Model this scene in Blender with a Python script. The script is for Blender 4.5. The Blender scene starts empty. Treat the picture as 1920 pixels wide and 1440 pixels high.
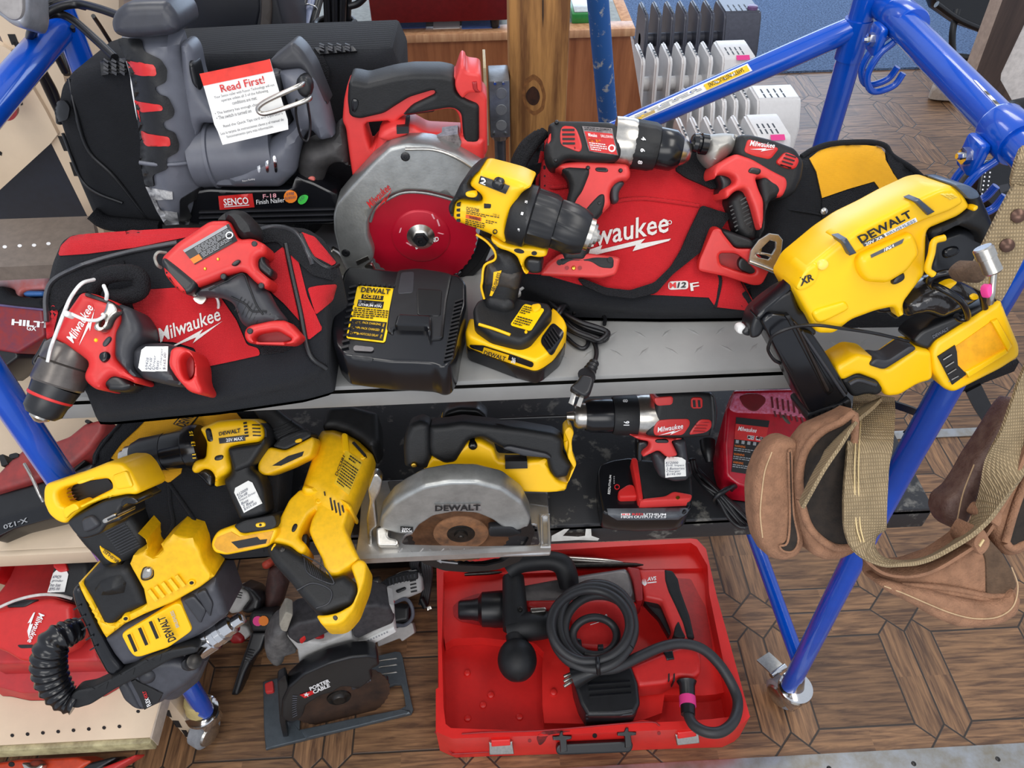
import bpy, math, random
import numpy as np
from mathutils import Vector, Matrix
from mathutils.bvhtree import BVHTree
from mathutils.geometry import delaunay_2d_cdt
random.seed(7); RNG = np.random.default_rng(7)
SC = bpy.context.scene; COL = SC.collection
# ---------------------------------------------------------------- camera (1920x1440 frame)
FPX = 1441.0; TH = math.radians(45.4); YA = math.radians(2.1); RO = math.radians(-.9); CH = 1.965
_fh = np.array([math.sin(YA), math.cos(YA), 0]); _r = np.array([math.cos(YA), -math.sin(YA), 0]); _z = np.array([0, 0, 1.0])
FW = _fh*math.cos(TH) - _z*math.sin(TH); UP = _fh*math.sin(TH) + _z*math.cos(TH); CAM = np.array([0, 0, CH])
_r, UP = _r*math.cos(RO)+UP*math.sin(RO), UP*math.cos(RO)-_r*math.sin(RO)
cd = bpy.data.cameras.new('camera'); cam = bpy.data.objects.new('camera', cd); COL.objects.link(cam)
cd.sensor_width = 36; cd.lens = 36*FPX/1920; cd.clip_start = .02
cam.matrix_world = Matrix([[_r[i], UP[i], -FW[i], CAM[i]] for i in range(3)] + [[0, 0, 0, 1]])
SC.camera = cam
VX, VY, VS = 0.0, 0.0, 1.0
def view(x, y, s):                       # coordinates below are read in an enlargement of the photograph
    global VX, VY, VS; VX, VY, VS = x, y, s
VW = dict(A=(0,0,1/3), B=(540,0,1/3), C=(960,0,1/3), D=(1400,0,.27083), E=(0,370,1/3), F=(600,280,1/3), G=(960,200,.3125),
          H=(1380,320,.35413), I=(0,740,.27083), J=(0,1000,.30551), K=(460,740,1/3), L=(1000,720,.28125), M=(380,1040,.27778),
          N=(780,1000,.34375), O=(1360,760,.29167), Q=(1360,1100,.29167), W=(0,0,1))
def v(k): view(*VW[k])
def ray(x, y):
    x = VX+x*VS; y = VY+y*VS
    return FW + _r*((x-960)/FPX) + UP*((720-y)/FPX)
def atz(x, y, z): d = ray(x, y); return CAM + d*((z-CH)/d[2])
def aty(x, y, Y): d = ray(x, y); return CAM + d*(Y/d[1])
def pts(s):
    if isinstance(s, str): a = [float(t) for t in s.replace(',', ' ').split()]; return [(a[i], a[i+1]) for i in range(0, len(a), 2)]
    return list(s)
def nrm(a, b=0):                         # plane normal: a = 0 lies flat, 90 stands facing the viewer; b turns it sideways
    a = math.radians(a); b = math.radians(b)
    return np.array([math.sin(a)*math.sin(b), -math.sin(a)*math.cos(b), math.cos(a)])
class Fr:
    def __init__(s, x, y, z=None, Y=None, a=0, b=0, n=None, p=None):
        s.p = np.array(p, float) if p is not None else (atz(x, y, z) if z is not None else aty(x, y, Y))
        s.n = nrm(a, b) if n is None else np.array(n)/np.linalg.norm(n)
        h = np.array([1, 0, 0.]) if abs(s.n[0]) < .9 else np.array([0, 1., 0])
        s.u = h - s.n*(h@s.n); s.u /= np.linalg.norm(s.u); s.w = np.cross(s.n, s.u)
    def at(s, x, y, o=0):                # pixel -> world on the plane shifted by o along its normal
        d = ray(x, y); q = s.p + s.n*o; return CAM + d*(((q-CAM)@s.n)/(d@s.n))
    def uv(s, P): q = P - s.p; return (q@s.u, q@s.w)
    def up(s, o): return Fr(0, 0, p=s.p+s.n*o, n=s.n)
# ---------------------------------------------------------------- materials
def lin(c): return [((t/255+.055)/1.055)**2.4 if t > 10 else t/255/12.92 for t in c]
MATS = {}
def mat(name, c, rough=.45, metal=0, kind='plain', bump=.0, sc=60, var=.12, c2=None, spec=.5, coat=0):
    if name in MATS: return MATS[name]
    m = bpy.data.materials.new(name); m.use_nodes = True; nt = m.node_tree; N = nt.nodes; L = nt.links
    b = N['Principled BSDF']; b.inputs['Roughness'].default_value = rough; b.inputs['Metallic'].default_value = metal
    b.inputs['Specular IOR Level'].default_value = spec; b.inputs['Coat Weight'].default_value = coat
    col = lin(c)+[1]; col2 = (lin(c2)+[1]) if c2 else [max(0, t*(1-var*2)) for t in col[:3]]+[1]
    tc = N.new('ShaderNodeTexCoord'); mp = N.new('ShaderNodeMapping'); L.new(tc.outputs['Object'], mp.inputs[0])
    no = N.new('ShaderNodeTexNoise'); no.inputs['Scale'].default_value = sc; no.inputs['Detail'].default_value = 5; no.inputs['Roughness'].default_value = .65
    L.new(mp.outputs[0], no.inputs['Vector'])
    rp = N.new('ShaderNodeValToRGB'); rp.color_ramp.elements[0].position = .32; rp.color_ramp.elements[1].position = .62
    rp.color_ramp.elements[0].color = col2; rp.color_ramp.elements[1].color = col
    L.new(no.outputs['Fac'], rp.inputs[0]); L.new(rp.outputs[0], b.inputs['Base Color'])
    hgt = None
    if kind == 'fabric':
        w = []
        for dr in ('X', 'Z'):
            t = N.new('ShaderNodeTexWave'); t.bands_direction = dr; t.inputs['Scale'].default_value = 260; t.inputs['Distortion'].default_value = .6
            L.new(mp.outputs[0], t.inputs['Vector']); w.append(t)
        a = N.new('ShaderNodeMath'); a.operation = 'ADD'; L.new(w[0].outputs['Fac'], a.inputs[0]); L.new(w[1].outputs['Fac'], a.inputs[1]); hgt = a.outputs[0]
        b.inputs['Sheen Weight'].default_value = .04
    elif kind == 'web':
        t = N.new('ShaderNodeTexVoronoi'); t.inputs['Scale'].default_value = 620; L.new(mp.outputs[0], t.inputs['Vector']); hgt = t.outputs['Distance']
        mx = N.new('ShaderNodeMix'); mx.data_type = 'RGBA'; mx.blend_type = 'MULTIPLY'; mx.inputs[0].default_value = .7
        r2 = N.new('ShaderNodeValToRGB'); r2.color_ramp.elements[0].color = (1, 1, 1, 1); r2.color_ramp.elements[1].color = (.25, .25, .25, 1); r2.color_ramp.elements[1].position = .7
        L.new(t.outputs['Distance'], r2.inputs[0]); L.new(rp.outputs[0], mx.inputs[6]); L.new(r2.outputs[0], mx.inputs[7]); L.new(mx.outputs[2], b.inputs['Base Color'])
    elif kind == 'weave':
        w = []
        for dr in ('X', 'Z'):
            t = N.new('ShaderNodeTexWave'); t.bands_direction = dr; t.inputs['Scale'].default_value = 105; t.inputs['Distortion'].default_value = .35; L.new(mp.outputs[0], t.inputs['Vector']); w.append(t)
        a = N.new('ShaderNodeMath'); a.operation = 'MULTIPLY'; L.new(w[0].outputs['Fac'], a.inputs[0]); L.new(w[1].outputs['Fac'], a.inputs[1]); hgt = a.outputs[0]
        mx = N.new('ShaderNodeMix'); mx.data_type = 'RGBA'; mx.blend_type = 'MULTIPLY'; mx.inputs[0].default_value = .8
        r2 = N.new('ShaderNodeValToRGB'); r2.color_ramp.elements[0].color = (.3, .28, .25, 1); r2.color_ramp.elements[1].color = (1, 1, 1, 1); r2.color_ramp.elements[1].position = .35
        L.new(hgt, r2.inputs[0]); L.new(rp.outputs[0], mx.inputs[6]); L.new(r2.outputs[0], mx.inputs[7]); L.new(mx.outputs[2], b.inputs['Base Color'])
    elif bump:
        n2 = N.new('ShaderNodeTexNoise'); n2.inputs['Scale'].default_value = sc*7; n2.inputs['Detail'].default_value = 3; L.new(mp.outputs[0], n2.inputs['Vector']); hgt = n2.outputs['Fac']
    if hgt is not None:
        bp = N.new('ShaderNodeBump'); bp.inputs['Strength'].default_value = bump or .5; bp.inputs['Distance'].default_value = .002
        L.new(hgt, bp.inputs['Height']); L.new(bp.outputs[0], b.inputs['Normal'])
    if kind == 'speck':                  # scuffs and paint flecks with a shape of their own
        rp.color_ramp.elements[0].position = .56; rp.color_ramp.elements[1].position = .66
        rp.color_ramp.elements[0].color = col; rp.color_ramp.elements[1].color = lin(c2)+[1]
    if kind == 'wood':
        mp.inputs['Scale'].default_value = (1, 1, .08)
        rp.color_ramp.elements[0].position = .38
    MATS[name] = m; return m
YEL = mat('yellow plastic', (252,196,8), .38, var=.03, sc=25)
YELW = mat('worn yellow plastic', (248,192,12), .42, kind='plain', var=.08, sc=90)
BLK = mat('black rubber', (27,28,30), .52, bump=.12, var=.15, spec=.4)
BLKG = mat('glossy black plastic', (18,19,23), .22, var=.1)
BLKP = mat('black plastic', (26,27,30), .36, var=.15)
CHAR = mat('charcoal plastic', (50,51,56), .45, var=.08)
RED = mat('red plastic', (205,40,38), .4, var=.05)
REDD = mat('dark red plastic', (160,28,32), .42, var=.1)
CORAL = mat('faded red plastic', (216,58,56), .42, var=.04)
CASE = mat('red case plastic', (230,44,40), .36, var=.07, sc=14)
SIL = mat('brushed steel', (200,196,188), .28, 1, var=.1, sc=150)
CHR = mat('chrome', (215,215,215), .12, 1, var=.03)
ALU = mat('cast aluminium', (176,178,176), .4, .75, bump=.1, var=.12, sc=40)
DST = mat('dark steel', (70,68,66), .35, .9, var=.2)
BRS = mat('brass', (210,170,70), .3, 1)
WHT = mat('white plastic', (225,225,222), .4, var=.06, sc=20)
PAP = mat('white paper', (240,240,236), .7, var=.02)
INK = mat('black ink', (20,20,22), .6, var=0)
PEN = mat('pen ink', (70,75,95), .7, var=0)
WINK = mat('white print', (240,240,240), .5, var=0)
GINK = mat('grey print', (150,152,155), .5, var=0)
RINK = mat('red print', (215,30,35), .5, var=0)
OINK = mat('orange print', (235,120,25), .5, var=0)
YINK = mat('yellow print', (250,200,20), .5, var=0)
GRF = mat('grey plastic', (95,98,108), .42, var=.05)
RBAG = mat('red nylon fabric', (205,16,30), .75, kind='fabric', bump=.5, var=.08, sc=12)
BBAG = mat('black nylon fabric', (33,35,40), .85, spec=.25, kind='fabric', bump=.6, var=.12, sc=14)
YBAG = mat('yellow nylon fabric', (244,176,8), .75, kind='fabric', bump=.4, var=.06, sc=14)
WEB = mat('black webbing', (40,41,45), .8, spec=.25, kind='web', bump=.8)
TANW = mat('tan webbing', (182,160,124), .85, kind='weave', bump=.9)
THR = mat('white thread', (235,232,228), .8, kind='fabric', bump=.5, var=.03)
SUE = mat('brown suede', (150,110,84), .95, bump=.9, sc=60, var=.16)
SUED = mat('dark suede', (96,74,56), .95, bump=.8, sc=50, var=.2)
BLUE = mat('blue enamel', (0,78,192), .22, var=.05, sc=18, coat=.5)
BLUEW = mat('worn blue paint', (38,98,170), .55, kind='speck', c2=(190,195,190), sc=38)
SHELF = mat('grey painted shelf', (140,140,138), .42, var=.07, sc=9, bump=.05)
SHLK = mat('scuffed black shelf', (40,41,44), .45, kind='speck', c2=(112,110,104), sc=26, bump=.1)
BEI = mat('beige enamel', (222,200,172), .45, var=.04, sc=10)
CORD = mat('black cord rubber', (22,22,25), .38, var=.05)
CORDG = mat('grey cord rubber', (48,48,50), .45, var=.08)
BLADE = mat('red coated blade', (190,14,44), .35, .2, var=.06, sc=20)
RUST = mat('rusty blade', (120,84,58), .55, .5, var=.3, sc=30)
PINK = mat('pink sticker', (232,60,140), .6, var=0)
ORG = mat('orange sticker', (240,130,30), .6, var=0)
GRN = mat('green sticker', (60,190,70), .6, var=0)
MSK = mat('masking tape', (205,185,125), .8, var=.1)
# ---------------------------------------------------------------- things, parts
CT = None; CF = None; CL = np.zeros(3); GZ = None
def thing(name, label, cat, fr=None, group=None, loc=None, kind=None):
    global CT, CF, CL
    o = bpy.data.objects.new(name, None); o.empty_display_size = .02; COL.objects.link(o)
    l = np.array(loc if loc is not None else (fr.p if fr is not None else (0, 0, 0)), float)
    o.location = l; o['label'] = label; o['category'] = cat
    if group: o['group'] = group
    if kind: o['kind'] = kind
    CT, CF, CL = o, fr, l; return o
def mk(name, V, F, m, par=None, smooth=35, label=None, top=False):
    me = bpy.data.meshes.new(name); V = np.array(V, float)
    if not top: V = V - CL
    me.from_pydata([tuple(map(float, a)) for a in V], [], F); me.materials.append(m)
    import bmesh
    bm = bmesh.new(); bm.from_mesh(me); bmesh.ops.recalc_face_normals(bm, faces=bm.faces); bm.to_mesh(me); bm.free()
    if smooth:
        me.polygons.foreach_set('use_smooth', [True]*len(me.polygons)); me.set_sharp_from_angle(angle=math.radians(smooth))
    o = bpy.data.objects.new(name, me); COL.objects.link(o)
    if not top: o.parent = par or CT
    if label: o['label'] = label
    return o
def struct(o, kind='structure'): o['kind'] = kind; return o
def chaikin(P, n, q=.25, cap=None):
    for k in range(n+1):
        R = []
        for i in range(len(P)):
            a = np.array(P[i]); b = np.array(P[(i+1) % len(P)]); L = np.linalg.norm(b-a)+1e-12; t = min(q, cap*(1 if k == 0 else .45)/L) if cap else q
            if t < .5: R += [a+(b-a)*t, b+(a-b)*t]
        P = R
    return [tuple(p) for p in P]
def resamp(P, s):
    R = []
    for i in range(len(P)):
        a = np.array(P[i]); b = np.array(P[(i+1) % len(P)]); n = max(1, int(np.linalg.norm(b-a)/s+.5))
        for k in range(n): R.append(a+(b-a)*k/n)
    R2 = [R[0]]
    for p in R[1:]:
        if np.linalg.norm(p-R2[-1]) > s*.25: R2.append(p)
    return R2
def segdist(Q, A, B):
    Q = np.asarray(Q)[:, None, :]; d = (B-A)[None]; t = np.clip(((Q-A[None])*d).sum(2)/np.maximum((d*d).sum(2), 1e-12), 0, 1)
    return np.sqrt((((A[None]+d*t[..., None])-Q)**2).sum(2)).min(1)
def inside(Q, loops):
    Q = np.asarray(Q); c = np.zeros(len(Q), int)
    for Lp in loops:
        A = np.array(Lp); B = np.roll(A, -1, 0)
        for a, b in zip(A, B):
            k = ((a[1] > Q[:, 1]) != (b[1] > Q[:, 1]))
            with np.errstate(divide='ignore', invalid='ignore'):
                xx = a[0]+(Q[:, 1]-a[1])*(b[0]-a[0])/(b[1]-a[1]+1e-15)
            c += (k & (Q[:, 0] < xx))
    return c % 2 == 1
def tri(loops, s, rings=()):
    """triangulate loops (with holes) plus interior points -> verts2d, faces, dist, nboundary loops"""
    L2 = [resamp(l, s) for l in loops]
    P = []; E = []
    for l in L2:
        k = len(P); n = len(l); P += [tuple(p) for p in l]; E += [(k+i, k+(i+1) % n) for i in range(n)]
    A = np.array([P[e[0]] for e in E]); B = np.array([P[e[1]] for e in E])
    nb = len(P); X = []
    for dd in rings:
        for l in L2:
            l = np.array(l); t = np.roll(l, -1, 0)-np.roll(l, 1, 0); nn = np.stack([-t[:, 1], t[:, 0]], 1)/(np.linalg.norm(t, axis=1)[:, None]+1e-9)
            for sg in (1, -1): X += list((l+nn*dd*sg))
    if X:
        X = np.array(X); k = inside(X, L2); X = X[k]
        if len(X):
            ds = segdist(X, A, B); ok = np.zeros(len(X), bool)
            for dd in rings: ok |= abs(ds-dd) < dd*.06+1e-5
            X = X[ok]
    mn = np.array(P).min(0); mx = np.array(P).max(0); g = []
    for j, yy in enumerate(np.arange(mn[1]+s*.5, mx[1], s*.87)):
        for xx in np.arange(mn[0]+(s*.5 if j % 2 else 0), mx[0], s): g.append((xx, yy))
    if g:
        g = np.array(g); g = g[inside(g, L2)]
        if len(g):
            ds = segdist(g, A, B); lim = max([s*.6]+[r*1.0+s*.35 for r in rings]); g2 = g[ds > lim]
            if rings and len(g2) == 0: g2 = g[ds > max(rings)*.5+s*.3]
            g = g2
    I = [tuple(p) for p in (list(X) if len(X) else [])] + [tuple(p) for p in g]
    out = delaunay_2d_cdt([Vector(p) for p in P+I], E, [], 0, 1e-6)
    W = np.array([(p.x, p.y) for p in out[0]]); Fc = [list(f) for f in out[2]]
    cen = np.array([W[f].mean(0) for f in Fc]); k = inside(cen, L2); Fc = [f for f, q in zip(Fc, k) if q]
    used = sorted({i for f in Fc for i in f}); rm = {i: j for j, i in enumerate(used)}; W = W[used]; Fc = [[rm[i] for i in f] for f in Fc]
    cnt = {}
    for f in Fc:
        for i in range(3):
            a, b = f[i], f[(i+1) % 3]; e = (min(a, b), max(a, b)); cnt.setdefault(e, []).append((a, b))
    be = [q[0] for q in cnt.values() if len(q) == 1]
    bset = {i for e in be for i in e}
    D = segdist(W, A, B)
    for i in bset: D[i] = 0
    return W, Fc, D, be, L2
def puff(name, outline, m, tf=.02, tb=None, r=None, o=0, par=None, sm=1, holes=(), s=None, gz=None, fr=None, label=None, wave=None, q=.25, sharp=35):
    """solid traced outline: rounded front (tf) and back (tb) around the frame's plane; gz: walls drop to that height instead"""
    f = (fr or CF)
    if o: f = f.up(o)
    tb = tf if tb is None else tb; r = r*(.62 if .0055 < r < .022 else .85 if r < .036 else 1) if r is not None else min(tf, .008)
    op = 0 if f.n[2] > .98 else max(0, tf-.5*min(r, tf))
    loops = []
    for k, ol in enumerate([outline]+list(holes)):
        l = [f.uv(f.at(x, y, op)) for x, y in pts(ol)]
        if sm: l = chaikin(l, sm, q, .0032*(1.6 if sm > 1 else 1))
        loops.append(l)
    A = np.array(loops[0]); ext = (A.max(0)-A.min(0)).max()
    s = s or max(ext/22, .0035)
    per = sum(np.linalg.norm(A[i]-A[i-1]) for i in range(len(A)))
    rings = [x for x in (r*.08, r*.3, r*.62, r) if x > .0006] if r > 0 else []
    if len(rings) > 2 and r < .004: rings = [r*.3, r]
    if rings and r < ext*.2: rings = rings+[r+max(.0012, r*.22)]
    W, Fc, D, be, L2 = tri(loops, s, rings)
    def h(t, rr):
        if rr <= 0: return np.full(len(D), t)
        e = min(rr, abs(t))*np.sign(t) if t else 0
        return (t-e)+e*np.sqrt(np.maximum(0, 1-(1-np.minimum(D, rr)/rr)**2))
    hf = h(tf, r)
    if wave is not None:
        amp, sc_, seed = wave; R = np.random.default_rng(seed); z = np.zeros(len(W))
        for _ in range(9):
            a = R.uniform(0, 6.28); k = sc_*R.uniform(.5, 2.2); z += np.sin((W[:, 0]*math.cos(a)+W[:, 1]*math.sin(a))*k+R.uniform(0, 6.28))/(k/sc_)
        hf = hf + amp*z/4*np.minimum(1, D/(r+.01))
    VF = f.p + np.outer(W[:, 0], f.u)+np.outer(W[:, 1], f.w)+np.outer(hf, f.n)
    n = len(W)
    if gz is None:
        VB = f.p + np.outer(W[:, 0], f.u)+np.outer(W[:, 1], f.w)-np.outer(h(tb, r), f.n)
    else:
        VB = VF.copy(); VB[:, 2] = gz
    faces = [list(t) for t in Fc]+[[t[0]+n, t[2]+n, t[1]+n] for t in Fc]
    faces += [[a, b, b+n, a+n] for a, b in be]
    return mk(name, np.vstack([VF, VB]), faces, m, par, sharp, label)
def lathe(name, ax, prof, m, par=None, seg=28, fr=None, label=None, smooth=40, flute=None, squash=None):
    """ax: ((x0,y0,o0),(x1,y1,o1)) pixels on the frame; prof: [(t along 0..1, radius m)]"""
    f = fr or CF; P = [f.at(*a) if len(a) == 3 and not isinstance(a, np.ndarray) else np.array(a) for a in ax]
    return lathew(name, P[0], P[1], prof, m, par, seg, label, smooth, flute)
def lathew(name, p0, p1, prof, m, par=None, seg=28, label=None, smooth=40, flute=None, top=False):
    p0 = np.array(p0, float); p1 = np.array(p1, float); d = p1-p0; L = np.linalg.norm(d); e = d/L
    a = np.cross(e, [0, 0, 1.]) if abs(e[2]) < .95 else np.cross(e, [1., 0, 0]); a /= np.linalg.norm(a); b = np.cross(e, a)
    V = []; F = []; prof = list(prof)
    if prof[0][1] > 0: prof = [(prof[0][0], 0)]+prof
    if prof[-1][1] > 0: prof = prof+[(prof[-1][0], 0)]
    for t, r in prof:
        for k in range(seg):
            an = 2*math.pi*k/seg; rr = r
            if flute and flute[0] <= t <= flute[1]: rr = r*(1-(flute[3] if (k % flute[2]) else 0))
            V.append(p0+d*t+(a*math.cos(an)+b*math.sin(an))*max(rr, 1e-5))
    for i in range(len(prof)-1):
        for k in range(seg):
            k2 = (k+1) % seg; F.append([i*seg+k, i*seg+k2, (i+1)*seg+k2, (i+1)*seg+k])
    return mk(name, V, F, m, par, smooth, label, top)
def crom(P, n):
    P = [np.array(p, float) for p in P]; R = []
    Q = [P[0]*2-P[1]]+P+[P[-1]*2-P[-2]]
    for i in range(1, len(Q)-2):
        for k in range(n):
            t = k/n; a, b, c, d = Q[i-1:i+3]
            R.append(.5*((2*b)+(c-a)*t+(2*a-5*b+4*c-d)*t*t+(3*b-a-3*c+d)*t**3))
    R.append(P[-1]); return R
def tubew(name, P, r, m, par=None, seg=12, n=6, label=None, top=False, caps=True, flat=1, smooth=60):
    """sweep through world points; r number or list per control point"""
    rs = r if isinstance(r, (list, tuple)) else [r]*len(P)
    P2 = crom([np.append(p, q) for p, q in zip(P, rs)], n) if (len(P) > 2 and n > 1) else [np.append(p, q) for p, q in zip(P, rs)]
    C = np.array(P2); X = C[:, :3]; R = C[:, 3]; T = np.gradient(X, axis=0); T /= np.linalg.norm(T, axis=1)[:, None]+1e-12
    a = np.cross(T[0], [0, 0, 1.]); a = a if np.linalg.norm(a) > .05 else np.cross(T[0], [1., 0, 0]); a /= np.linalg.norm(a)
    V = []; F = []
    for i in range(len(X)):
        a = a-T[i]*(a@T[i]); a /= np.linalg.norm(a)+1e-12; b = np.cross(T[i], a)
        for k in range(seg):
            an = 2*math.pi*k/seg; V.append(X[i]+(a*math.cos(an)+b*math.sin(an)*flat)*R[i])
    for i in range(len(X)-1):
        for k in range(seg): k2 = (k+1) % seg; F.append([i*seg+k, i*seg+k2, (i+1)*seg+k2, (i+1)*seg+k])
    if caps: F.append(list(range(seg))[::-1]); F.append([(len(X)-1)*seg+k for k in range(seg)])
    return mk(name, V, F, m, par, smooth, label, top)
def tube(name, P, r, m, o=0, fr=None, **k):
    f = fr or CF; P = pts(P) if isinstance(P, str) else P
    return tubew(name, [f.at(p[0], p[1], p[2] if len(p) > 2 else o) for p in P], r, m, **k)
def ribbon(name, P, w, th, m, side, par=None, n=6, label=None, top=False):
    """flat strap through world points; side = vector(s) across the strap"""
    X = np.array(crom(P, n)); T = np.gradient(X, axis=0); T /= np.linalg.norm(T, axis=1)[:, None]
    sd = np.array(side, float)
    if sd.ndim == 1: S = np.repeat(sd[None], len(X), 0)
    else: S = np.array(crom(list(sd), n))
    S = S-T*(S*T).sum(1)[:, None]; S /= np.linalg.norm(S, axis=1)[:, None]; Nn = np.cross(T, S)
    ws = np.array(crom([np.array([q]) for q in w], n))[:, 0] if isinstance(w, (list, tuple)) else np.full(len(X), w)
    V = []; F = []
    for i in range(len(X)):
        for cx, cy in ((-.5, -.5), (-.25, -.5), (0, -.5), (.25, -.5), (.5, -.5), (.5, .5), (.25, .5), (0, .5), (-.25, .5), (-.5, .5)): V.append(X[i]+S[i]*cx*ws[i]+Nn[i]*cy*th)
    q = 10
    for i in range(len(X)-1):
        for k in range(q): k2 = (k+1) % q; F.append([i*q+k, i*q+k2, (i+1)*q+k2, (i+1)*q+k])
    F.append(list(range(q))[::-1]); F.append([(len(X)-1)*q+k for k in range(q)])
    return mk(name, V, F, m, par, 50, label, top)
def boxw(name, lo, hi, m, par=None, bev=.002, rot=0, top=False, label=None, M=None, seg=2):
    import bmesh
    lo = np.array(lo, float); hi = np.array(hi, float); c = (lo+hi)/2; bm = bmesh.new(); bmesh.ops.create_cube(bm, size=1)
    for q in bm.verts: q.co = Vector([(q.co[i])*(hi-lo)[i] for i in range(3)])
    if bev: bmesh.ops.bevel(bm, geom=bm.edges, offset=min(bev, (hi-lo).min()*.45), segments=seg, affect='EDGES', profile=.5)
    R = Matrix.Rotation(math.radians(rot), 3, 'Z') if M is None else M
    V = [np.array(R@q.co)+c for q in bm.verts]; F = [[q.index for q in f.verts] for f in bm.faces]; bm.free()
    return mk(name, V, F, m, par, 40, label, top)
# ---------------------------------------------------------------- decals: thin printed or stitched marks lying on a surface
def bvh_of(objs):
    V = []; F = []
    for o in objs:
        k = len(V); off = o.location if o.parent is None else o.parent.location
        p = o.parent; off = Vector((0, 0, 0))
        off = Vector(o.location); q = o.parent
        while q is not None: off = off+q.location; q = q.parent
        V += [w.co+off for w in o.data.vertices]; F += [[i+k for i in f.vertices] for f in o.data.polygons]
    return BVHTree.FromPolygons(V, F)
def project(P, tg, lift, fr=None):
    T = bvh_of(tg if isinstance(tg, (list, tuple)) else [tg]) if tg is not None else None
    R = []; NR = []
    f = fr or CF
    if f is None: f = Fr(0, 0, p=T.find_nearest(Vector(CAM))[0] if T else CL, n=-FW)
    for x, y in P:
        d = ray(x, y); h = None
        if T:
            h = T.ray_cast(Vector(CAM), Vector(d).normalized(), 20)
            nv = np.array(h[1]) if h[0] is not None else None
            if nv is not None and nv@d > 0: nv = -nv
            NR.append(nv); h = h[0]
        else: NR.append(None)
        q = np.array(h) if h is not None else None
        R.append(q)
    ok = [i for i, q in enumerate(R) if q is not None]
    for i, q in enumerate(R):
        if q is None:
            if ok:
                j = min(ok, key=lambda k: (P[k][0]-P[i][0])**2+(P[k][1]-P[i][1])**2); g = Fr(0, 0, p=R[j], n=f.n); R[i] = ('x', g.at(*P[i]))
            else: R[i] = ('x', f.at(*P[i], .01))
    R = [q[1] if isinstance(q, tuple) else q for q in R]
    out = []
    for (x, y), q, nv in zip(P, R, NR):
        d = ray(x, y); d = d/np.linalg.norm(d); out.append(q-d*lift*(1 if nv is None else .75)+(0 if nv is None else nv*lift*.5))
    return out
def decal(name, outline, m, tg=None, lift=.0008, sm=0, par=None, fr=None, grid=None, holes=(), label=None, th=None):
    loops = [chaikin(pts(q), sm, .25, 3/VS) if sm else pts(q) for q in [outline]+list(holes)]
    A = np.array(loops[0]); ext = (A.max(0)-A.min(0)).max(); g = grid or max(ext/44, min(ext/12, 7/VS))
    W, Fc, D, be, L2 = tri(loops, g)
    P = project([tuple(w) for w in W], tg, lift, fr)
    P2 = project([tuple(w) for w in W], tg, -.0006 if th is None else lift-th, fr); n = len(P)
    return mk(name, P+P2, Fc+[[a+n for a in t[::-1]] for t in Fc]+[[a, b, b+n, a+n] for a, b in be], m, par, 60, label)
_TX = {}
def tmesh(s, bold, shear):
    k = (s, bold, shear)
    if k not in _TX:
        c = bpy.data.curves.new('t', 'FONT'); c.body = s; c.offset = bold; c.shear = shear; c.resolution_u = 2
        o = bpy.data.objects.new('t', c); COL.objects.link(o); bpy.context.view_layer.update()
        me = bpy.data.meshes.new_from_object(o.evaluated_get(bpy.context.evaluated_depsgraph_get()))
        V = np.array([w.co[:2] for w in me.vertices]) if len(me.vertices) else np.zeros((1, 2)); F = [list(f.vertices) for f in me.polygons]
        bpy.data.objects.remove(o); bpy.data.curves.remove(c); bpy.data.meshes.remove(me)
        V = (V-V.min(0))/(V.max(0)-V.min(0)+1e-9); _TX[k] = (V, F)
    return _TX[k]
def qtext(s, Q, m, tg=None, bold=.0, sh=0, name='lettering', lift=.0012, par=None, fr=None):
    """text stretched into the pixel quad Q = TL TR BR BL"""
    V, F = tmesh(s, bold, sh); TL, TR, BR, BL = [np.array(p) for p in pts(Q)]
    P = [tuple((TL*(1-u)+TR*u)*w+(BL*(1-u)+BR*u)*(1-w)) for u, w in V]
    return mk(name, project(P, tg, lift, fr), F, m, par, 0)
def txt(s, x0, y0, x1, y1, h, m, tg=None, **k):
    a = np.array([x0, y0]); b = np.array([x1, y1]); e = (b-a)/np.linalg.norm(b-a); up = np.array([e[1], -e[0]])*h
    return qtext(s, [tuple(a+up), tuple(b+up), tuple(b), tuple(a)], m, tg, **k)
def mlogo(x0, y0, x1, y1, h, m, tg=None, bolt=True, name='logo', **k):
    txt('Milwaukee', x0, y0, x1, y1, h, m, tg, bold=.012, sh=.28, name=name, **k)
    if bolt:
        a = np.array([x0, y0]); e = np.array([x1-x0, y1-y0]); u = e/np.linalg.norm(e); dn = np.array([-u[1], u[0]])*h
        B = [(.02, .62), (.68, .16), (.60, .44), (1.0, .1), (.46, .86), (.54, .54)]
        decal('lightning_bolt', [tuple(a+e*p+dn*q) for p, q in B], m, tg, **{q: w for q, w in k.items() if q in('par','lift')})
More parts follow.
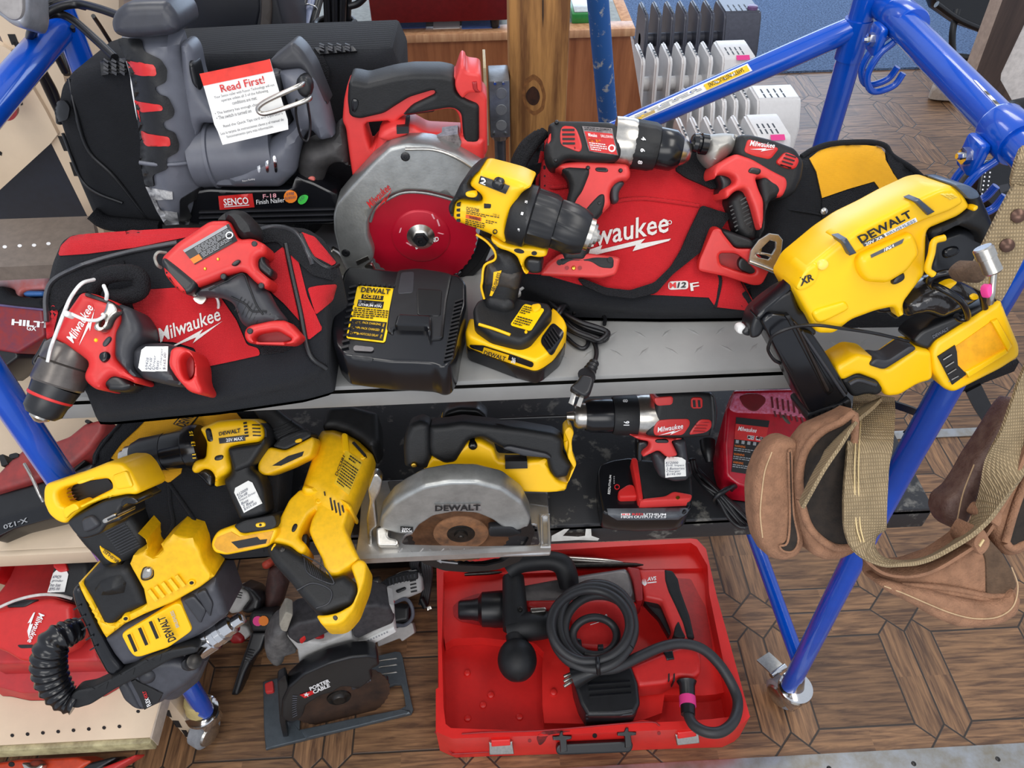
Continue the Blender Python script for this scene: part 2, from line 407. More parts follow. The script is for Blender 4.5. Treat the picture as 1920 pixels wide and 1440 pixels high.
class Lab:
    """printed label: local unit square mapped to a pixel quad TL TR BR BL"""
    def __init__(s, Q, m, tg, name='label', lift=.0008, par=None, sm=0):
        s.Q = [np.array(p) for p in pts(Q)]; s.tg = tg; s.lift = lift; s.par = par
        s.o = decal(name, [tuple(p) for p in s.Q], m, tg, lift, par=par, sm=sm) if m else None
    def q(s, u, w): TL, TR, BR, BL = s.Q; return tuple((TL*(1-u)+TR*u)*(1-w)+(BL*(1-u)+BR*u)*w)
    def t(s, txt_, u0, w0, u1, w1, m, bold=0, sh=0, name='lettering'):
        return qtext(txt_, [s.q(u0, w0), s.q(u1, w0), s.q(u1, w1), s.q(u0, w1)], m, s.tg, bold, sh, name, s.lift*2+.0008, par=s.par)
    def rect(s, u0, w0, u1, w1, m, name='panel'):
        return decal(name, [s.q(u0, w0), s.q(u1, w0), s.q(u1, w1), s.q(u0, w1)], m, s.tg, s.lift*1.5, par=s.par)
    def lines(s, u0, w0, u1, w1, n, m, seed=1, name='fine_print', gap=.45):
        R = random.Random(seed); P = []; F = []
        for i in range(n):
            a = w0+(w1-w0)*(i+.2)/n; b = w0+(w1-w0)*(i+.2+gap)/n; x = u0
            end = u1 if i < n-1 else u0+(u1-u0)*.6
            while x < end-.01:
                e = min(end, x+R.uniform(.04, .13)*(1 if (u1-u0) > .4 else .7)); k = len(P); P += [s.q(x, a), s.q(e, a), s.q(e, b), s.q(x, b)]; F.append([k, k+1, k+2, k+3]); x = e+.02
        return mk(name, project(P, s.tg, s.lift*2, None), F, m, s.par, 0)
def tag(Q, tg, lines_, name='price_tag', par=None, hole=None, lift=.002):
    """string tag with clipped corners, pixel quad, handwritten lines"""
    L = Lab(Q, None, tg); c = [(.0, .14), (.14, 0), (.86, 0), (1, .14), (1, 1), (0, 1)]
    o = decal(name, [L.q(*p) for p in c], PAP, tg, lift, par=par, th=.0006)
    L.tg = [o]; L.lift = .0004; L.par = o
    n = len(lines_)
    for i, t in enumerate(lines_):
        w0 = .22+.75*i/n; L.t(t, .06, w0, min(.95, .06+.1*len(t)), w0+.6/n, PEN, sh=.2)
    return o
def screw(x, y, r=.003, m=None, fr=None, o=.0, tg=None, name='screw'):
    if tg is not None:
        p = project([(x, y)], tg, .001, fr)[0]; f = Fr(0, 0, p=p, n=(fr or CF).n)
        return lathew(name, p-f.n*.003, p+f.n*.001, [(0, r), (.8, r), (1, r*.7), (1, r*.35), (.7, r*.3)], m or DST, seg=12)
def skin(name, out, m, tg, lift=.0022, th=.004, sm=1, **k): return decal(name, out, m, tg, lift, sm=sm, th=th, **k)
def ptube(name, px, r, m, tg, lift=None, par=None, n=5, seg=8, fr=None, label=None):
    P = project(pts(px), tg, r*.6 if lift is None else lift, fr); return tubew(name, P, r, m, par=par, n=n, seg=seg, label=label)
def circ(x, y, rx, ry=None, n=14, rot=0): ry = ry or rx; c, s = math.cos(rot), math.sin(rot); return [(x+rx*math.cos(t)*c-ry*math.sin(t)*s, y+rx*math.cos(t)*s+ry*math.sin(t)*c) for t in np.arange(n)*6.2832/n]
def rows(name, x0, y0, x1, y1, dx, dy, n, w, m, tg, par=None, lift=.001, th=None):
    """n short bars side by side, one mesh: first bar from (x0,y0) to (x1,y1), each next shifted by dx,dy"""
    P = []; F = []
    e = np.array([x1-x0, y1-y0]); e = e/np.linalg.norm(e); nn = np.array([-e[1], e[0]])*w/2
    for i in range(n):
        a = np.array([x0+dx*i, y0+dy*i]); b = np.array([x1+dx*i, y1+dy*i]); k = len(P)
        P += [tuple(a+nn), tuple(a-nn), tuple(b-nn), tuple(b+nn)]; F.append([k, k+1, k+2, k+3])
    Q = project(P, tg, lift, None)
    if th:
        Q2 = project(P, tg, lift-th, None); n_ = len(Q); F2 = []
        for f in F: a, b, c, d = f; F2 += [[a+n_, b+n_, c+n_, d+n_], [a, b, b+n_, a+n_], [b, c, c+n_, b+n_], [c, d, d+n_, c+n_], [d, a, a+n_, d+n_]]
        return mk(name, Q+Q2, F+F2, m, par, 0)
    return mk(name, Q, F, m, par, 0)
P = puff
# ================================================================ materials of the setting
def node_floor():
    m = bpy.data.materials.new('wood tile vinyl'); m.use_nodes = True; nt = m.node_tree; N = nt.nodes; L = nt.links; b = N['Principled BSDF']
    def mth(op, a, c=None, d=None):
        n = N.new('ShaderNodeMath'); n.operation = op
        for i, t in enumerate((a, c, d)):
            if t is None: continue
            if isinstance(t, (int, float)): n.inputs[i].default_value = t
            else: L.new(t, n.inputs[i])
        return n.outputs[0]
    tc = N.new('ShaderNodeTexCoord'); sp = N.new('ShaderNodeSeparateXYZ'); L.new(tc.outputs['Object'], sp.inputs[0])
    PX, PY, x0, y0, dd, w = .3845, .382, .702, 1.002, .068, .072
    ax = mth('DIVIDE', mth('SUBTRACT', sp.outputs[0], x0), PX); ay = mth('DIVIDE', mth('SUBTRACT', sp.outputs[1], y0), PY)
    ix = mth('ROUND', ax); iy = mth('ROUND', ay)
    sx = mth('MULTIPLY', mth('SUBTRACT', ax, ix), PX); sy = mth('MULTIPLY', mth('SUBTRACT', ay, iy), PY)
    u = mth('ABSOLUTE', sx); vv = mth('ABSOLUTE', sy)
    s = mth('ADD', u, vv); dia = mth('MULTIPLY', mth('ABSOLUTE', mth('SUBTRACT', s, dd)), .707)           # distance to the diamond edge
    out = mth('GREATER_THAN', s, dd)
    big = 1.0
    def sel(c, a, e): return mth('ADD', mth('MULTIPLY', c, a), mth('MULTIPLY', mth('SUBTRACT', 1.0, c), e))
    mn = mth('MINIMUM', u, vv); mxx = mth('MAXIMUM', u, vv)
    cl = sel(out, mn, big)                                                                                # centre line between planks
    dg = sel(mth('MULTIPLY', out, mth('LESS_THAN', mxx, w)), mth('MULTIPLY', mth('ABSOLUTE', mth('SUBTRACT', u, vv)), .707), big)
    eu = sel(mth('GREATER_THAN', vv, w), mth('ABSOLUTE', mth('SUBTRACT', u, w)), big)
    ev = sel(mth('GREATER_THAN', u, w), mth('ABSOLUTE', mth('SUBTRACT', vv, w)), big)
    dist = mth('MINIMUM', mth('MINIMUM', dia, cl), mth('MINIMUM', dg, mth('MINIMUM', eu, ev)))
    grout = N.new('ShaderNodeMapRange'); L.new(dist, grout.inputs[0]); grout.inputs[1].default_value = .0016; grout.inputs[2].default_value = .003
    # which piece: vertical planks carry the grain along Y, the rest along X
    vert = mth('MULTIPLY', mth('MULTIPLY', out, mth('LESS_THAN', u, w)), mth('GREATER_THAN', vv, u))
    horz = mth('MULTIPLY', mth('MULTIPLY', out, mth('LESS_THAN', vv, w)), mth('GREATER_THAN', u, vv))
    sgx = mth('SIGN', sx); sgy = mth('SIGN', sy)
    pid = mth('ADD', mth('ADD', mth('MULTIPLY', ix, 7.13), mth('MULTIPLY', iy, 3.71)), mth('ADD', mth('MULTIPLY', vert, mth('ADD', 11.3, mth('MULTIPLY', sgx, 2.1))), mth('MULTIPLY', horz, mth('ADD', 23.9, mth('MULTIPLY', sgy, 4.7)))))
    sq = mth('MULTIPLY', mth('GREATER_THAN', u, w), mth('GREATER_THAN', vv, w))
    pid = mth('ADD', pid, mth('MULTIPLY', sq, mth('ADD', mth('MULTIPLY', mth('FLOOR', ax), 5.17), mth('MULTIPLY', mth('FLOOR', ay), 9.31))))
    pidn = mth('SUBTRACT', pid, mth('MULTIPLY', sq, mth('ADD', mth('MULTIPLY', ix, 7.13), mth('MULTIPLY', iy, 3.71)))); pid = pidn
    wn = N.new('ShaderNodeTexWhiteNoise'); wn.noise_dimensions = '1D'; L.new(pid, wn.inputs['W'])
    gx = sel(vert, sp.outputs[1], sp.outputs[0]); gy = sel(vert, sp.outputs[0], sp.outputs[1])
    cb = N.new('ShaderNodeCombineXYZ'); L.new(mth('MULTIPLY', gx, 5.0), cb.inputs[0]); L.new(mth('MULTIPLY', gy, 62.0), cb.inputs[1]); L.new(mth('MULTIPLY', pid, 3.3), cb.inputs[2])
    no = N.new('ShaderNodeTexNoise'); no.inputs['Scale'].default_value = 1.6; no.inputs['Detail'].default_value = 6; no.inputs['Roughness'].default_value = .62; no.inputs['Distortion'].default_value = .5; L.new(cb.outputs[0], no.inputs['Vector'])
    rp = N.new('ShaderNodeValToRGB'); e = rp.color_ramp.elements; e[0].position = .36; e[0].color = lin((92,66,48))+[1]; e[1].position = .66; e[1].color = lin((160,120,84))+[1]
    L.new(no.outputs['Fac'], rp.inputs[0])
    dk = N.new('ShaderNodeMix'); dk.data_type = 'RGBA'; dk.blend_type = 'MULTIPLY'; dk.inputs[0].default_value = 1
    L.new(rp.outputs[0], dk.inputs[6]); vr = N.new('ShaderNodeMapRange'); L.new(wn.outputs[0], vr.inputs[0]); vr.inputs[3].default_value = .78; vr.inputs[4].default_value = 1.08
    sqd = mth('SUBTRACT', vr.outputs[0], mth('MULTIPLY', sq, .12)); cc = N.new('ShaderNodeCombineColor')
    for i in range(3): L.new(sqd, cc.inputs[i])
    L.new(cc.outputs[0], dk.inputs[7])
    mx = N.new('ShaderNodeMix'); mx.data_type = 'RGBA'; L.new(grout.outputs[0], mx.inputs[0]); mx.inputs[6].default_value = lin((52,42,34))+[1]; L.new(dk.outputs[2], mx.inputs[7])
    L.new(mx.outputs[2], b.inputs['Base Color']); b.inputs['Roughness'].default_value = .38
    bp = N.new('ShaderNodeBump'); bp.inputs['Strength'].default_value = .35; bp.inputs['Distance'].default_value = .002
    L.new(mth('ADD', grout.outputs[0], mth('MULTIPLY', no.outputs['Fac'], .6)), bp.inputs['Height']); L.new(bp.outputs[0], b.inputs['Normal'])
    return m
FLOOR = node_floor()
MATT = mat('daylight tinted carpet', (108,132,166), .95, c2=(40,56,84), sc=90, bump=.9)  # blue grey tint and speckle of daylight mixed into the carpet colour
CHERRY = mat('cherry laminate', (176,112,70), .35, kind='wood', c2=(140,82,48), sc=26)
PINE = mat('weathered pine', (192,138,76), .6, kind='wood', c2=(118,76,38), sc=34, bump=.2)
DWOOD = mat('dark brown laminate', (86,70,62), .4, kind='wood', c2=(60,48,44), sc=20)
NAVY = mat('dark navy panel', (24,34,52), .4)
MRED = mat('maroon enamel', (112,22,26), .3)
HGR = mat('charcoal enamel', (74,76,88), .3)
HWH = mat('white enamel', (228,226,224), .3, var=.03)
# ================================================================ floor, strips
def flat(name, lo, hi, m, **k):
    global CL; CL = np.zeros(3); o = boxw(name, lo, hi, m, top=True, **k); return struct(o)
flat('floor', (-3.2, -.6, -.05), (5.2, 7.6, 0), FLOOR, bev=0)
flat('wall_back', (-3.2, 7.6, -.05), (5.2, 7.7, 3.0), mat('pale wall paint', (200,205,215), .8), bev=0)
v('W')
def strip(name, y0, y1, x0, x1, label, hole=True):
    thing(name, label, 'floor strip', loc=((x0+x1)/2, (y0+y1)/2, 0))
    boxw('strip_plate', (x0, y0, 0), (x1, y1, .006), mat('galvanised strip', (176,178,180), .38, .8, c2=(150,140,120), sc=14), bev=.002)
    if hole:
        for i in range(14):
            x = x0+.12+i*.205
            if x < x1: lathew('screw', (x, (y0+y1)/2, .003), (x, (y0+y1)/2, .0085), [(0, .006), (.6, .006), (1, .002)], DST, seg=10)
strip('floor_strip', .565, .633, -1.2, 2.6, 'metal floor strip with screws along the bottom edge of the wood tile floor')
strip('floor_strip', 1.60, 1.635, .70, 2.7, 'thin bright metal floor strip behind the hanging leather tool belt', False)
o = flat('dark_floor_mat', (1.0, 4.42, 0), (5.0, 7.5, .012), MATT, bev=0)
o.name = 'carpet_mat'; o['kind'] = 'thing'; o['label'] = 'blue grey speckled carpet mat at the far end of the floor'; o['category'] = 'mat'
# ================================================================ blue rolling scaffold
LX, RX, FY, BY = -.665, .662, .755, 1.35
ZT = 1.9
thing('rolling_scaffold', 'blue tubular steel rolling scaffold with casters carrying two tool shelves', 'scaffold', loc=(0, 1.05, 0))
R1 = .0215
def bx(px, py, Y): return aty(px, py, Y)
tubew('front_leg', [(-.715, .765, .13), (-.665, .755, 1.0), (-.66, .755, 1.9)], R1, BLUE, n=4)
tubew('front_leg', [(.69, .755, .12), (.664, .755, 1.0), (.672, .755, 1.9)], R1, BLUE, n=4)
tubew('back_leg', [(-.70, 1.35, .13), (-.672, 1.35, 1.85)], R1, BLUE, n=1)
tubew('back_leg', [(.68, 1.35, .12), (.654, 1.35, 1.95)], R1, BLUE, n=1)
for a, b in (((1580, 133), .040),): lathew('leg_sleeve', aty(1612, 35, 1.35), aty(1590, 110, 1.35), [(0, .024), (1, .024)], BLUE)
tubew('end_rail', [(-.668, .72, 1.483), (-.690, 1.352, 1.483)], R1*1.15, BLUE, n=1)
rr = tubew('end_rail', [(.668, .72, 1.483), (.688, 1.345, 1.483)], R1*1.1, BLUE, n=1)
tubew('end_rail', [(-.70, .76, .45), (-.70, 1.35, .45)], R1*.9, BLUE, n=1)
pL = atz(1503, 1200, .30); pU = atz(1445, 1048, .30)
tubew('end_rail', [(.686, .76, .23), (.664, 1.35, .23)], R1*.8, BLUE, n=1)
tubew('top_rail', [(-.665, 1.35, 1.72), (.655, 1.35, 1.72)], R1, BLUE, n=1)
# diagonal brace at the back with its yellow and white safety label
g0 = aty(1600, 52, 1.35); g1 = aty(1130, 258, 1.35); g2 = g0+(g1-g0)*1.9; gm = g0+(g1-g0)*.08
br = tubew('diagonal_brace', [g0, gm, g1, g2], [.014, .021, .021, .021], BLUE, n=5)
def lab_b(): pass
v('C')
Lb = Lab('600 683 1325 358 1352 398 640 712', PAP, br, 'safety_label', lift=.001, sm=0)
v('C'); Lb2 = Lab('1078 478 1320 368 1338 398 1096 508', YINK, br, 'safety_label', lift=.0016)
v('C'); qtext('SAFETY INSTRUCTIONS', '1308 402 1110 492 1100 470 1296 384', INK, br, .006, lift=.0022)
Lb.lines(.03, .2, .62, .85, 4, GINK, 3); Lb3 = Lab('640 690 800 618 806 632 650 704', YINK, br, 'safety_label', lift=.0016)
# clamp collars with bolt and hook on the right end rail
def collar(px, py, bolt, hook):
    p = atz(px, py, 1.483); d = np.array([.03, -1, 0]); d /= np.linalg.norm(d)
    c = lathew('clamp_collar', p-d*.028, p+d*.028, [(0, .0285), (.06, .030), (.94, .030), (1, .0285)], BLUE)
    q = np.array(p)+np.array([-.040, 0, -.028])
    boxw('clamp_lug', q-[.004, .020, .022], q+[.012, .020, .024], BLUE, par=c, bev=.006)
    lathew('bolt', q+[-.020, -.004, .002], q+[.012, -.004, .002], [(0, .004), (.2, .005), (.22, .011), (.6, .011), (.62, .006), (1, .006)], CHR, par=c, seg=6, smooth=20)
    h = np.array(p)+np.array([-.030, .006, -.045])
    tubew('hook', [h+[.014, 0, .02], h+[-.004, 0, .0], h+[-.012, 0, -.035], h+[.006, 0, -.062], h+[.036, -.004, -.052], h+[.046, -.006, -.030]], .0055, BLUE, par=c)
    tubew('hook', [h+[.014, -.026, .02], h+[-.004, -.026, .0], h+[-.012, -.026, -.035], h+[.006, -.026, -.062], h+[.036, -.03, -.052], h+[.046, -.03, -.030]], .0055, BLUE, par=c)
v('W')
collar(1695, 40, 1, 1); collar(1893, 252, 1, 1)
v('D'); Ls = Lab('1570 555 1590 560 1905 880 1850 870', PAP, rr, 'worn_label', lift=.0012); Ls.lines(.05, .2, .95, .8, 3, INK, 5)
# casters
def caster(x, y, par_xyz, rot, brake=True, wrap=False):
    c = boxw('caster_yoke', (x-.03, y-.024, .045), (x+.03, y+.024, .10), CHR, bev=.008, rot=rot)
    R = Matrix.Rotation(math.radians(rot), 3, 'Z'); ax = np.array(R@Vector((0, 1, 0))); fx = np.array(R@Vector((1, 0, 0)))
    w0 = np.array([x, y, .041])-fx*.022
    lathew('wheel', w0-ax*.017, w0+ax*.017, [(0, .034), (.12, .0405), (.88, .0405), (1, .034)], mat('grey rubber', (150,153,158), .5), par=c, seg=32)
    for s in (-1, 1): lathew('wheel_cover', w0+ax*.018*s, w0+ax*.027*s, [(0, .030), (.6, .028), (1, .018)], SIL, par=c)
    lathew('swivel_plate', (x+.0, y, .098), (x+.0, y, .122), [(0, .034), (.35, .041), (.7, .040), (1, .026)], CHR, par=c, seg=32)
    lathew('stem', par_xyz, (x, y, .11), [(0, .020), (1, .020)], mat('worn steel stem', (120,108,120), .35, .8, c2=(160,130,70)), par=c)
    if brake:
        p = np.array([x, y, .10])-fx*.055
        P_ = [p+[0, 0, .0], p-fx*.02+[0, 0, -.004], p-fx*.05+[0, 0, -.012]]
        ribbon('brake_lever', P_, .042, .004, SIL, ax, par=c); lathew('hinge_pin', p-ax*.024, p+ax*.024, [(0, .007), (1, .007)], CHR, par=c)
caster(.705, .752, (.692, .755, .17), -62); caster(-.728, .77, (-.714, .765, .16), 60, False)
caster(.685, 1.35, (.68, 1.35, .14), 20); caster(-.70, 1.35, (-.70, 1.35, .14), 30)
v('J'); tape = lathew('tape_wrap', (-.722, .768, .185), (-.728, .77, .135), [(0, .0235), (.3, .028), (.7, .0265), (1, .031)], MSK, seg=16)
# ================================================================ shelves
def shelf(name, z, lab_, m, x0, x1, th):
    thing(name, lab_, 'shelf', loc=((x0+x1)/2, 1.05, z))
    t = boxw('shelf_deck', (x0, FY, z-.018), (x1, BY-.01, z), m, bev=.004)
    for yy in (FY, BY-.022): boxw('shelf_lip', (x0, yy, z-th), (x1, yy+.012, z-.004), m, bev=.003)
    return t
S1 = 1.208; S2 = .845
deck = shelf('shelf_platform', S1, 'upper grey painted metal shelf of the blue scaffold with a worn tread pattern', SHELF, -.64, .64, .043)
# worn raised tread marks of the checker plate
thd = []
v('W')
for i in range(15):
    for j in range(5):
        x = .10+i*.04; y = .80+j*.038
        if x < .58: thd.append((x, y, 45 if (i+j) % 2 else -45))
V_ = []; F_ = []
for x, y, a in thd:
    a = math.radians(a); e = np.array([math.cos(a), math.sin(a)]); n_ = np.array([-e[1], e[0]])
    k = len(V_)
    for s_, w_, h_ in ((-.014, 0, 0), (0, .0035, 0), (.014, 0, 0), (0, -.0035, 0), (0, 0, .0012)): V_.append((x+e[0]*s_+n_[0]*w_, y+e[1]*s_+n_[1]*w_, S1+h_-.0001))
    F_ += [[k, k+1, k+4], [k+1, k+2, k+4], [k+2, k+3, k+4], [k+3, k, k+4]]
mk('tread_pattern', V_, F_, SHELF, smooth=0)
low = shelf('shelf_platform', S2, 'lower black shelf of the blue scaffold, scuffed and splashed with white paint', SHLK, -.64, .765, .058)
v('L'); Pm = mat('white paint', (215,214,208), .6, var=.1)
decal('paint_splash', '122 1012 205 968 240 966 196 1012 300 1018 345 1012 350 966 385 966 388 1012 440 1030 430 1044 300 1040 120 1050', Pm, None, fr=Fr(250, 1000, Y=.7545, a=90), th=.001)
0 and decal('dust_patch', '110 780 180 760 260 800 360 780 420 840 400 905 240 920 150 900 118 860', mat('pale dust', (128,126,120), .9, kind='speck', c2=(60,60,60), sc=40), low, lift=.0006, sm=2)
# ================================================================ counter, post, heaters and what stands behind the scaffold
v('W')
f = Fr(900, 100, Y=2.42, a=90)
thing('display_counter', 'brown wood laminate display counter behind the square timber post', 'counter', loc=(0, 2.42, 0))
puff('front_panel', '560 74 1180 56 1262 580 560 600', CHERRY, 0, .5, 0, sm=0, fr=f)
zc = aty(900, 66, 2.42)[2]
pl, pr_ = aty(645, 70, 2.42), aty(1187, 54, 2.42)
boxw('top_frame', (pl[0]-.4, 2.405, zc-.012), (pr_[0]+.005, 2.47, zc+.012), mat('light wood edge', (206,160,120), .4, kind='wood', c2=(180,130,92)), bev=.002)
boxw('glass_top', (pl[0]-.2, 2.47, zc), (pr_[0]-.02, 3.2, zc+.01), mat('pale glass counter', (160,170,172), .08), bev=.001)
boxw('side_frame', (pr_[0]-.03, 2.47, zc-.012), (pr_[0]+.005, 3.2, zc+.012), MATS['light wood edge'], bev=.002)
z1 = zc+.0115
thing('leaflet', 'blue and pale leaflets lying on the glass counter below the maroon box', 'leaflet', loc=(0, 2.6, z1))
for a, b, m in ((730, 800, mat('blue paper', (80,110,180), .6)), (812, 862, PAP), (866, 935, MATS['blue paper'])):
    q0 = atz(a, 55, z1); q1 = atz(b, 30, z1); boxw('sheet', (q0[0], q0[1], z1), (q1[0], q1[1]+.3, z1+.002), m, bev=0)
thing('amplifier_box', 'maroon metal box on small black feet standing on the glass counter', 'box', loc=(.0, 2.7, z1))
q0 = atz(697, 46, z1+.03); q1 = atz(953, 40, z1+.03)
bxm = boxw('box_body', (q0[0], q0[1], z1+.03), (q1[0], q0[1]+.35, z1+.33), MRED, bev=.006)
for x in (q0[0]+.03, q1[0]-.04): lathew('foot', (x, q0[1]+.03, z1), (x, q0[1]+.03, z1+.032), [(0, .012), (1, .016)], BLKP)
thing('plastic_case', 'small clear case with a green edge on the counter behind the blue pole', 'case', loc=(.45, 2.6, z1))
q0 = atz(1072, 45, z1); q1 = atz(1120, 0, z1)
boxw('case_body', (q0[0], q0[1], z1), (q0[0]+.09, q0[1]+.12, z1+.03), mat('green plastic', (40,130,60), .3), bev=.004)
boxw('case_lid', (q0[0]+.008, q0[1]+.008, z1+.03), (q0[0]+.082, q0[1]+.112, z1+.034), mat('clear grey plastic', (190,198,200), .15), bev=.002)
# timber post
thing('timber_post', 'square weathered pine post with a dark knot standing behind the saw', 'post', loc=(.12, 1.66, 0))
a0, a1 = aty(954, 40, 1.62), aty(1069, 40, 1.62)
tp = boxw('post_body', (a0[0], 1.62, 0), (a1[0], 1.62+.10, 2.25), PINE, bev=.005)
decal('knot', '990 168 1000 160 1010 170 1013 184 1007 196 997 198 988 190 985 178', mat('dark knot', (66,36,18), .7, c2=(30,16,8), sc=60), tp, sm=2)
decal('knot_ring', '984 148 1001 138 1016 150 1024 178 1020 206 1002 218 986 206 978 180', mat('knot ring', (150,98,50), .7, c2=(112,70,34), sc=80), tp, lift=.0003, sm=2, holes=['988 158 1001 148 1012 158 1018 180 1014 202 1001 210 989 200 983 180'])
decal('crack', '1017 0 1019 0 1019 30 1018 52 1017 30', INK, tp)
# junction box with conduit
thing('junction_box', 'grey steel electrical junction box with round knockouts on a conduit by the timber post', 'junction box', loc=(0, 1.62, 1.2))
j0 = aty(916, 152, 1.58); j1 = aty(957, 258, 1.58)
jb = boxw('box_body', (j0[0], 1.58, j1[2]), (j1[0], 1.66, j0[2]), mat('galvanised steel', (150,154,158), .35, .7, c2=(120,122,126), sc=30), bev=.003)
boxw('cover_plate', (j0[0]-.010, 1.575, j1[2]-.015), (j0[0]-.004, 1.67, j0[2]+.03), mat('cream cover', (206,186,146), .5), bev=.001)
for y in (175, 206, 235):
    p = aty(940, y, 1.58); lathew('knockout', p+[0, -.001, 0], p+[0, .002, 0], [(0, .0115), (.5, .0125), (1, .0125)], ALU, seg=24)
for x in (928, 944):
    p = aty(x, 156, 1.58); lathew('screw', p+[0, -.003, 0], p+[0, .002, 0], [(0, .003), (1, .004)], CHR, seg=10)
for x in (926, 948):
    p = aty(x, 250, 1.58); lathew('screw', p+[0, -.003, 0], p+[0, .002, 0], [(0, .003), (1, .004)], CHR, seg=10)
pc = (j0+j1)/2
lathew('conduit', (pc[0], 1.62, j1[2]), (pc[0], 1.62, 0), [(0, .013), (1, .013)], mat('grey conduit', (110,112,118), .3, .7))
lathew('conduit_nut', (pc[0], 1.62, j1[2]-.001), (pc[0], 1.62, j1[2]-.02), [(0, .021), (1, .019)], SIL, seg=8, smooth=20)
# blue worn pole
thing('blue_pole', 'scratched light blue metal pole leaning behind the timber post', 'pole', loc=(.3, 1.95, 0))
p1 = aty(1121, 0, 1.9); p2 = aty(1141, 240, 2.0); d = p2-p1; p0 = p1-d*.5; pz = p1+d*((0-p1[2])/d[2])
tubew('pole_tube', [p0, p1, p2, pz], .026, BLUEW, n=1, seg=20)
# ---------------------------------------------------------------- oil heaters
def heater(px, py, pitch, n, Y, ztop, m, bw, label, boxslots=4, depth=.24, tip=.18, pink=False, knob=False):
    p = aty(px, py, Y+depth*.5); x0 = p[0]; zt = p[2] if ztop is None else ztop
    T = thing('oil_heater', label, 'heater', loc=(x0+.2, Y+.08, 0), group='oil filled radiators behind the scaffold')
    def prof(x, t, mm, nm, zt, ex=0):
        P = [(0, .10), (-ex, zt-tip), (.035, zt-.02), (.055, zt), (depth-.02, zt), (depth, zt-.03), (depth, .10)]
        V = [(x, Y+a, b) for a, b in P]+[(x+t, Y+a, b) for a, b in P]; k = len(P)
        F = [list(range(k)), list(range(k, 2*k))]+[[i, (i+1) % k, (i+1) % k+k, i+k] for i in range(k)]
        import bmesh
        o = mk(nm, V, F, mm, smooth=0)
        bm = bmesh.new(); bm.from_mesh(o.data); bmesh.ops.bevel(bm, geom=bm.edges, offset=min(.008, t*.4), segments=2, affect='EDGES'); bm.to_mesh(o.data); bm.free()
        o.data.polygons.foreach_set('use_smooth', [True]*len(o.data.polygons)); o.data.set_sharp_from_angle(angle=math.radians(50)); return o
    tk = .018
    for i in range(n):
        x = x0+i*pitch
        prof(x, tk, m, 'fin', zt)
        V = []; F = []
        for k in range(3):
            c = Y+.065+k*.028; b = len(V); zz = zt+.0006; V += [(x+.005, c, zz), (x+.013, c, zz), (x+.013, c+.018, zz), (x+.005, c+.018, zz)]; F.append([b, b+1, b+2, b+3])
        mk('fin_slots', V, F, INK, smooth=0)
    for zz in (zt-.14, .18): lathew('oil_tube', (x0, Y+depth*.5, zz), (x0+n*pitch, Y+depth*.5, zz), [(0, .03), (1, .03)], m)
    xb = x0+n*pitch; b_ = prof(xb, bw, m, 'control_box', zt, .01)
    V = []; F = []
    for i in range(boxslots):
        for k in range(2):
            xx = xb+bw*(.18+.6*i/boxslots); yy = Y+.062+k*.042; c = len(V); V += [(xx, yy, zt+.0006), (xx+.006, yy, zt+.0006), (xx+.006, yy+.034, zt+.0006), (xx, yy+.034, zt+.0006)]; F.append([c, c+1, c+2, c+3])
    mk('box_slots', V, F, INK, smooth=0)
    if knob: lathew('knob', (xb+bw*.8, Y+.085, zt), (xb+bw*.8, Y+.085, zt+.014), [(0, .024), (.8, .023), (1, .018)], mat('plum plastic', (116,84,128), .3), seg=20)
    if pink: mk('sale_sticker', [(xb+bw*.4, Y+.03, zt-.01), (xb+bw*.8, Y+.03, zt-.01), (xb+bw*.8, Y+.052, zt+.001), (xb+bw*.4, Y+.052, zt+.001)], [[0, 1, 2, 3]], PINK, smooth=0)
    for xx in (x0+.02, xb+.02):
        boxw('foot_bar', (xx, Y-.05, .045), (xx+.03, Y+depth+.05, .10), m, bev=.006)
        for yy in (Y-.03, Y+depth+.03): lathew('wheel', (xx+.0, yy, .0245), (xx+.03, yy, .0245), [(0, .024), (1, .024)], BLKP, seg=16)
    return T
v('C')
heater(735, 50, .0605, 6, 3.55, None, HGR, .17, 'charcoal grey oil heater with a plum knob, farthest of the row', depth=.24, knob=True, tip=.15)
heater(712, 292, .0575, 6, 3.15, None, HWH, .14, 'white oil heater with pointed fins directly in front of the grey heater', tip=.22, pink=True)
heater(975, 540, .0465, 6, 2.84, None, HWH, .175, 'white oil heater with a large square vented end box beside the blue leg', depth=.20, tip=.10)
heater(950, 725, .052, 5, 2.50, None, HWH, .13, 'white oil heater nearest the red bag with a pink sticker on its vented box', tip=.14, pink=True)
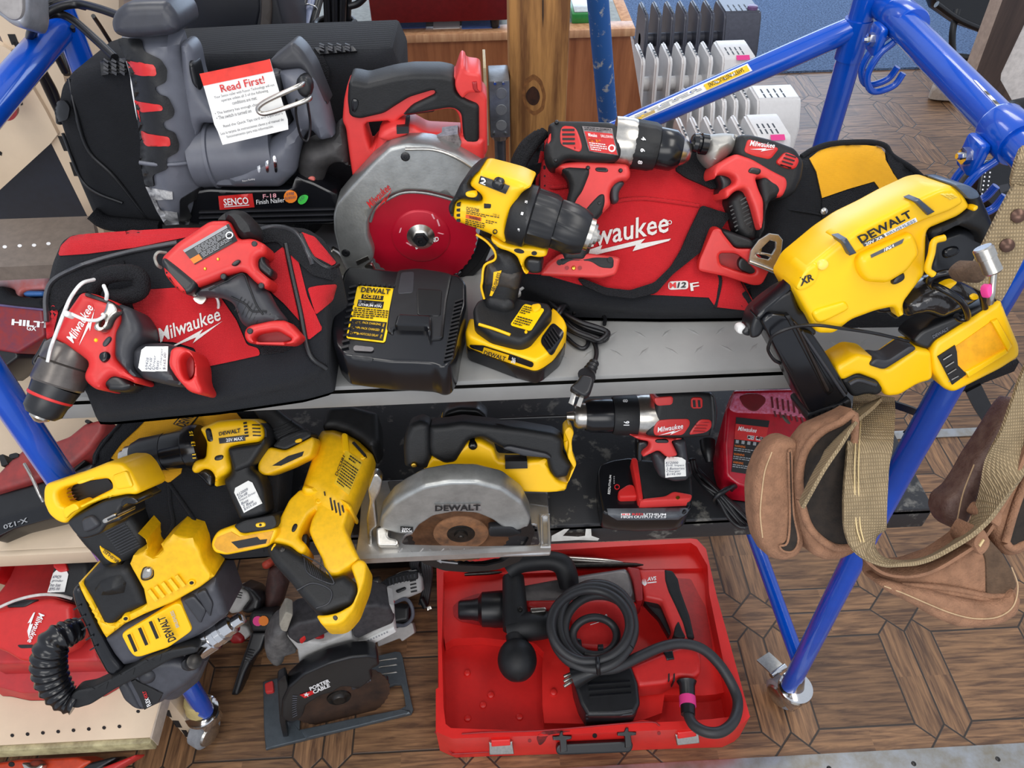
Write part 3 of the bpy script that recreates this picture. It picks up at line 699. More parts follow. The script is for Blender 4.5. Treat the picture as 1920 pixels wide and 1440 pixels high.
# things farther back at the left of the counter
v('W')
T = thing('plastic_tote', 'black plastic storage tote standing behind the black tool bag', 'tote', loc=(-.7, 1.7, 0))
f = Fr(450, 60, Y=1.62, a=78)
puff('tote_side', '340 -260 470 -250 512 -40 541 92 520 100 345 104 335 -100', mat('matt black plastic', (30,32,38), .5), .01, .25, .008, fr=f, sm=1)
puff('tote_rim', '346 -250 500 -250 510 20 506 62 486 82 440 90 350 92 350 80 430 78 470 70 488 50 490 10 478 -240 346 -240', mat('dusty black rim', (70,64,60), .5), .018, .006, .008, fr=f, sm=1)
puff('tote_recess', '350 -240 478 -240 488 20 482 50 466 66 440 74 350 78', mat('deep blue black', (12,16,26), .35), .012, .005, .004, fr=f, sm=1)
for i, (a, b, c, d_, r, m, lb) in enumerate(((556, 0, 541, 78, .0095, mat('orange rod blank', (200,84,24), .3), 'orange fishing rod with dark bands and a wire guide leaning behind the bags'),
        (575, 0, 556, 90, .006, BLKP, 'thin black rod leaning right beside the orange fishing rod'), (587, -5, 566, 92, .010, mat('silver blue rod', (150,160,190), .3), 'pale silver rod leaning between two black rods'),
        (600, -5, 573, 92, .009, BLKP, 'thicker black rod leaning between the silver rod and the black cable'))):
    T = thing('fishing_rod', lb, 'rod', loc=aty(a, b, 1.9), group='rods leaning behind the bags')
    p = aty(a, b, 1.9); q = aty(c, d_, 1.78); e = q-p
    tubew('rod_blank', [p-e*1.2, p, q, q+e*5], r, m, n=1)
    if i == 0:
        for t in (.18, .62): lathew('binding', p+e*t, p+e*(t+.09), [(0, r*1.12), (1, r*1.12)], BLKP)
        g = p+e*.30+np.array([.035, 0, 0]); tubew('rod_guide', [g+[.02*math.cos(k*.785), 0, .016*math.sin(k*.785)] for k in range(9)], .002, CHR)
T = thing('cable_bundle', 'thick bundle of black cables strapped with coils behind the black bag', 'cable', loc=aty(628, 60, 1.7))
for k in range(9):
    x = 612+k*5.2; yy = 1.66+.03*((k*5) % 3)
    tubew('cable_strand', [aty(x+(k-4)*2, -80, yy), aty(x, -10, yy), aty(x+(4-k)*.6, 38, yy), aty(x+(4-k)*1.0, 74, yy), aty(x+(4-k)*1.2, 120, yy+.03)], .0075, CORD, seg=8)
for k in range(5):
    y = 46+k*8; c = aty(629, y, 1.69); c2 = c; tubew('cable_coil', [c2+[.042*math.cos(t*.7854), .042*math.sin(t*.7854), .004*t/8] for t in range(9)], .0065, CORD, seg=8)
tubew('cable_tail', [aty(655, 12, 1.66), aty(672, 6, 1.66), aty(690, -12, 1.66)], .007, CORD, seg=8)
# right top corner: cart, board, shoe
T = thing('black_cart', 'black metal cart base with tube legs standing on the far mat', 'cart', loc=aty(1800, 60, 3.9))
f = Fr(1800, 40, Y=3.9, a=60)
puff('cart_tray', '1738 -40 1900 -60 1900 70 1868 62 1800 38 1756 8', BLKG, .02, .06, .01, fr=f)
tubew('cart_leg', [aty(1795, 18, 3.85), aty(1786, 60, 3.8), aty(1787, 96, 3.78), aty(1796, 106, 3.78), aty(1860, 108, 3.78), aty(1880, 90, 3.9)], .016, BLKP)
tubew('cart_edge', [aty(1756, 8, 3.8), aty(1800, 38, 3.8), aty(1868, 66, 3.8)], .015, BLKG)
T = thing('display_board', 'dark wood framed board with a cream panel at the right edge', 'board', loc=aty(1860, 150, 2.3))
f = Fr(1860, 100, Y=2.3, a=90)
puff('board_frame', '1886 -20 1990 -20 1990 320 1900 330 1822 140', DWOOD, .0, .04, 0, sm=0, fr=f, holes=['1928 30 1986 -10 1986 250 1904 200 1876 150 1877 138'])
puff('cream_panel', '1928 30 1986 -10 1986 250 1904 200 1876 150 1877 138', mat('cream panel', (232,226,220), .5), -.006, .03, 0, sm=0, fr=f)
puff('edge_band', '1881 -20 1887 -20 1826 146 1820 142', mat('pale edge band', (170,150,136), .5), .004, .04, 0, sm=0, fr=f)
v('D')
T = thing('shoe', 'toe of a pale beige shoe on the floor behind the blue rail', 'shoe', loc=atz(1360, 620, 0))
p = atz(1300, 650, .0); 
shoe = puff('shoe_upper', '1292 600 1310 545 1345 520 1460 520 1520 660 1420 668 1340 650 1296 628', mat('beige suede shoe', (176,160,146), .8, bump=.3), .03, None, .06, fr=Fr(1360, 640, z=.05, a=35), gz=.014)
puff('shoe_sole', '1290 612 1296 634 1340 656 1420 674 1520 668 1500 560 1300 560', mat('dark sole', (60,56,54), .6), .004, None, .004, fr=Fr(1360, 640, z=.012, a=0), gz=.0)
v('W')
T = thing('battery_charger_rack', 'black perforated plastic rack on the floor behind the right blue rail', 'rack', loc=atz(1850, 430, .0))
f = Fr(1860, 370, Y=1.62, a=50)
rk = puff('rack_body', '1838 320 1850 300 1900 290 1960 330 1960 470 1900 425 1832 360', BLKG, .02, .08, .012, fr=f, sm=1)
for i in range(6):
    for j in range(2): decal('vent_hole', [(1846+j*9-i*1.2+dx, 322+i*8+dy) for dx, dy in ((0, 0), (2.6, 0), (2.6, 3), (0, 3))], WINK, rk)
decal('status_window', '1872 348 1890 344 1894 356 1876 362', CHAR, rk)
T = thing('black_backpack', 'black padded object at the right edge beside the display board', 'bag', loc=aty(1905, 200, 1.9))
puff('bag_body', '1888 212 1905 188 1950 178 1960 270 1915 262', BLK, .04, .06, .03, fr=Fr(1900, 220, Y=2.0, a=60))
# ================================================================ beige store shelving at the left
def uprt(name, out, Y, slots, lab_, t=.03):
    T = thing(name, lab_, 'shelf upright', loc=aty(pts(out)[0][0], pts(out)[0][1], Y)); f = Fr(*pts(out)[0], Y=Y, a=90)
    o = puff('upright_post', out, BEI, .0, t, 0, sm=0, fr=f)
    for s_ in slots: decal('slot', s_, INK, o)
uprt('slotted_upright', '-60 -120 66 -60 212 500 401 917 385 917 176 430 60 196 -40 -20', 1.47, ['14 64 28 64 36 84 22 84','24 78 34 78 46 104 36 104', '108 255 116 255 128 283 120 283', '130 304 139 304 148 330 139 330', '62 0 75 0 86 22 78 28'], 'beige slotted steel upright rising behind the left end of the scaffold')
uprt('steel_back_panel', '60 -120 225 -120 222 40 420 560 412 880 390 880 60 60', 1.53, ['118 75 123 78 125 88 120 85'], 'plain beige steel back panel behind the top of the left blue leg')
T = thing('hanging_cord', 'black cords draped over the left blue rail and hanging beside the black bag', 'cord', loc=aty(90, 20, 1.30))
def cw(L_, r=.0062): tubew('cord_strand', [aty(x, y, Y_) for x, y, Y_ in L_], r, CORD, seg=10)
cw([(215, 108, 1.16), (180, 75, 1.2), (140, 40, 1.25), (110, 26, 1.26), (80, 32, 1.24), (62, 52, 1.22), (56, 75, 1.25), (64, 110, 1.32), (90, 170, 1.36), (112, 215, 1.38)])
cw([(225, 30, 1.2), (185, 16, 1.24), (150, 8, 1.27), (115, 12, 1.26), (85, 28, 1.24), (62, 60, 1.24), (75, 120, 1.33), (105, 180, 1.37), (112, 230, 1.38)])
cw([(160, 12, 1.3), (120, 3, 1.28), (95, 8, 1.27), (80, 25, 1.27), (86, 60, 1.36), (104, 100, 1.37), (122, 135, 1.38)])
cw([(175, 30, 1.32), (195, 60, 1.36), (215, 95, 1.38), (222, 130, 1.38)], .0035); cw([(136, 50, 1.33), (142, 85, 1.36), (152, 122, 1.36)], .0035); cw([(64, 0, 1.44), (76, 22, 1.44), (90, 50, 1.44), (118, 110, 1.40), (126, 140, 1.38)])
T = thing('store_shelf', 'beige angled steel shelf bracket panel at the left edge above the dark panel', 'shelf', loc=aty(50, 250, 1.3))
f = Fr(60, 250, Y=1.46, a=90, b=0)
o = puff('bracket_panel', '-80 40 20 95 84 205 108 252 94 270 0 356 -80 420', BEI, .0, .012, .0, fr=f, sm=0)
decal('rust_mark', '36 186 40 184 43 196 39 198', DST, o); decal('rust_mark', '-2 282 4 286 3 292 -2 290', DST, o)
T = thing('navy_panel', 'dark navy panel standing behind the beige bracket at the left', 'panel', loc=aty(60, 380, 1.55))
puff('panel_sheet', '-90 200 110 240 172 430 372 880 60 880 -90 440', NAVY, .0, .02, 0, fr=Fr(60, 380, Y=1.56, a=90), sm=0)
T = thing('store_shelf', 'grey brown steel shelf with a row of round holes left of the red tool bag', 'shelf', loc=atz(60, 460, 1.1))
gb = puff('shelf_deck', '-150 416 172 405 190 492 -150 508', mat('grey brown enamel', (120,108,98), .5), 0, .03, 0, fr=Fr(60, 460, z=1.12, a=0), sm=0)
for x, y in ((9, 463), (37, 461), (64, 460), (91, 457)): decal('hole', [(x+4.2*math.cos(t), y+3*math.sin(t)) for t in np.arange(0, 6.2, .6)], WINK, gb)
T = thing('silver_appliance', 'silver rounded appliance corner at the top left of the photo', 'appliance', loc=aty(20, 20, 1.1))
puff('shell', '-60 -60 50 -40 54 30 48 50 40 53 20 46 0 30 -60 -10', mat('silver plastic', (170,172,178), .3, .4), .02, .05, .02, fr=Fr(20, 10, Y=1.2, a=60), sm=2)
puff('face_panel', '-60 -60 42 -40 44 24 36 38 20 38 0 22 -60 -14', mat('grey face', (150,146,144), .4), .0225, .0, .004, fr=Fr(20, 10, Y=1.2, a=60), sm=2)
T = thing('red_disc', 'dark red round disc edge showing behind the left blue rail', 'disc', loc=aty(5, 210, 1.35))
c_ = aty(0, 200, 1.40); lathew('disc_body', c_, c_+[0, .01, 0], [(0, .028), (1, .028)], mat('dark red enamel', (150,36,42), .4))
# middle deck and bottom deck
T = thing('store_shelf', 'beige steel shelf deck under the red and black tool at the left', 'shelf', loc=(-1.2, 1.1, .63))
boxw('shelf_deck', (-2.0, .90, .612), (-.80, 1.42, .632), BEI, bev=.004); boxw('shelf_lip', (-2.0, .888, .592), (-.80, .902, .632), BEI, bev=.003)
T = thing('store_shelf', 'lowest beige steel shelf deck with a row of small holes at the bottom left', 'shelf', loc=(-1.2, 1.0, .30))
q = atz(283, 1382, .30); xr = q[0]
bd = boxw('shelf_deck', (-2.0, q[1], .29), (xr, 1.42, .30), BEI, bev=.002)
boxw('shelf_lip', (-2.0, q[1]-.012, .262), (xr+.002, q[1], .2985), mat('dirty cream enamel', (196,186,142), .55, c2=(120,108,78), sc=22), bev=.003)
boxw('side_flange', (xr, q[1]-.004, .262), (xr+.004, 1.42, .304), mat('scratched beige', (190,174,156), .5), bev=.001)
for i in range(8):
    x = 23+i*28.7; y = 1379-i*2.4
    decal('hole', [(x+3.6*math.cos(t), y+3.4*math.sin(t)) for t in np.arange(0, 6.2, .6)], INK, bd)
decal('hole', [(259+3.6*math.cos(t), 1334+3.0*math.sin(t)) for t in np.arange(0, 6.2, .6)], INK, bd)
T = thing('slotted_upright', 'beige slotted steel foot post beside the left caster', 'shelf upright', loc=(-.79, .8, 0))
v('J')
f = Fr(1200, 1200, z=.05, a=0)
P0 = [atz(1150, 1262, .004), atz(1240, 1240, .004)]
q0 = atz(1150, 1265, 0); q1 = atz(1240, 1215, 0)
up_ = boxw('upright_post', (q0[0], q0[1], 0), (q0[0]+.032, q0[1]+.05, .58), BEI, bev=.002)
for s_ in ('1008 1085 1040 1085 1056 1130 1026 1122', '1058 1148 1096 1150 1118 1192 1080 1190', '1112 1206 1142 1208 1172 1250 1140 1250'): decal('slot', s_, INK, up_)
# ================================================================ black tool bag and grey finish nailer
v('W')
f = Fr(400, 426, z=S1+.012, a=84)
thing('tool_bag', 'large black soft tool bag standing at the back left of the upper shelf', 'bag', f)
bg_ = P('bag_body', '113 165 135 135 190 118 300 108 450 100 600 95 735 90 752 130 757 250 757 424 300 424 180 418 142 330 118 250 105 210', BBAG, .02, .17, .03, wave=(.006, 9, 3), s=.016)
ptube('piping', '130 148 143 213 167 283 217 333 283 417', .003, BLKP, bg_)
ptube('piping', '118 250 150 330 180 360 230 380', .0025, BLKP, bg_)
for q in ('190 116 238 112 240 136 192 142', '590 92 662 90 670 98 600 104'):
    h = decal('grip_plate', q, BLKP, bg_, .006, th=.008)
for i in range(3): 
    x = 198+i*15; rows('grip_teeth', x, 117, x+9, 121, 0, 6, 4, 3.4, CHAR, bg_, lift=.012, th=.008)
for i in range(4): x = 600+i*16; rows('grip_teeth', x, 88, x+9, 91, 0, 4, 3, 2.6, CHAR, bg_, lift=.010, th=.008)
skin('side_strap', '580 95 600 92 618 130 612 200 594 200 596 130', WEB, bg_, .003, .004)
skin('buckle', '104 196 125 186 134 200 130 222 114 228 102 216', BLKP, bg_, .010, .016)
tube('shoulder_strap', [(172, 400), (200, 418), (260, 424), (300, 428)], .012, WEB, o=.03)
tube('shoulder_strap', [(560, 330), (600, 380), (585, 420), (560, 430)], .014, WEB, o=.035)
# --- nailer
v('A')
f = Fr(1000, 1240, z=S1+.075, Y=None, a=80); f = Fr(1000, 1240, Y=1.03, a=80)
thing('finish_nailer', 'large grey cordless finish nailer with red and black handle and a hanging paper card', 'nailer', f)
hs = P('motor_housing', '650 200 800 190 1010 180 1030 330 1090 500 1120 640 1150 900 1160 1050 1130 1180 1100 1268 940 1272 870 1180 810 1040 780 900 780 800 740 480 700 330 655 250', GRF, .05, .04, .05)
P('end_cap', '640 70 700 18 800 10 940 8 1000 90 1015 175 960 200 800 215 700 215 640 190 622 130', mat('graphite plastic', (52,54,62), .4), .056, .045, .02)
skin('rubber_grip', '660 215 800 226 812 290 905 335 940 390 935 460 872 492 892 530 945 545 982 620 975 655 915 690 930 725 985 745 1008 810 1000 855 935 890 945 950 862 985 872 1050 815 1045 786 900 790 800 745 480 708 330 668 250', BLK, hs, .0035, .006)
for q in ('712 336 872 368 882 425 800 426 752 412 748 470 730 400', '752 560 780 570 912 590 918 620 800 632 790 610 800 700 780 660', '800 730 830 750 955 770 960 820 830 822 810 790'): skin('red_insert', q, RED, hs, .0045, .003)
ptube('white_seam', '716 345 738 430 742 480 755 560 770 640 784 700 800 770', .0014, WINK, hs)
skin('worn_label', '818 1050 970 1078 972 1120 880 1125 900 1180 995 1195 1008 1262 930 1268 880 1185', mat('worn white label', (205,205,205), .5, c2=(70,72,80), sc=60), hs, .002, .002, sm=0)
skin('black_patch', '1010 1120 1150 1035 1165 1080 1050 1150 1095 1262 1010 1268', BLKP, hs, .003, .003)
ptube('collar_line', '785 915 880 925 1000 922 1120 905', .003, GRF, hs)
P('handle_bridge', '1010 240 1050 240 1085 290 1110 420 1150 540 1240 650 1300 700 1130 695 1110 800 1030 640 1020 400', GRF, .03, None, .02)
P('bridge_pad', '1060 340 1090 350 1130 520 1080 480 1060 400', BLKP, .034, 0, .01)
lathe('cylinder', ((1110, 880, 0), (1560, 850, 0)), [(0, .045), (.2, .045), (.21, .048), (.25, .048), (.26, .045), (1, .045)], GRF, seg=40)
hk = P('hook_housing', '1560 400 1690 385 1770 440 1830 580 1882 780 1800 800 1740 730 1690 800 1660 980 1580 1060 1330 1062 1170 1060 1200 1000 1340 930 1430 850 1560 770 1650 690 1600 560', GRF, .045, .02, .03)
P('nose_cover', '1510 345 1580 290 1645 235 1700 285 1760 380 1800 480 1850 600 1800 560 1700 385 1560 396', CHAR, .03, .03, .015)
P('trigger_cover', '1360 400 1500 420 1590 400 1600 560 1640 700 1500 770 1400 790 1300 700 1340 560', CHAR, .02, .02, .01)
for x in (1450, 1497, 1545): skin('vent_slot', [(x-10, 880), (x, 872), (x+10, 885), (x+16, 968), (x+2, 972)], CHR, hk, .001, .002)
mg = P('magazine', '1030 1085 1170 1060 1330 1066 1640 1062 1660 990 1760 1020 1900 1090 1900 1262 1100 1262 1025 1250', BLKG, .03, None, .006, sm=1)
rows('magazine_rib', 1120, 1195, 1890, 1175, 0, 30, 3, 7, CHAR, mg, lift=.003, th=.004)
L = Lab('1228 1103 1420 1088 1432 1165 1236 1180', RED, mg, 'brand_label', .001); L.t('SENCO', .14, .2, .86, .72, WINK, .02); L.rect(.14, .78, .86, .84, WINK)
txt('F-18', 1480, 1116, 1556, 1110, 24, mat('pink print', (240,170,180), .5), mg, bold=.015); txt('Finish Nailer', 1443, 1150, 1602, 1136, 26, WINK, mg)
s1 = skin('round_sticker', circ(1635, 1105, 38, 36), ORG, mg, .002, .001, sm=0); txt('6998', 1612, 1100, 1655, 1096, 18, PEN, s1, sh=.2); txt('$28500', 1603, 1125, 1665, 1118, 18, PEN, s1, sh=.2)
s2 = skin('green_sticker', '1672 1130 1690 1100 1720 1092 1738 1104 1720 1140 1690 1152', GRN, mg, .0025, .001); txt('LO', 1690, 1130, 1715, 1112, 18, PEN, s2, sh=.2)
txt('Patent Pending', 1365, 1025, 1435, 1012, 12, WINK, hk)
tube('belt_hook', [(1705, 468, .06), (1690, 480, .075), (1600, 520, .08), (1480, 580, .08), (1450, 618, .08), (1490, 640, .08), (1610, 606, .08), (1730, 562, .075), (1745, 545, .055)], .0032, SIL, seg=10)
P('hook_socket', circ(1710, 490, 45, 65, rot=-.3), BLKP, .05, 0, .01, sm=0)
tube('tag_string', [(1670, 560, .07), (1665, 640, .06), (1690, 760, .05), (1730, 790, .05), (1745, 700, .05), (1730, 580, .06)], .0018, CORD, seg=6)
# paper card
cf = Fr(1370, 580, p=f.at(1370, 580, .062), n=nrm(72, 4))
cd_ = P('paper_card', '1122 415 1300 382 1518 333 1560 480 1608 640 1618 672 1622 728 1450 770 1252 815 1225 740 1205 700 1190 640 1150 500', PAP, .0006, .0006, 0, sm=0, fr=cf, wave=(.002, 40, 5), s=.006)
L = Lab('1122 415 1518 333 1622 728 1250 815', None, cd_, lift=.0005); L.par = cd_
L.rect(0, 0, 1, .17, mat('card red', (226,48,34), .6), 'red_band'); CRD = mat('card red print', (206,40,40), .6)
L.t('Read First!', .22, .2, .85, .31, CRD, .012); G_ = mat('card grey print', (70,70,78), .7)
for i, (t, a, b) in enumerate((('Your Senco nailer with Fusion Technology will not', .10, .97), ('operate unless all 3 of the following', .18, .86), ('conditions are met:', .32, .68), ('• The battery has enough charge', .04, .72), ('• The switch is turned on', .04, .55), ('Read the Quick Tips card and Operator\'s', .1, .98), ('Lea la tarjeta de instrucciones claves y el manual de', .03, .97), ('funcionamiento para más información.', .1, .8))):
    w = (.335, .395, .455, .55, .61, .74, .83, .89)[i]; L.t(t, a, w, b, w+.048, G_)
# ================================================================ red 18V circular saw
v('F')
f = Fr(460, 735, z=S1+.006, a=86)
thing('circular_saw', 'red and black cordless circular saw with a red blade standing on the upper shelf', 'saw', f)
gd = P('upper_guard', '75 370 95 300 180 200 300 70 390 -12 500 -35 640 -20 770 30 900 105 1000 190 1050 300 1060 400 1000 430 920 420 860 350 800 300 740 268 600 235 480 230 400 258 310 320 272 400 272 490 305 580 300 622 250 660 200 700 165 700 110 590 78 460', ALU, .012, .035, .008)
c = f.at(568, 487, -.008); n = f.n
T_ = []
lathew('saw_blade', c-n*.0012, c+n*.0012, [(0, .0865), (1, .0865)], BLADE, seg=144, flute=(0, 1, 3, .022))
lathew('blade_boss', c, c+n*.003, [(0, .046), (.6, .045), (1, .042)], BLADE, seg=40)
ar = lathew('arbor_washer', c, c+n*.010, [(0, .0215), (.3, .0215), (.8, .015), (1, .012)], SIL, seg=32)
lathew('arbor_bolt', c+n*.008, c+n*.018, [(0, .0125), (.3, .0125), (.35, .009), (1, .009), (1, .004), (.6, .004)], BLKP, seg=6, par=ar, smooth=10)
P('lower_guard', '560 760 640 772 720 765 810 715 880 640 925 540 940 450 980 450 960 560 915 660 830 740 740 785 640 790', BLKP, .0, .02, .004, o=-.012)
P('lower_guard_plate', '700 745 800 680 870 580 905 450 960 430 945 560 880 660 800 730 720 770', BLKG, .002, .006, .002, o=-.012)
ptube('guard_seam', '480 -2 640 2 770 50 900 135 980 210', .0022, SIL, gd); ptube('guard_rim', '278 405 312 330 402 268 482 240 600 245 738 280 800 312', .003, ALU, gd)
mlogo(285, 333, 402, 222, 44, CRD, gd)
Fz = Fr(0, 0, p=c+n*.004, n=n)
bl = [o for o in CT.children if o.name.startswith(('saw_blade', 'blade_boss'))]
txt('DIAMOND', 540, 562, 672, 512, 26, WINK, bl, bold=.02, sh=.1)
for x, y, x2, y2 in ((444, 470, 452, 440), (482, 525, 510, 540), (625, 365, 640, 390), (655, 395, 668, 430), (660, 470, 690, 475)): decal('print_mark', [(x, y), (x+8, y-3), (x2+8, y2), (x2, y2+3)], mat('pink print', (240,170,180), .5), bl)
for x, y in ((480, 42), (145, 583)): screw(x, y, .0065, BLKP, tg=gd)
decal('stamped_plate', '202 630 268 600 278 618 212 652', SIL, gd)
P('blade_cover_lever', '240 660 290 640 330 715 310 720 280 690', SIL, .006, .006, .002, o=.0, sm=1)
P('saw_shoe', '60 560 110 590 160 700 240 760 250 790 100 790 60 700', SIL, .004, .01, .002, o=-.03, sm=1)
# coral body behind the guard
v('B'); fb = f.up(-.055)
P('gear_case', '440 960 470 880 520 740 600 700 700 705 780 750 1000 760 1110 780 1110 900 1060 960 900 1100 500 1150 380 1060', CORAL, .03, .03, .02, fr=fb)
hf = P('handle_frame', '335 472 400 480 600 440 820 425 930 440 950 420 970 362 997 370 1002 400 1086 415 1092 520 1120 540 1122 860 1070 925 980 880 700 810 560 840 440 940 370 1040 345 880 325 720 305 685 315 560', CORAL, .022, .026, .008, fr=fb, holes=['430 692 580 680 586 760 505 790 462 845 440 760', '640 655 720 640 900 612 940 616 965 660 976 762 860 757 740 762 650 790 612 800 608 690'], sm=1)
P('rubber_grip', '341 458 380 458 440 472 600 431 700 417 860 418 938 436 945 520 1000 560 1075 590 1076 800 990 818 975 640 940 612 900 608 720 640 640 652 700 590 832 528 822 507 680 550 600 600 540 640 400 672 345 655 334 560', BLK, .0285, .03, .009, fr=fb, sm=1)
P('lock_button', '355 560 375 550 400 565 395 610 370 645 355 620', BLKG, .031, 0, .004, fr=fb)
P('trigger', '700 610 790 590 820 600 830 632 720 645 660 655 660 625', BLKP, .016, None, .008, fr=fb)
P('front_handle', '285 700 320 720 335 770 348 965 310 925 260 925 220 960 192 1040 130 1072 80 1050 48 990 50 890 80 830 130 800 180 795 235 770', mat('worn black rubber', (62,60,60), .55, c2=(38,37,38), sc=30), .03, None, .03, fr=fb)
P('knob_cap', circ(130, 1012, 22), mat('pale red plastic', (214,110,100), .5), .031, 0, .004, fr=fb, sm=0)
P('battery_rail', '936 470 952 420 972 362 996 372 1002 402 1085 412 1094 525 1010 522 985 560 950 520', CORAL, .034, .03, .006, fr=fb, sm=1)
P('terminal_block', '1035 460 1062 458 1066 500 1080 520 1056 522 1040 500', REDD, .036, 0, .002, fr=fb, sm=0)
P('rating_label', '742 782 955 755 975 800 970 822 840 835', mat('silver label', (150,142,142), .4, .4, c2=(90,84,86), sc=120), .0315, 0, .0, fr=fb, sm=0)
P('motor_cap', '500 780 520 740 600 700 680 706 680 760 560 800', CORAL, .04, .0, .012, fr=fb); P('cap_label', '610 712 678 712 680 750 612 754', BLKP, .041, 0, 0, fr=fb, sm=0)
v('W')
# ================================================================ left red tool bag with two tools
f = Fr(300, 768, z=S1+.014, a=38); FB = f
thing('tool_bag', 'red and black nylon tool bag at the left end of the upper shelf', 'bag', f, loc=f.p)
rb = P('bag_body', '112 450 132 437 250 428 380 424 480 415 575 425 605 445 632 495 640 520 612 560 613 620 615 697 560 722 400 758 200 785 170 783 160 742 112 660 86 600 83 540 95 490', BBAG, .025, 0, .03, gz=S1+.002, wave=(.006, 14, 4), s=.014)
v('E')
for q in ('330 330 345 275 395 225 480 205 700 190 1000 172 1230 168 1240 190 1000 236 750 285 500 318', '745 600 760 560 830 520 1000 508 1240 560 1330 690 1390 830 1455 850 1465 888 1300 925 1120 962 1098 850 980 815 860 808 800 740',
          '1500 350 1590 280 1650 256 1690 400 1730 560 1812 742 1735 805 1690 700 1600 600 1510 520', '1690 195 1770 225 1850 320 1892 372 1850 392 1760 330', '1730 510 1800 495 1895 488 1870 580 1775 662', '256 690 300 600 330 640 300 780 262 800'):
    skin('red_panel', q, RBAG, rb, .002, .003)
ptube('piping', '1608 262 1640 420 1690 640 1740 880 1835 962', .0035, BLKP, rb); ptube('piping', '1690 210 1760 340 1850 400 1900 380', .003, BLKP, rb)
skin('mesh_panel', '1462 850 1560 800 1700 800 1610 870 1470 890', WEB, rb, .002, .003)
zt = mat('zipper teeth', (74,76,80), .35, .3)
ptube('zipper', '262 700 258 560 300 470 420 400 560 350 760 300 1000 255', .0035, zt, rb, seg=6); ptube('zipper', '1420 200 1540 170 1660 200 1740 330 1760 380', .0035, zt, rb, seg=6)
tube('zipper_pull', [(262, 800), (225, 870), (195, 920), (205, 940), (245, 925)], .003, BLKP, o=.02)
tube('carry_handle', [(540, 520, .04), (580, 450, .055), (680, 425, .06), (780, 440, .055), (790, 520, .05), (700, 560, .05), (600, 560, .045)], [.011]*7, WEB, n=6)
skin('web_strap', '270 560 330 480 480 400 700 350 700 400 560 470 520 520 400 560 330 640 290 700', WEB, rb, .002, .003)
skin('web_strap', '1460 180 1600 150 1700 230 1760 330 1890 400 1880 470 1760 440 1640 330 1560 250 1460 260', WEB, rb, .003, .004)
mlogo(905, 818, 1250, 690, 78, THR, rb, name='embroidered_logo', lift=.003)
# --- drill driver
f = FB.up(.050)
thing('drill_driver', 'red drill driver with a tag and white zip tie on the left red bag', 'drill', f)
db = P('body', '455 530 530 540 660 590 700 650 670 760 645 900 700 960 780 1020 768 1052 700 1020 620 1000 575 1050 592 1086 530 1080 480 1040 468 1000 500 930 440 880 310 800 300 770 370 650', RED, .03, None, .018)
P('motor_cover', '655 590 740 622 790 700 802 770 745 850 728 960 776 1010 745 1012 690 960 640 900 642 760 680 690', CHAR, .033, None, .02)
gp = P('grip', '722 850 790 815 900 812 970 825 1000 880 985 960 1030 1062 960 1058 860 1035 780 1012 735 960', CHAR, .025, None, .024)
P('battery_collar', '958 850 1010 835 1080 862 1112 940 1115 1030 1145 1085 1128 1112 1060 1092 990 1015 945 945', RED, .027, None, .008, holes=['1012 905 1050 870 1088 905 1094 985 1080 1020 1045 1032 1020 985'])
P('socket_floor', '1005 905 1050 865 1095 905 1096 1000 1050 1040 1015 985', REDD, .005, .01, .002)
lathe('torque_collar', ((412, 835, 0), (318, 1060, 0)), [(0, .026), (.12, .031), (.45, .031), (.47, .029), (.5, .031), (.95, .0315), (1, .029)], mat('graphite metal', (105,100,96), .32, .6), seg=40)
ck = lathe('chuck', ((320, 1055, 0), (228, 1225, 0)), [(0, .029), (.45, .026), (.55, .0245), (.85, .0235), (1, .018)], BLKP, seg=40)
lathe('red_ring', ((286, 1116, 0), (277, 1135, 0)), [(0, .0262), (.2, .0270), (.8, .0268), (1, .0255)], RED, seg=40)
lathe('chuck_nose', ((228, 1225, 0), (208, 1262, 0)), [(0, .013), (.4, .012), (.7, .008), (1, .004)], SIL, seg=20)
P('trigger', '555 1055 590 1010 640 985 690 1000 735 1045 760 1055 700 1092 610 1088 600 1070', BLKP, .02, None, .012)
P('direction_switch', '560 872 598 862 612 888 602 918 575 932 552 905', BLKG, .035, 0, .004); P('gauge_strip', '572 822 600 785 622 780 625 802 600 838 580 842', CHAR, .032, 0, .003)
for q in ('600 582 640 592 668 632 655 652 625 672 600 735 565 758 530 748 524 722 560 668 588 640',): cl_ = P('belt_clip', q, SIL, .046, -.036, .004, holes=['560 700 580 680 592 700 578 728 560 728'])
P('mode_lens', circ(538, 803, 12), YINK, .0315, 0, .002, sm=0)
mlogo(415, 822, 530, 622, 52, WINK, db)
P('warning_label', '375 770 520 600 530 640 440 810', RED, .031, 0, 0, sm=0)
for q in ('480 530 640 590 640 610 470 555',): P('top_vents', q, BLKP, .032, .02, .004)
tg_ = tag('778 976 800 842 946 842 940 980', gp, ['69428', 'Drill', 'Driver', 'Batt', '+ charger', '$165.00'])
for q in ([(530, 462, .03), (460, 485, .05), (400, 560, .055), (360, 650, .055), (318, 760, .05), (285, 850, .045), (268, 925, .04)], [(400, 655, .055), (470, 685, .05), (540, 692, .05), (585, 668, .05), (575, 655, .05)], [(583, 495, .05), (600, 540, .055), (598, 575, .05)]): tube('zip_tie', q, .0022, WHT, seg=6)
P('zip_tie_head', '345 640 365 630 400 650 385 678 355 668', WHT, .06, -.05, .002)
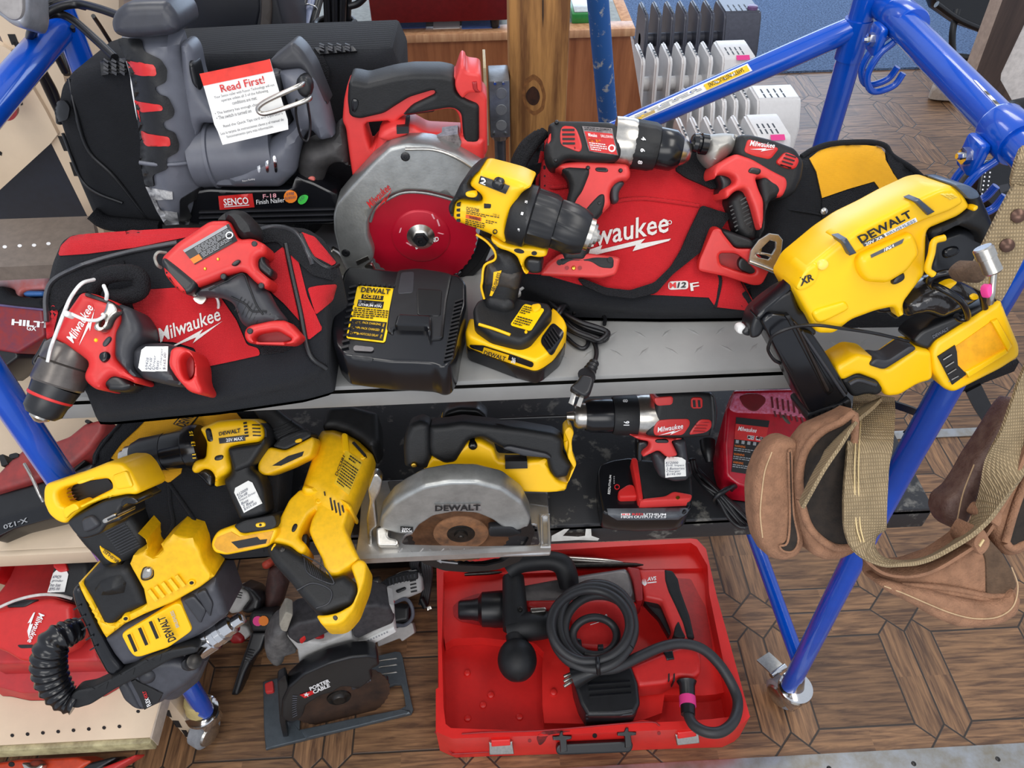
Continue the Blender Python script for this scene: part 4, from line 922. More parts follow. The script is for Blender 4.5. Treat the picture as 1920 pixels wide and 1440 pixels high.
# --- impact driver
f = FB.up(.050); f = Fr(1200, 500, p=FB.at(1200, 500, .055), n=nrm(45, 6))
thing('impact_driver', 'small red impact driver with a black nose resting across the left red bag', 'impact driver', f)
ib = P('body', '905 340 1000 250 1180 130 1290 128 1340 235 1420 228 1500 268 1502 320 1445 335 1445 400 1528 470 1500 522 1440 482 1370 412 1290 430 1170 480 1100 505 1050 555 980 500 920 420', RED, .03, None, .014)
P('nose', '1200 132 1238 85 1300 55 1372 68 1438 140 1458 200 1440 232 1362 246 1320 205 1285 135', BLK, .036, None, .034)
P('rear_cap', '902 352 930 332 1000 385 1112 478 1102 512 1060 552 1000 525 930 440', BLKP, .033, None, .01)
mlogo(955, 470, 1020, 530, 26, WINK, ib, bolt=False); decal('cap_face', '925 395 960 430 1040 520 1050 545 1000 520 935 440', RED, [o for o in CT.children if o.name.startswith('rear_cap')], .001)
gp = P('grip', '1110 505 1180 480 1290 432 1370 405 1440 465 1490 512 1545 610 1610 692 1570 715 1480 730 1395 740 1345 700 1305 592 1240 560 1170 552 1085 565', CHAR, .026, None, .022)
ptube('grip_line', '1175 520 1280 470 1365 430 1400 500 1440 600 1480 660', .0012, BLK, gp); ptube('grip_line', '1300 560 1380 600 1420 640 1500 640', .0012, BLK, gp)
rows('grip_texture', 1320, 640, 1360, 560, 20, 12, 9, 4, BLK, gp, lift=.0015)
P('battery_collar', '1372 755 1395 722 1530 692 1612 692 1705 790 1645 832 1560 828 1400 822 1376 795', RED, .028, None, .01, holes=['1420 790 1450 765 1560 748 1600 770 1650 800 1600 815 1440 815'])
P('socket_floor', '1415 790 1450 760 1570 745 1660 800 1600 820 1430 818', REDD, .004, .008, .002)
L = Lab('1030 298 1285 150 1335 245 1095 378', BLKP, ib, 'rating_label', .0012); L.rect(0, .0, .95, .16, GINK); L.lines(.2, .2, .95, .6, 6, GINK, 4); L.rect(.0, .62, .2, .95, OINK); L.lines(.24, .62, .9, .92, 4, GINK, 6)
decal('ul_mark', circ(1290, 215, 20), WINK, ib, .003, holes=[circ(1290, 215, 14)])
P('trigger', '1442 345 1475 312 1492 312 1482 350 1505 385 1538 410 1532 440 1515 455 1470 425 1440 400', BLKP, .018, None, .008)
P('direction_switch', '1295 380 1325 352 1350 350 1352 365 1325 388', BLKP, .034, 0, .002)
for x, y in ((1255, 445), (1468, 497), (1430, 262), (1405, 752)): screw(x, y, .0045, BLKP, tg=None) or P('screw_hole', circ(x, y, 17), BLKP, .0305, 0, .001, sm=0)
for x, y in ((1227, 348), (1154, 402)): P('brass_insert', circ(x, y, 12), BRS, .031, 0, .002, sm=0)
tube('zip_tie', [(935, 312, .0), (890, 310, .01), (872, 340, .01), (885, 380, .01), (905, 395, .0)], .002, mat('clear grey tie', (150,148,140), .4), seg=6)
tube('zip_tie', [(1160, 555, .0), (1215, 560, -.01), (1230, 600, -.02), (1225, 640, -.03)], .002, WHT, seg=6); P('belt_clip', '1080 562 1165 560 1150 590 1130 604 1100 590', SIL, .0, .01, .003)
# ================================================================ black charger with yellow label
v('F')
f = Fr(400, 1290, z=S1+.034, a=3)
thing('battery_charger', 'black battery charger with a yellow label and empty docking bay beside the yellow drill', 'charger', f)
ch = P('body', '150 775 180 742 300 750 440 765 560 758 700 775 790 790 828 835 830 960 800 1060 785 1130 768 1240 735 1300 690 1312 640 1292 540 1285 410 1282 280 1265 150 1248 100 1190 84 1100 100 980 125 870', BLKG, .030, .030, .0085)
P('base_plate', '100 1190 150 1255 410 1292 640 1300 690 1318 740 1300 770 1240 740 1180 120 1120', BLKP, .002, .012, .004, o=-.018)
L = Lab('212 768 430 785 366 1090 146 1064', mat('yellow label', (250,206,10), .35, var=0), ch, 'info_label', .0012, sm=1)
L.t('DEWALT', .12, .03, .86, .125, INK, .028); L.rect(.16, .155, .72, .235, INK); L.t('DCB115', .22, .165, .66, .225, YINK, .015)
L.rect(.1, .26, .76, .39, INK); L.rect(.12, .27, .74, .325, GINK); L.t('12V/20VMAX', .14, .275, .72, .318, INK, .01); L.t('LITHIUM ION', .14, .335, .72, .382, WINK, .02)
L.lines(.05, .41, .92, .60, 5, INK, 8, gap=.5); L.rect(.04, .63, .94, .97, INK)
for i, t in enumerate(('PACK CHARGING', 'PACK CHARGED', 'HOT/COLD DELAY')): L.rect(.08, .66+i*.105, .28, .71+i*.105, YINK); L.rect(.29, .67+i*.105, .31, .70+i*.105, YINK); L.t(t, .34, .665+i*.105, .80, .705+i*.105, YINK); L.rect(.85, .65+i*.105, .89, .72+i*.105, YINK)
dk = P('docking_bay', '452 772 560 762 700 782 752 796 722 950 702 1160 622 1165 615 1105 430 1100 430 1140 388 1112 402 1000 425 880', BLKP, .0335, 0, .004)
P('bay_floor', '470 790 545 785 540 905 448 912', CHAR, .0343, 0, .001); P('bay_floor', '555 880 700 890 690 1040 560 1035', mat('black inner plastic', (14,14,16), .3), .0345, 0, .002)
P('rail', '440 1090 455 1040 640 1050 640 1165 622 1165 618 1110 440 1105', BLKG, .040, 0, .003)
rows('contact', 487, 1052, 484, 1082, 25, 3, 5, 4, SIL, dk, lift=.006, th=.004)
skin('status_lens', '192 1104 305 1116 298 1140 186 1134', mat('smoked lens', (120,116,116), .25), ch, .002, .002, sm=1); skin('latch', '180 1156 300 1172 292 1198 176 1180', BLKP, ch, .002, .003)
rows('side_rib', 758, 862, 805, 846, -4.2, 22, 16, 9, BLKP, ch, lift=.004, th=.006); rows('side_rib', 165, 780, 205, 770, -4.5, 34, 11, 11, BLKP, ch, lift=.003, th=.005); rows('side_rib', 225, 752, 222, 765, 28, 2, 9, 12, BLKP, ch, lift=.004, th=.005)
P('rubber_foot', '690 1285 735 1270 738 1300 700 1312', BLKP, .0, .0265, .003, o=-.008)
# mains lead, bundled, with its plug
q = lambda x, y, z: Fr(x, y, z=z).p
tubew('power_cord', [q(720, 778, S1+.03), q(755, 730, S1+.012), q(820, 675, S1+.006), q(900, 640, S1+.006), q(1000, 640, S1+.012), q(1090, 690, S1+.02), q(1150, 760, S1+.02)], .003, CORD)
tubew('power_cord', [q(715, 768, S1+.02), q(770, 700, S1+.005), q(850, 650, S1+.004), q(930, 632, S1+.004), q(1010, 660, S1+.008)], .003, CORD)
for i, (dx, dy, zz) in enumerate(((0, 0, .02), (6, 18, .012), (-10, 30, .006), (14, 44, .004), (-4, 60, .010), (20, 10, .028), (30, 30, .020))):
    tubew('cord_loop', [q(1140+dx*.6, 735+dy*.5, S1+zz), q(1230+dx, 800+dy, S1+zz), q(1330+dx, 900+dy*.7, S1+zz), q(1440+dx, 960+dy, S1+zz), q(1560+dx*1.3, 1000+dy*1.1, S1+zz*.8), q(1622+dx*.5-i*4, 1030+dy*.7, S1+zz*.6+.003), q(1600-i*6, 1070+dy*.2, S1+zz*.5+.003), q(1540-dx, 1050+dy*.5, S1+zz*.6), q(1440-dx, 1010+dy*.4, S1+zz*.7), q(1350-dx, 930+dy*.8, S1+zz*.9)], .0032, CORD, seg=8, n=4)
tubew('cord_loop', [q(1230, 800, S1+.01), q(1290, 900, S1+.006), q(1340, 1000, S1+.004), q(1420, 1090, S1+.004), q(1480, 1120, S1+.004), q(1508, 1090, S1+.004), q(1490, 1040, S1+.006), q(1420, 980, S1+.012)], .0032, CORD, seg=8)
tubew('cord_loop', [q(1420, 920, S1+.01), q(1500, 905, S1+.006), q(1570, 915, S1+.005), q(1602, 950, S1+.005), q(1600, 985, S1+.006)], .003, CORD, seg=8)
tubew('cord_strap', [q(1330, 925, S1+.036), q(1350, 890, S1+.04), q(1385, 880, S1+.03), q(1400, 905, S1+.01)], .003, BLKP, seg=8); tubew('cord_strap', [q(1375, 880, S1+.036), q(1340, 935, S1+.034), q(1305, 960, S1+.01)], .003, BLKP, seg=8)
tubew('zip_tie', [q(1102, 808, S1+.035), q(1140, 780, S1+.045), q(1180, 750, S1+.045), q(1215, 752, S1+.035)], .0022, WHT, seg=6); P('zip_tie_head', '1098 795 1125 785 1135 812 1110 825', WHT, .006, None, .002, fr=Fr(1115, 805, z=S1+.042, a=30))
e1 = q(1545, 1195, S1+.006); tubew('cord_end', [q(1520, 1050, S1+.008), q(1548, 1100, S1+.005), q(1555, 1150, S1+.005), e1], .0034, CORD)
e2 = q(1500, 1275, S1+.010); e3 = q(1465, 1370, S1+.012)
pg = lathew('plug', e1, e2, [(0, .0045), (.1, .0075), (.2, .006), (.35, .0085), (.45, .0065), (.6, .0095), (.7, .008), (.85, .011), (1, .013)], CORD, seg=16)
pf = Fr(0, 0, p=e3, n=nrm(20)); P('plug_body', '1470 1262 1530 1275 1545 1300 1520 1375 1488 1392 1412 1350 1408 1332 1450 1300', CORD, .008, None, .005, fr=pf, par=pg)
for a in ('1418 1368 1440 1378 1425 1440 1398 1425', '1462 1388 1485 1392 1465 1450 1442 1440'): P('plug_blade', a, SIL, .001, None, .0005, fr=pf, sm=0, par=pg)
# ================================================================ yellow compact drill standing on its battery
p0 = atz(780, 290, S1+.205); p1 = atz(1572, 500, S1+.165); dd = p1-p0; h = np.array([dd[0], dd[1], 0]); h /= np.linalg.norm(h)
n = np.array([h[1], -h[0], 0]); n = n if n[1] < 0 else -n; n = n+np.array([0, 0, .22])
f = Fr(0, 0, p=(p0+p1)/2, n=n)
thing('drill_driver', 'yellow and black compact drill standing upright on its battery beside the charger', 'drill', f, loc=atz(1090, 1080, S1))
body = P('body', '832 200 860 148 905 118 1000 142 1110 172 1195 212 1130 250 1085 330 1060 420 1045 535 960 482 880 450 830 432 770 412 742 382 748 310 770 282 905 300 912 268 880 240', YEL, .036, None, .02)
P('black_frame', '714 330 750 275 790 190 850 135 905 116 860 155 832 210 905 250 908 300 795 282 762 300 748 385 735 385', BLK, .038, None, .016)
P('side_vent_panel', '815 240 870 240 885 262 868 275 820 268', YEL, .040, 0, .002); P('vent_window', '922 308 965 305 962 335 922 332', INK, .0365, 0, .001, sm=0)
L = Lab('905 150 1068 205 1045 250 893 190', BLKP, body, 'speed_selector', .0025); L.t('2', .05, .2, .24, .85, WINK, .02); P('speed_slider', '975 165 1040 185 1020 240 960 215', BLKG, .044, 0, .004)
lathe('gear_collar', ((1075, 350, 0), (1180, 380, 0)), [(0, .037), (.2, .041), (1, .041)], BLK, seg=40)
cl = lathe('clutch_ring', ((1140, 365, 0), (1325, 420, 0)), [(0, .0395), (.1, .0405), (.25, .041), (.3, .0385), (.85, .0375), (1, .034)], BLKP, seg=60, flute=(.28, .9, 5, .045))
lathe('chuck', ((1315, 415, 0), (1500, 478, 0)), [(0, .030), (.06, .034), (.5, .0345), (.8, .031), (1, .0265)], BLKP, seg=60, flute=(.05, .7, 6, .05))
lathe('chuck_nose', ((1490, 470, 0), (1578, 502, 0)), [(0, .0215), (.4, .0215), (.42, .0175), (.6, .0165), (.62, .011), (.8, .010), (.82, .006), (1, .004)], SIL, seg=32)
for t, x, y in (('1', 1142, 365), ('3', 1122, 455), ('5', 1165, 300)): txt(t, x, y+6, x+4, y-10, 14, WINK, cl, bold=.02)
L = Lab('822 318 1018 352 1002 482 812 432', None, body); L.t('DCD708', .02, .04, .38, .2, INK, .02); L.t('TYPE 10', .78, .12, .97, .22, INK); L.lines(.02, .22, .97, .38, 2, INK, 2); L.rect(.02, .42, .46, .58, mat('warning orange', (220,90,30), .5)); L.t('WARNING', .12, .44, .44, .56, INK, .02); L.lines(.02, .62, .60, .97, 4, INK, 9); L.lines(.6, .45, .95, .62, 2, INK, 11); decal('ul_mark', circ(985, 462, 13), INK, body, .002, holes=[circ(985, 462, 9)])
for i in range(4): P('vent_slot', [(768, 308+i*29), (788, 303+i*29), (788, 322+i*29), (768, 320+i*29)], INK, .0362, 0, .0, sm=0)
P('trigger_housing', '960 485 1045 535 1100 545 1190 548 1275 562 1278 602 1235 612 1170 600 1142 640 1142 685 1178 700 1152 708 1130 660 1105 600 1060 575 1005 560 960 520', YEL, .022, None, .008)
P('hole', circ(1205, 585, 16, 12), INK, .0225, 0, 0, sm=0); P('hole', circ(1120, 573, 30, 12, rot=.2), INK, .0225, 0, 0, sm=0)
P('trigger', '1168 605 1240 612 1252 640 1245 700 1180 702 1152 668 1150 625', BLKP, .013, None, .010)
gp = P('grip', '880 478 960 500 1020 570 1080 580 1120 630 1135 680 1118 780 1098 880 1070 912 985 915 925 885 905 850 905 740 930 645 985 615 975 570 930 520', BLK, .0235, None, .022)
P('grip_wrap', '915 745 940 640 1060 660 1130 700 1112 800 1010 790 930 775', mat('worn charcoal tape', (58,50,42), .5, c2=(34,32,32), sc=50), .0245, None, .02)
ptube('yellow_stripe', '878 478 940 520 985 575 985 620 925 655 912 740 908 780 925 840', .0018, YEL, gp, .001)
skin('brushless_badge', '978 690 1022 680 1000 760 968 824 955 822 972 760', YEL, gp, .002, .002, sm=0); qtext('BRUSHLESS', '965 790 1000 690 1020 695 985 800', INK, CT.children[-1] if False else gp, .015, lift=.004)
fz = Fr(1050, 1000, z=S1+.052, a=6)
ft = P('foot', '862 930 885 885 955 860 1085 868 1290 900 1308 945 1250 1015 1180 1100 1130 1118 1080 1108 960 1075 870 1010', BLK, .014, .012, .01, fr=fz)
P('foot_neck', '925 870 1080 880 1100 940 1040 960 935 930', BLK, .030, 0, .02, fr=fz)
ptube('yellow_stripe', '895 985 980 1012 1070 1045', .0022, YEL, ft, .001)
L = Lab('1150 870 1265 900 1185 1025 1068 990', mat('yellow label', (250,206,10)), ft, 'guide_label', .0015, sm=1); L.lines(.05, .08, .5, .45, 4, INK, 3); L.lines(.08, .55, .8, .95, 4, INK, 5); P('mode_button', '1180 925 1240 915 1245 950 1200 970', YEL, .020, 0, .004, fr=fz)
fb_ = Fr(1100, 1100, z=S1+.024, a=2)
bt = P('battery', '818 1080 842 1000 900 1010 1000 1060 1130 1110 1190 1095 1260 1010 1310 935 1375 1010 1388 1050 1368 1110 1310 1190 1250 1232 1210 1248 1100 1215 960 1165 830 1112', YEL, .020, .0235, .008, fr=fb_)
P('battery_base', '822 1098 900 1120 1100 1190 1205 1225 1255 1215 1365 1100 1385 1080 1350 1160 1255 1240 1212 1256 1090 1222 960 1172 832 1125', BLKG, .0, .0235, .003, fr=fb_)
skin('side_panel', '838 1098 920 1102 1100 1160 1205 1200 1195 1228 1085 1190 925 1140 850 1116', BLKG, bt, .0015, .002); L = Lab('925 1112 1066 1156 1056 1188 915 1144', YEL, bt, 'brand_label', .004); L.t('DEWALT', .08, .12, .94, .85, INK, .03)
qtext('2Ah', '1085 1165 1108 1172 1100 1200 1078 1192', WINK, bt, .02, lift=.005)
skin('release_button', '1246 1060 1300 985 1318 980 1370 1025 1368 1050 1312 1150 1295 1160 1242 1090', BLKG, bt, .0015, .003); rows('release_rib', 1262, 1062, 1300, 1120, 12, -14, 5, 5, BLK, bt, lift=.004, th=.004)
P('led_button', circ(1158, 1066, 11), YEL, .015, 0, .002, fr=fz, sm=0)
# ================================================================ right red bag and its two tools
v('G')
f = Fr(700, 1205, z=S1+.016, a=43); FB2 = f
thing('tool_bag', 'red nylon tool bag with large white script in the middle of the upper shelf', 'bag', f, loc=f.p)
rb = P('bag_body', '165 270 200 150 500 95 900 190 1120 260 1260 420 1320 560 1345 720 1330 800 1340 900 1405 1060 1470 1180 1400 1262 1100 1255 900 1250 600 1228 300 1195 60 1085 20 1010 60 850 165 640', BBAG, .028, 0, .03, gz=S1+.002, wave=(.007, 14, 9), s=.014)
skin('red_panel', '172 284 210 165 500 104 900 198 1115 268 1250 428 1308 565 1334 720 1320 800 1328 900 1390 1060 1452 1180 1430 1190 1400 1222 1220 1202 1180 1146 820 1128 600 1108 400 1068 200 1010 75 1000 75 860 172 640', RBAG, rb, .001, .003, sm=0); 0 and skin('black_base', '60 1010 200 1010 400 1070 600 1110 820 1130 1180 1148 1220 1205 1400 1225 1440 1190 1468 1182 1402 1258 1100 1250 900 1246 600 1224 300 1190 60 1080 30 1020', BBAG, rb, .002, .004, sm=0)
for i in range(3): ptube('zipper_strap', [(200-i*22, 150+i*10), (130-i*24, 230), (70-i*20, 320), (35-i*10, 400)], .008, WEB, None, fr=f.up(.03))
skin('black_side', '0 330 100 230 200 150 190 300 160 440 150 560 0 520', BBAG, rb, .003, .004)
ptube('piping', '190 270 165 400 160 560 170 700', .004, RBAG, rb)
skin('top_strap', '975 385 1000 320 1080 285 1200 300 1230 360 1250 480 1200 500 1110 460 1040 430', WEB, rb, .010, .012); skin('carry_handle', '1132 594 1306 650 1225 780 1110 890 960 1010 865 1120 720 1152 560 1132 430 1080 388 1030 440 1040 560 1088 700 1106 850 1058 950 960 1010 860 1052 760', WEB, rb, .009, .012)
ptube('pocket_seam', '560 600 640 565 780 552 950 570 1120 595', .003, RBAG, rb); ptube('pocket_seam', '160 480 240 485 330 480', .003, RBAG, rb); ptube('pocket_seam', '300 640 300 780 320 900 390 1000', .0025, RBAG, rb); ptube('pocket_seam', '1240 1000 1250 1060 1220 1200', .0025, BBAG, rb)
txt('Milwaukee', 330, 872, 945, 752, 122, THR, rb, bold=.012, sh=.25, name='embroidered_logo', lift=.003); decal('lightning_bolt', '330 905 540 832 530 858 798 792 770 822 952 792 940 806 722 868 742 832 505 888 480 884', THR, rb, .003, th=.003)
decal('registered_mark', circ(945, 695, 13), THR, rb, .003, holes=[circ(945, 695, 9)])
bd_ = skin('badge', '940 1050 1050 1045 1058 1060 1055 1095 945 1100 935 1085', THR, rb, .002, .002, sm=1); txt('M', 945, 1090, 985, 1088, 34, CRD, bd_, bold=.03); txt('12', 990, 1088, 1045, 1086, 34, INK, bd_, bold=.03, sh=.2); txt('F', 1072, 1108, 1125, 1100, 48, THR, rb, bold=.01, lift=.003)
# drill
f = Fr(400, 500, p=FB2.at(400, 500, .055), n=nrm(52, -4))
thing('drill_driver', 'red and black drill with a numbered clutch ring lying on the middle red bag', 'drill', f)
bk = P('motor_housing', '215 108 260 82 420 84 600 90 655 130 675 180 672 260 640 320 600 332 450 330 330 318 255 372 228 360 200 310 194 225 222 205 222 150', BLK, .034, None, .02)
P('vent_panel', '300 112 380 118 405 170 425 240 412 272 390 272 290 232 285 160', RED, .0355, 0, .003)
rows('vent_slot', 300, 140, 375, 140, 1, 27, 5, 13, INK, CT.children[-1] if False else [o for o in CT.children if o.name.startswith('vent_panel')], lift=.001)
P('side_vent', '240 150 245 170 240 235 212 235 212 200 225 160', RED, .030, 0, .006)
L = Lab('420 118 600 132 636 292 462 268', mat('silver label', (150,142,142)), bk, 'rating_label', .0018, sm=0); L.rect(.03, .2, .97, .98, CRD); L.t('Milwaukee', .12, .26, .42, .4, WINK, .01, .3); L.t('DRILL/DRIVER', .55, .28, .96, .38, WINK); L.rect(.08, .48, .5, .6, OINK); L.lines(.08, .62, .66, .95, 4, WINK, 8); L.lines(.05, .03, .95, .16, 2, INK, 3); decal('ul_mark', circ(598, 250, 22), WINK, bk, .003, holes=[circ(598, 250, 14)])
lathe('gearbox', ((610, 208, 0), (735, 222, 0)), [(0, .034), (.3, .0345), (.8, .0345), (1, .033)], SIL, seg=40)
cl = lathe('clutch_ring', ((722, 222, 0), (868, 246, 0)), [(0, .0325), (.05, .0345), (.8, .034), (1, .031)], BLK, seg=60, flute=(.04, .96, 6, .04))
lathe('chuck', ((860, 244, 0), (1010, 272, 0)), [(0, .027), (.05, .0285), (.7, .0285), (1, .0215)], BLKG, seg=60, flute=(.1, .6, 4, .03))
lathe('chuck_nose', ((1005, 270, 0), (1072, 282, 0)), [(0, .0205), (.5, .017), (.9, .0125), (1, .008)], SIL, seg=32)
for t, x, y in (('4', 800, 205), ('6', 795, 272), ('8', 780, 342)): qtext(t, [(x+4, y-20), (x+2, y+2), (x-26, y-2), (x-24, y-24)], WINK, cl, .03, lift=.002)
hd = P('handle', '240 362 300 335 420 322 560 330 700 345 716 400 700 440 640 445 600 480 585 530 595 590 540 645 480 700 440 760 380 760 340 680 335 600 370 480 310 390', CORAL, .022, None, .012)
P('grip', '288 372 330 352 470 360 478 400 455 460 430 520 395 565 375 625 322 640 330 560 350 480 330 420', BLK, .025, None, .016); P('grip_front', '428 620 470 570 525 515 562 518 566 580 545 640 490 700 450 760 400 760', BLK, .0245, None, .012)
P('handle_lower', '335 640 440 640 500 720 470 860 440 930 300 930 290 880 320 760', BLK, .023, None, .018)
P('trigger', '588 480 610 450 645 435 682 455 655 490 640 520 645 570 610 582 592 560', CHAR, .014, None, .010)
P('direction_switch', '498 362 575 365 580 395 500 390', BLKG, .0235, 0, .002)
for x, y in ((652, 382), (456, 366), (268, 92), (262, 320), (524, 578), (356, 598)): P('screw_head', circ(x, y, 13), BLKP, .0255 if y > 340 else .0345, 0, .002, sm=0)
tag('395 628 430 612 470 660 480 720', hd, ['1', '2'], hole=None) if False else P('price_tag', '392 640 402 622 425 615 450 640 482 700 478 720', PAP, .030, -.029, 0, sm=0)
bs = P('battery_foot', '196 960 215 935 290 880 420 875 560 892 620 898 655 912 628 1010 540 1030 380 1022 205 1015 165 1010', CORAL, .020, .03, .008)
P('foot_panel', '290 905 420 915 500 900 615 905 612 975 530 970 470 930 350 925 300 960 280 930', BLK, .0215, 0, .006)
P('brass_insert', circ(370, 968, 14), BRS, .0225, 0, .002, sm=0); 
for x in (330, 408): P('screw_hole', circ(x, 968, 12), REDD, .0215, 0, 0, sm=0)
for x, y in ((285, 935), (590, 918)): P('screw_hole', circ(x, y, 17), INK, .023, 0, 0, sm=0)
# impact driver
f = Fr(1400, 500, p=FB2.at(1400, 500, .040), n=nrm(54, 4))
thing('impact_driver', 'red and black impact driver with a silver nose and belt hook on the middle bag', 'impact driver', f)
nose = P('nose_cone', '1150 160 1165 162 1290 148 1372 156 1355 260 1205 372 1165 330 1140 290 1145 220', mat('satin steel', (172,170,164), .5, .8, var=.06), .032, None, .034)
lathe('bit_collet', ((1076, 214, .018), (1168, 228, .018)), [(0, .009), (.1, .0125), (.35, .0135), (.4, .011), (.55, .011), (.6, .0145), (1, .0145)], BLKG, seg=28)
bk = P('motor_housing', '1368 165 1435 165 1560 195 1700 248 1755 330 1742 430 1700 520 1640 558 1600 560 1540 470 1440 370 1345 300 1340 235', BLK, .035, None, .02)
rd = P('body', '1205 400 1225 350 1345 280 1440 310 1560 380 1650 425 1655 480 1625 545 1560 545 1530 440 1460 420 1480 490 1512 560 1512 680 1500 740 1482 738 1445 600 1400 492 1340 505 1285 562 1270 500 1345 455 1335 420 1285 402 1235 408 1215 440', CORAL, .0375, None, .010)
P('logo_panel', '1412 190 1500 215 1608 248 1550 322 1450 300 1386 272', RED, .0365, 0, .004); mlogo(1425, 235, 1575, 250, 32, WINK, [o for o in CT.children if o.name.startswith('logo_panel')])
vp = P('vent_panel', '1640 268 1700 290 1728 320 1702 378 1640 370 1578 335', RED, .0385, 0, .004); rows('vent_slot', 1640, 285, 1705, 305, -10, 21, 4, 9, INK, vp, lift=.001)
gp = P('grip', '1300 560 1345 505 1398 492 1440 560 1478 700 1482 740 1470 800 1400 800 1345 740 1325 640', BLK, .023, None, .018); rows('grip_rib', 1310, 600, 1400, 545, 6, 24, 8, 8, BLKP, gp, lift=.003, th=.004)
P('grip_back', '1482 450 1510 410 1600 455 1622 500 1600 545 1550 560 1525 640 1520 740 1480 800 1495 700 1510 600 1495 520', BLK, .0385, .02, .014)
P('trigger', '1225 410 1255 392 1300 400 1342 440 1340 490 1310 520 1260 512 1240 530 1255 470', BLKP, .018, None, .012); P('direction_switch', '1432 360 1500 372 1488 412 1410 395', BLKP, .0395, 0, .003)
fo = Fr(1350, 900, p=f.at(1350, 900, .0), n=nrm(62, -8))
P('battery_foot', '1115 975 1120 925 1205 730 1250 728 1270 760 1340 850 1440 850 1555 960 1545 985 1500 1070 1450 1075 1280 1020 1130 990', RED, .030, .02, .006, fr=fo, holes=['1240 880 1340 880 1400 920 1470 990 1440 1010 1340 985 1250 950'])
P('socket_floor', '1150 940 1230 860 1360 870 1490 980 1450 1030 1280 990 1160 960', REDD, .012, .0, .003, fr=fo); P('terminal_block', '1355 930 1380 900 1470 940 1490 990 1440 1010 1360 975', BLKP, .024, 0, .003, fr=fo)
P('foot_panel', '1255 740 1290 745 1445 800 1450 850 1340 848 1270 770', BLK, .032, .02, .008, fr=fo)
P('belt_hook', '1418 935 1430 868 1480 800 1545 760 1600 768 1625 800 1618 860 1580 992 1530 978 1470 950', SIL, .040, -.036, .001, fr=fo, sm=0, holes=['1500 850 1548 802 1582 812 1582 850 1560 886 1495 872', '1462 885 1520 892 1552 905 1540 918 1480 905'])
ptube('hook_fold', '1422 930 1500 960 1578 992', .003, SIL, None, fr=fo.up(.038))
# ================================================================ black and yellow bag at the back right
v('W')
f = Fr(1480, 535, z=S1+.03, a=44)
thing('tool_bag', 'black and yellow soft tool bag slumped at the right end of the upper shelf', 'bag', f, loc=f.p)
yb = P('bag_body', '1440 330 1490 292 1560 270 1640 266 1675 292 1705 325 1745 356 1760 420 1760 560 1740 660 1640 690 1500 640 1425 612 1408 560 1425 470 1440 400', BBAG, .03, .07, .03, wave=(.008, 13, 21), s=.014)
v('D')
skin('yellow_panel', '433 1102 500 1050 590 1022 700 1010 830 1012 932 1022 950 1060 958 1110 1010 1200 1080 1300 1165 1390 1150 1440 1010 1440 940 1340 880 1258 700 1310 520 1372 500 1280 480 1190', YBAG, yb, .003, .003, sm=0)
skin('mesh_pocket', '520 1378 700 1316 878 1262 940 1345 1005 1440 960 1600 800 1750 560 1700 520 1560', WEB, yb, .0025, .003, sm=0); skin('mesh_pocket', '955 1030 1000 1070 1110 1160 1240 1260 1300 1310 1160 1380 1060 1270 980 1140', WEB, yb, .002, .003)
ptube('piping', '380 1090 450 1040 560 1000 700 985 860 985 960 1010 1010 1080 1150 1170 1280 1290', .004, BBAG, yb)
v('H')
lathew('rivet', project([(463, 216)], yb, 0, None)[0], project([(463, 216)], yb, .006, None)[0], [(0, .005), (.7, .005), (1, .002)], SIL)
ptube('seam', '170 200 300 210 450 235 490 260', .0015, BBAG, yb); ptube('seam', '490 260 500 360 560 400 660 300', .003, BBAG, yb)
# ================================================================ yellow nailer leaning over the right end
v('H')
f = Fr(480, 1300, Y=.685, a=70)
thing('brad_nailer', 'yellow and black cordless nailer leaning at the right end against the blue leg', 'nailer', f, loc=f.p)
YN = mat('bright yellow plastic', (254,200,10), .33, var=.02, sc=20)
body = P('body', '303 622 358 520 540 372 660 292 800 225 920 160 1080 88 1150 78 1205 125 1240 190 1180 240 1012 310 1008 400 1002 545 930 640 885 700 892 770 862 786 838 722 740 742 610 790 520 862 430 862 368 740', YN, .042, None, .0125)
P('top_rail', '545 380 660 300 920 168 1080 95 1150 88 1190 130 1205 170 1130 215 1000 262 700 400 600 455', YN, .047, 0, .008)
P('raised_boss', '640 500 650 455 720 420 880 352 930 328 958 370 975 440 905 535 800 598 690 592 655 550', YN, .055, 0, .014)
P('lower_ridge', '400 760 420 735 540 700 580 690 600 720 590 740 470 800 430 810', YN, .046, 0, .005)
P('nose_guard', '310 625 360 525 430 480 445 540 420 600 350 640', YN, .044, 0, .006)
P('rear_grip', '1148 78 1170 70 1225 72 1290 112 1340 222 1382 325 1372 372 1302 402 1290 332 1180 290 1085 340 1024 372 1012 315 1180 240 1240 190 1205 125', BLK, .040, None, .018)
P('top_cap', '1150 78 1175 68 1228 74 1288 112 1292 145 1232 158 1200 120', mat('blue grey cap', (86,100,120), .3), .044, .02, .006)
P('frame_edge', '1008 310 1024 372 1040 380 1030 480 1045 550 1010 552 1002 545 1008 400', BLK, .044, 0, .005); ptube('yellow_edge', '1105 355 1050 375 1035 440 1015 520 1045 550', .004, YN, None, fr=f.up(.046)); P('yellow_clip', '1250 200 1270 182 1288 190 1275 210 1255 218', YN, .046, 0, .003)
P('inner_housing', '1020 380 1100 345 1200 310 1300 335 1345 370 1310 450 1230 510 1120 545 1035 560 1018 520 1035 440', mat('smoky black plastic', (36,38,42), .3), .02, None, .012)
P('inner_boss', '1090 420 1140 398 1180 400 1190 430 1150 460 1095 470', BLKG, .024, 0, .008)
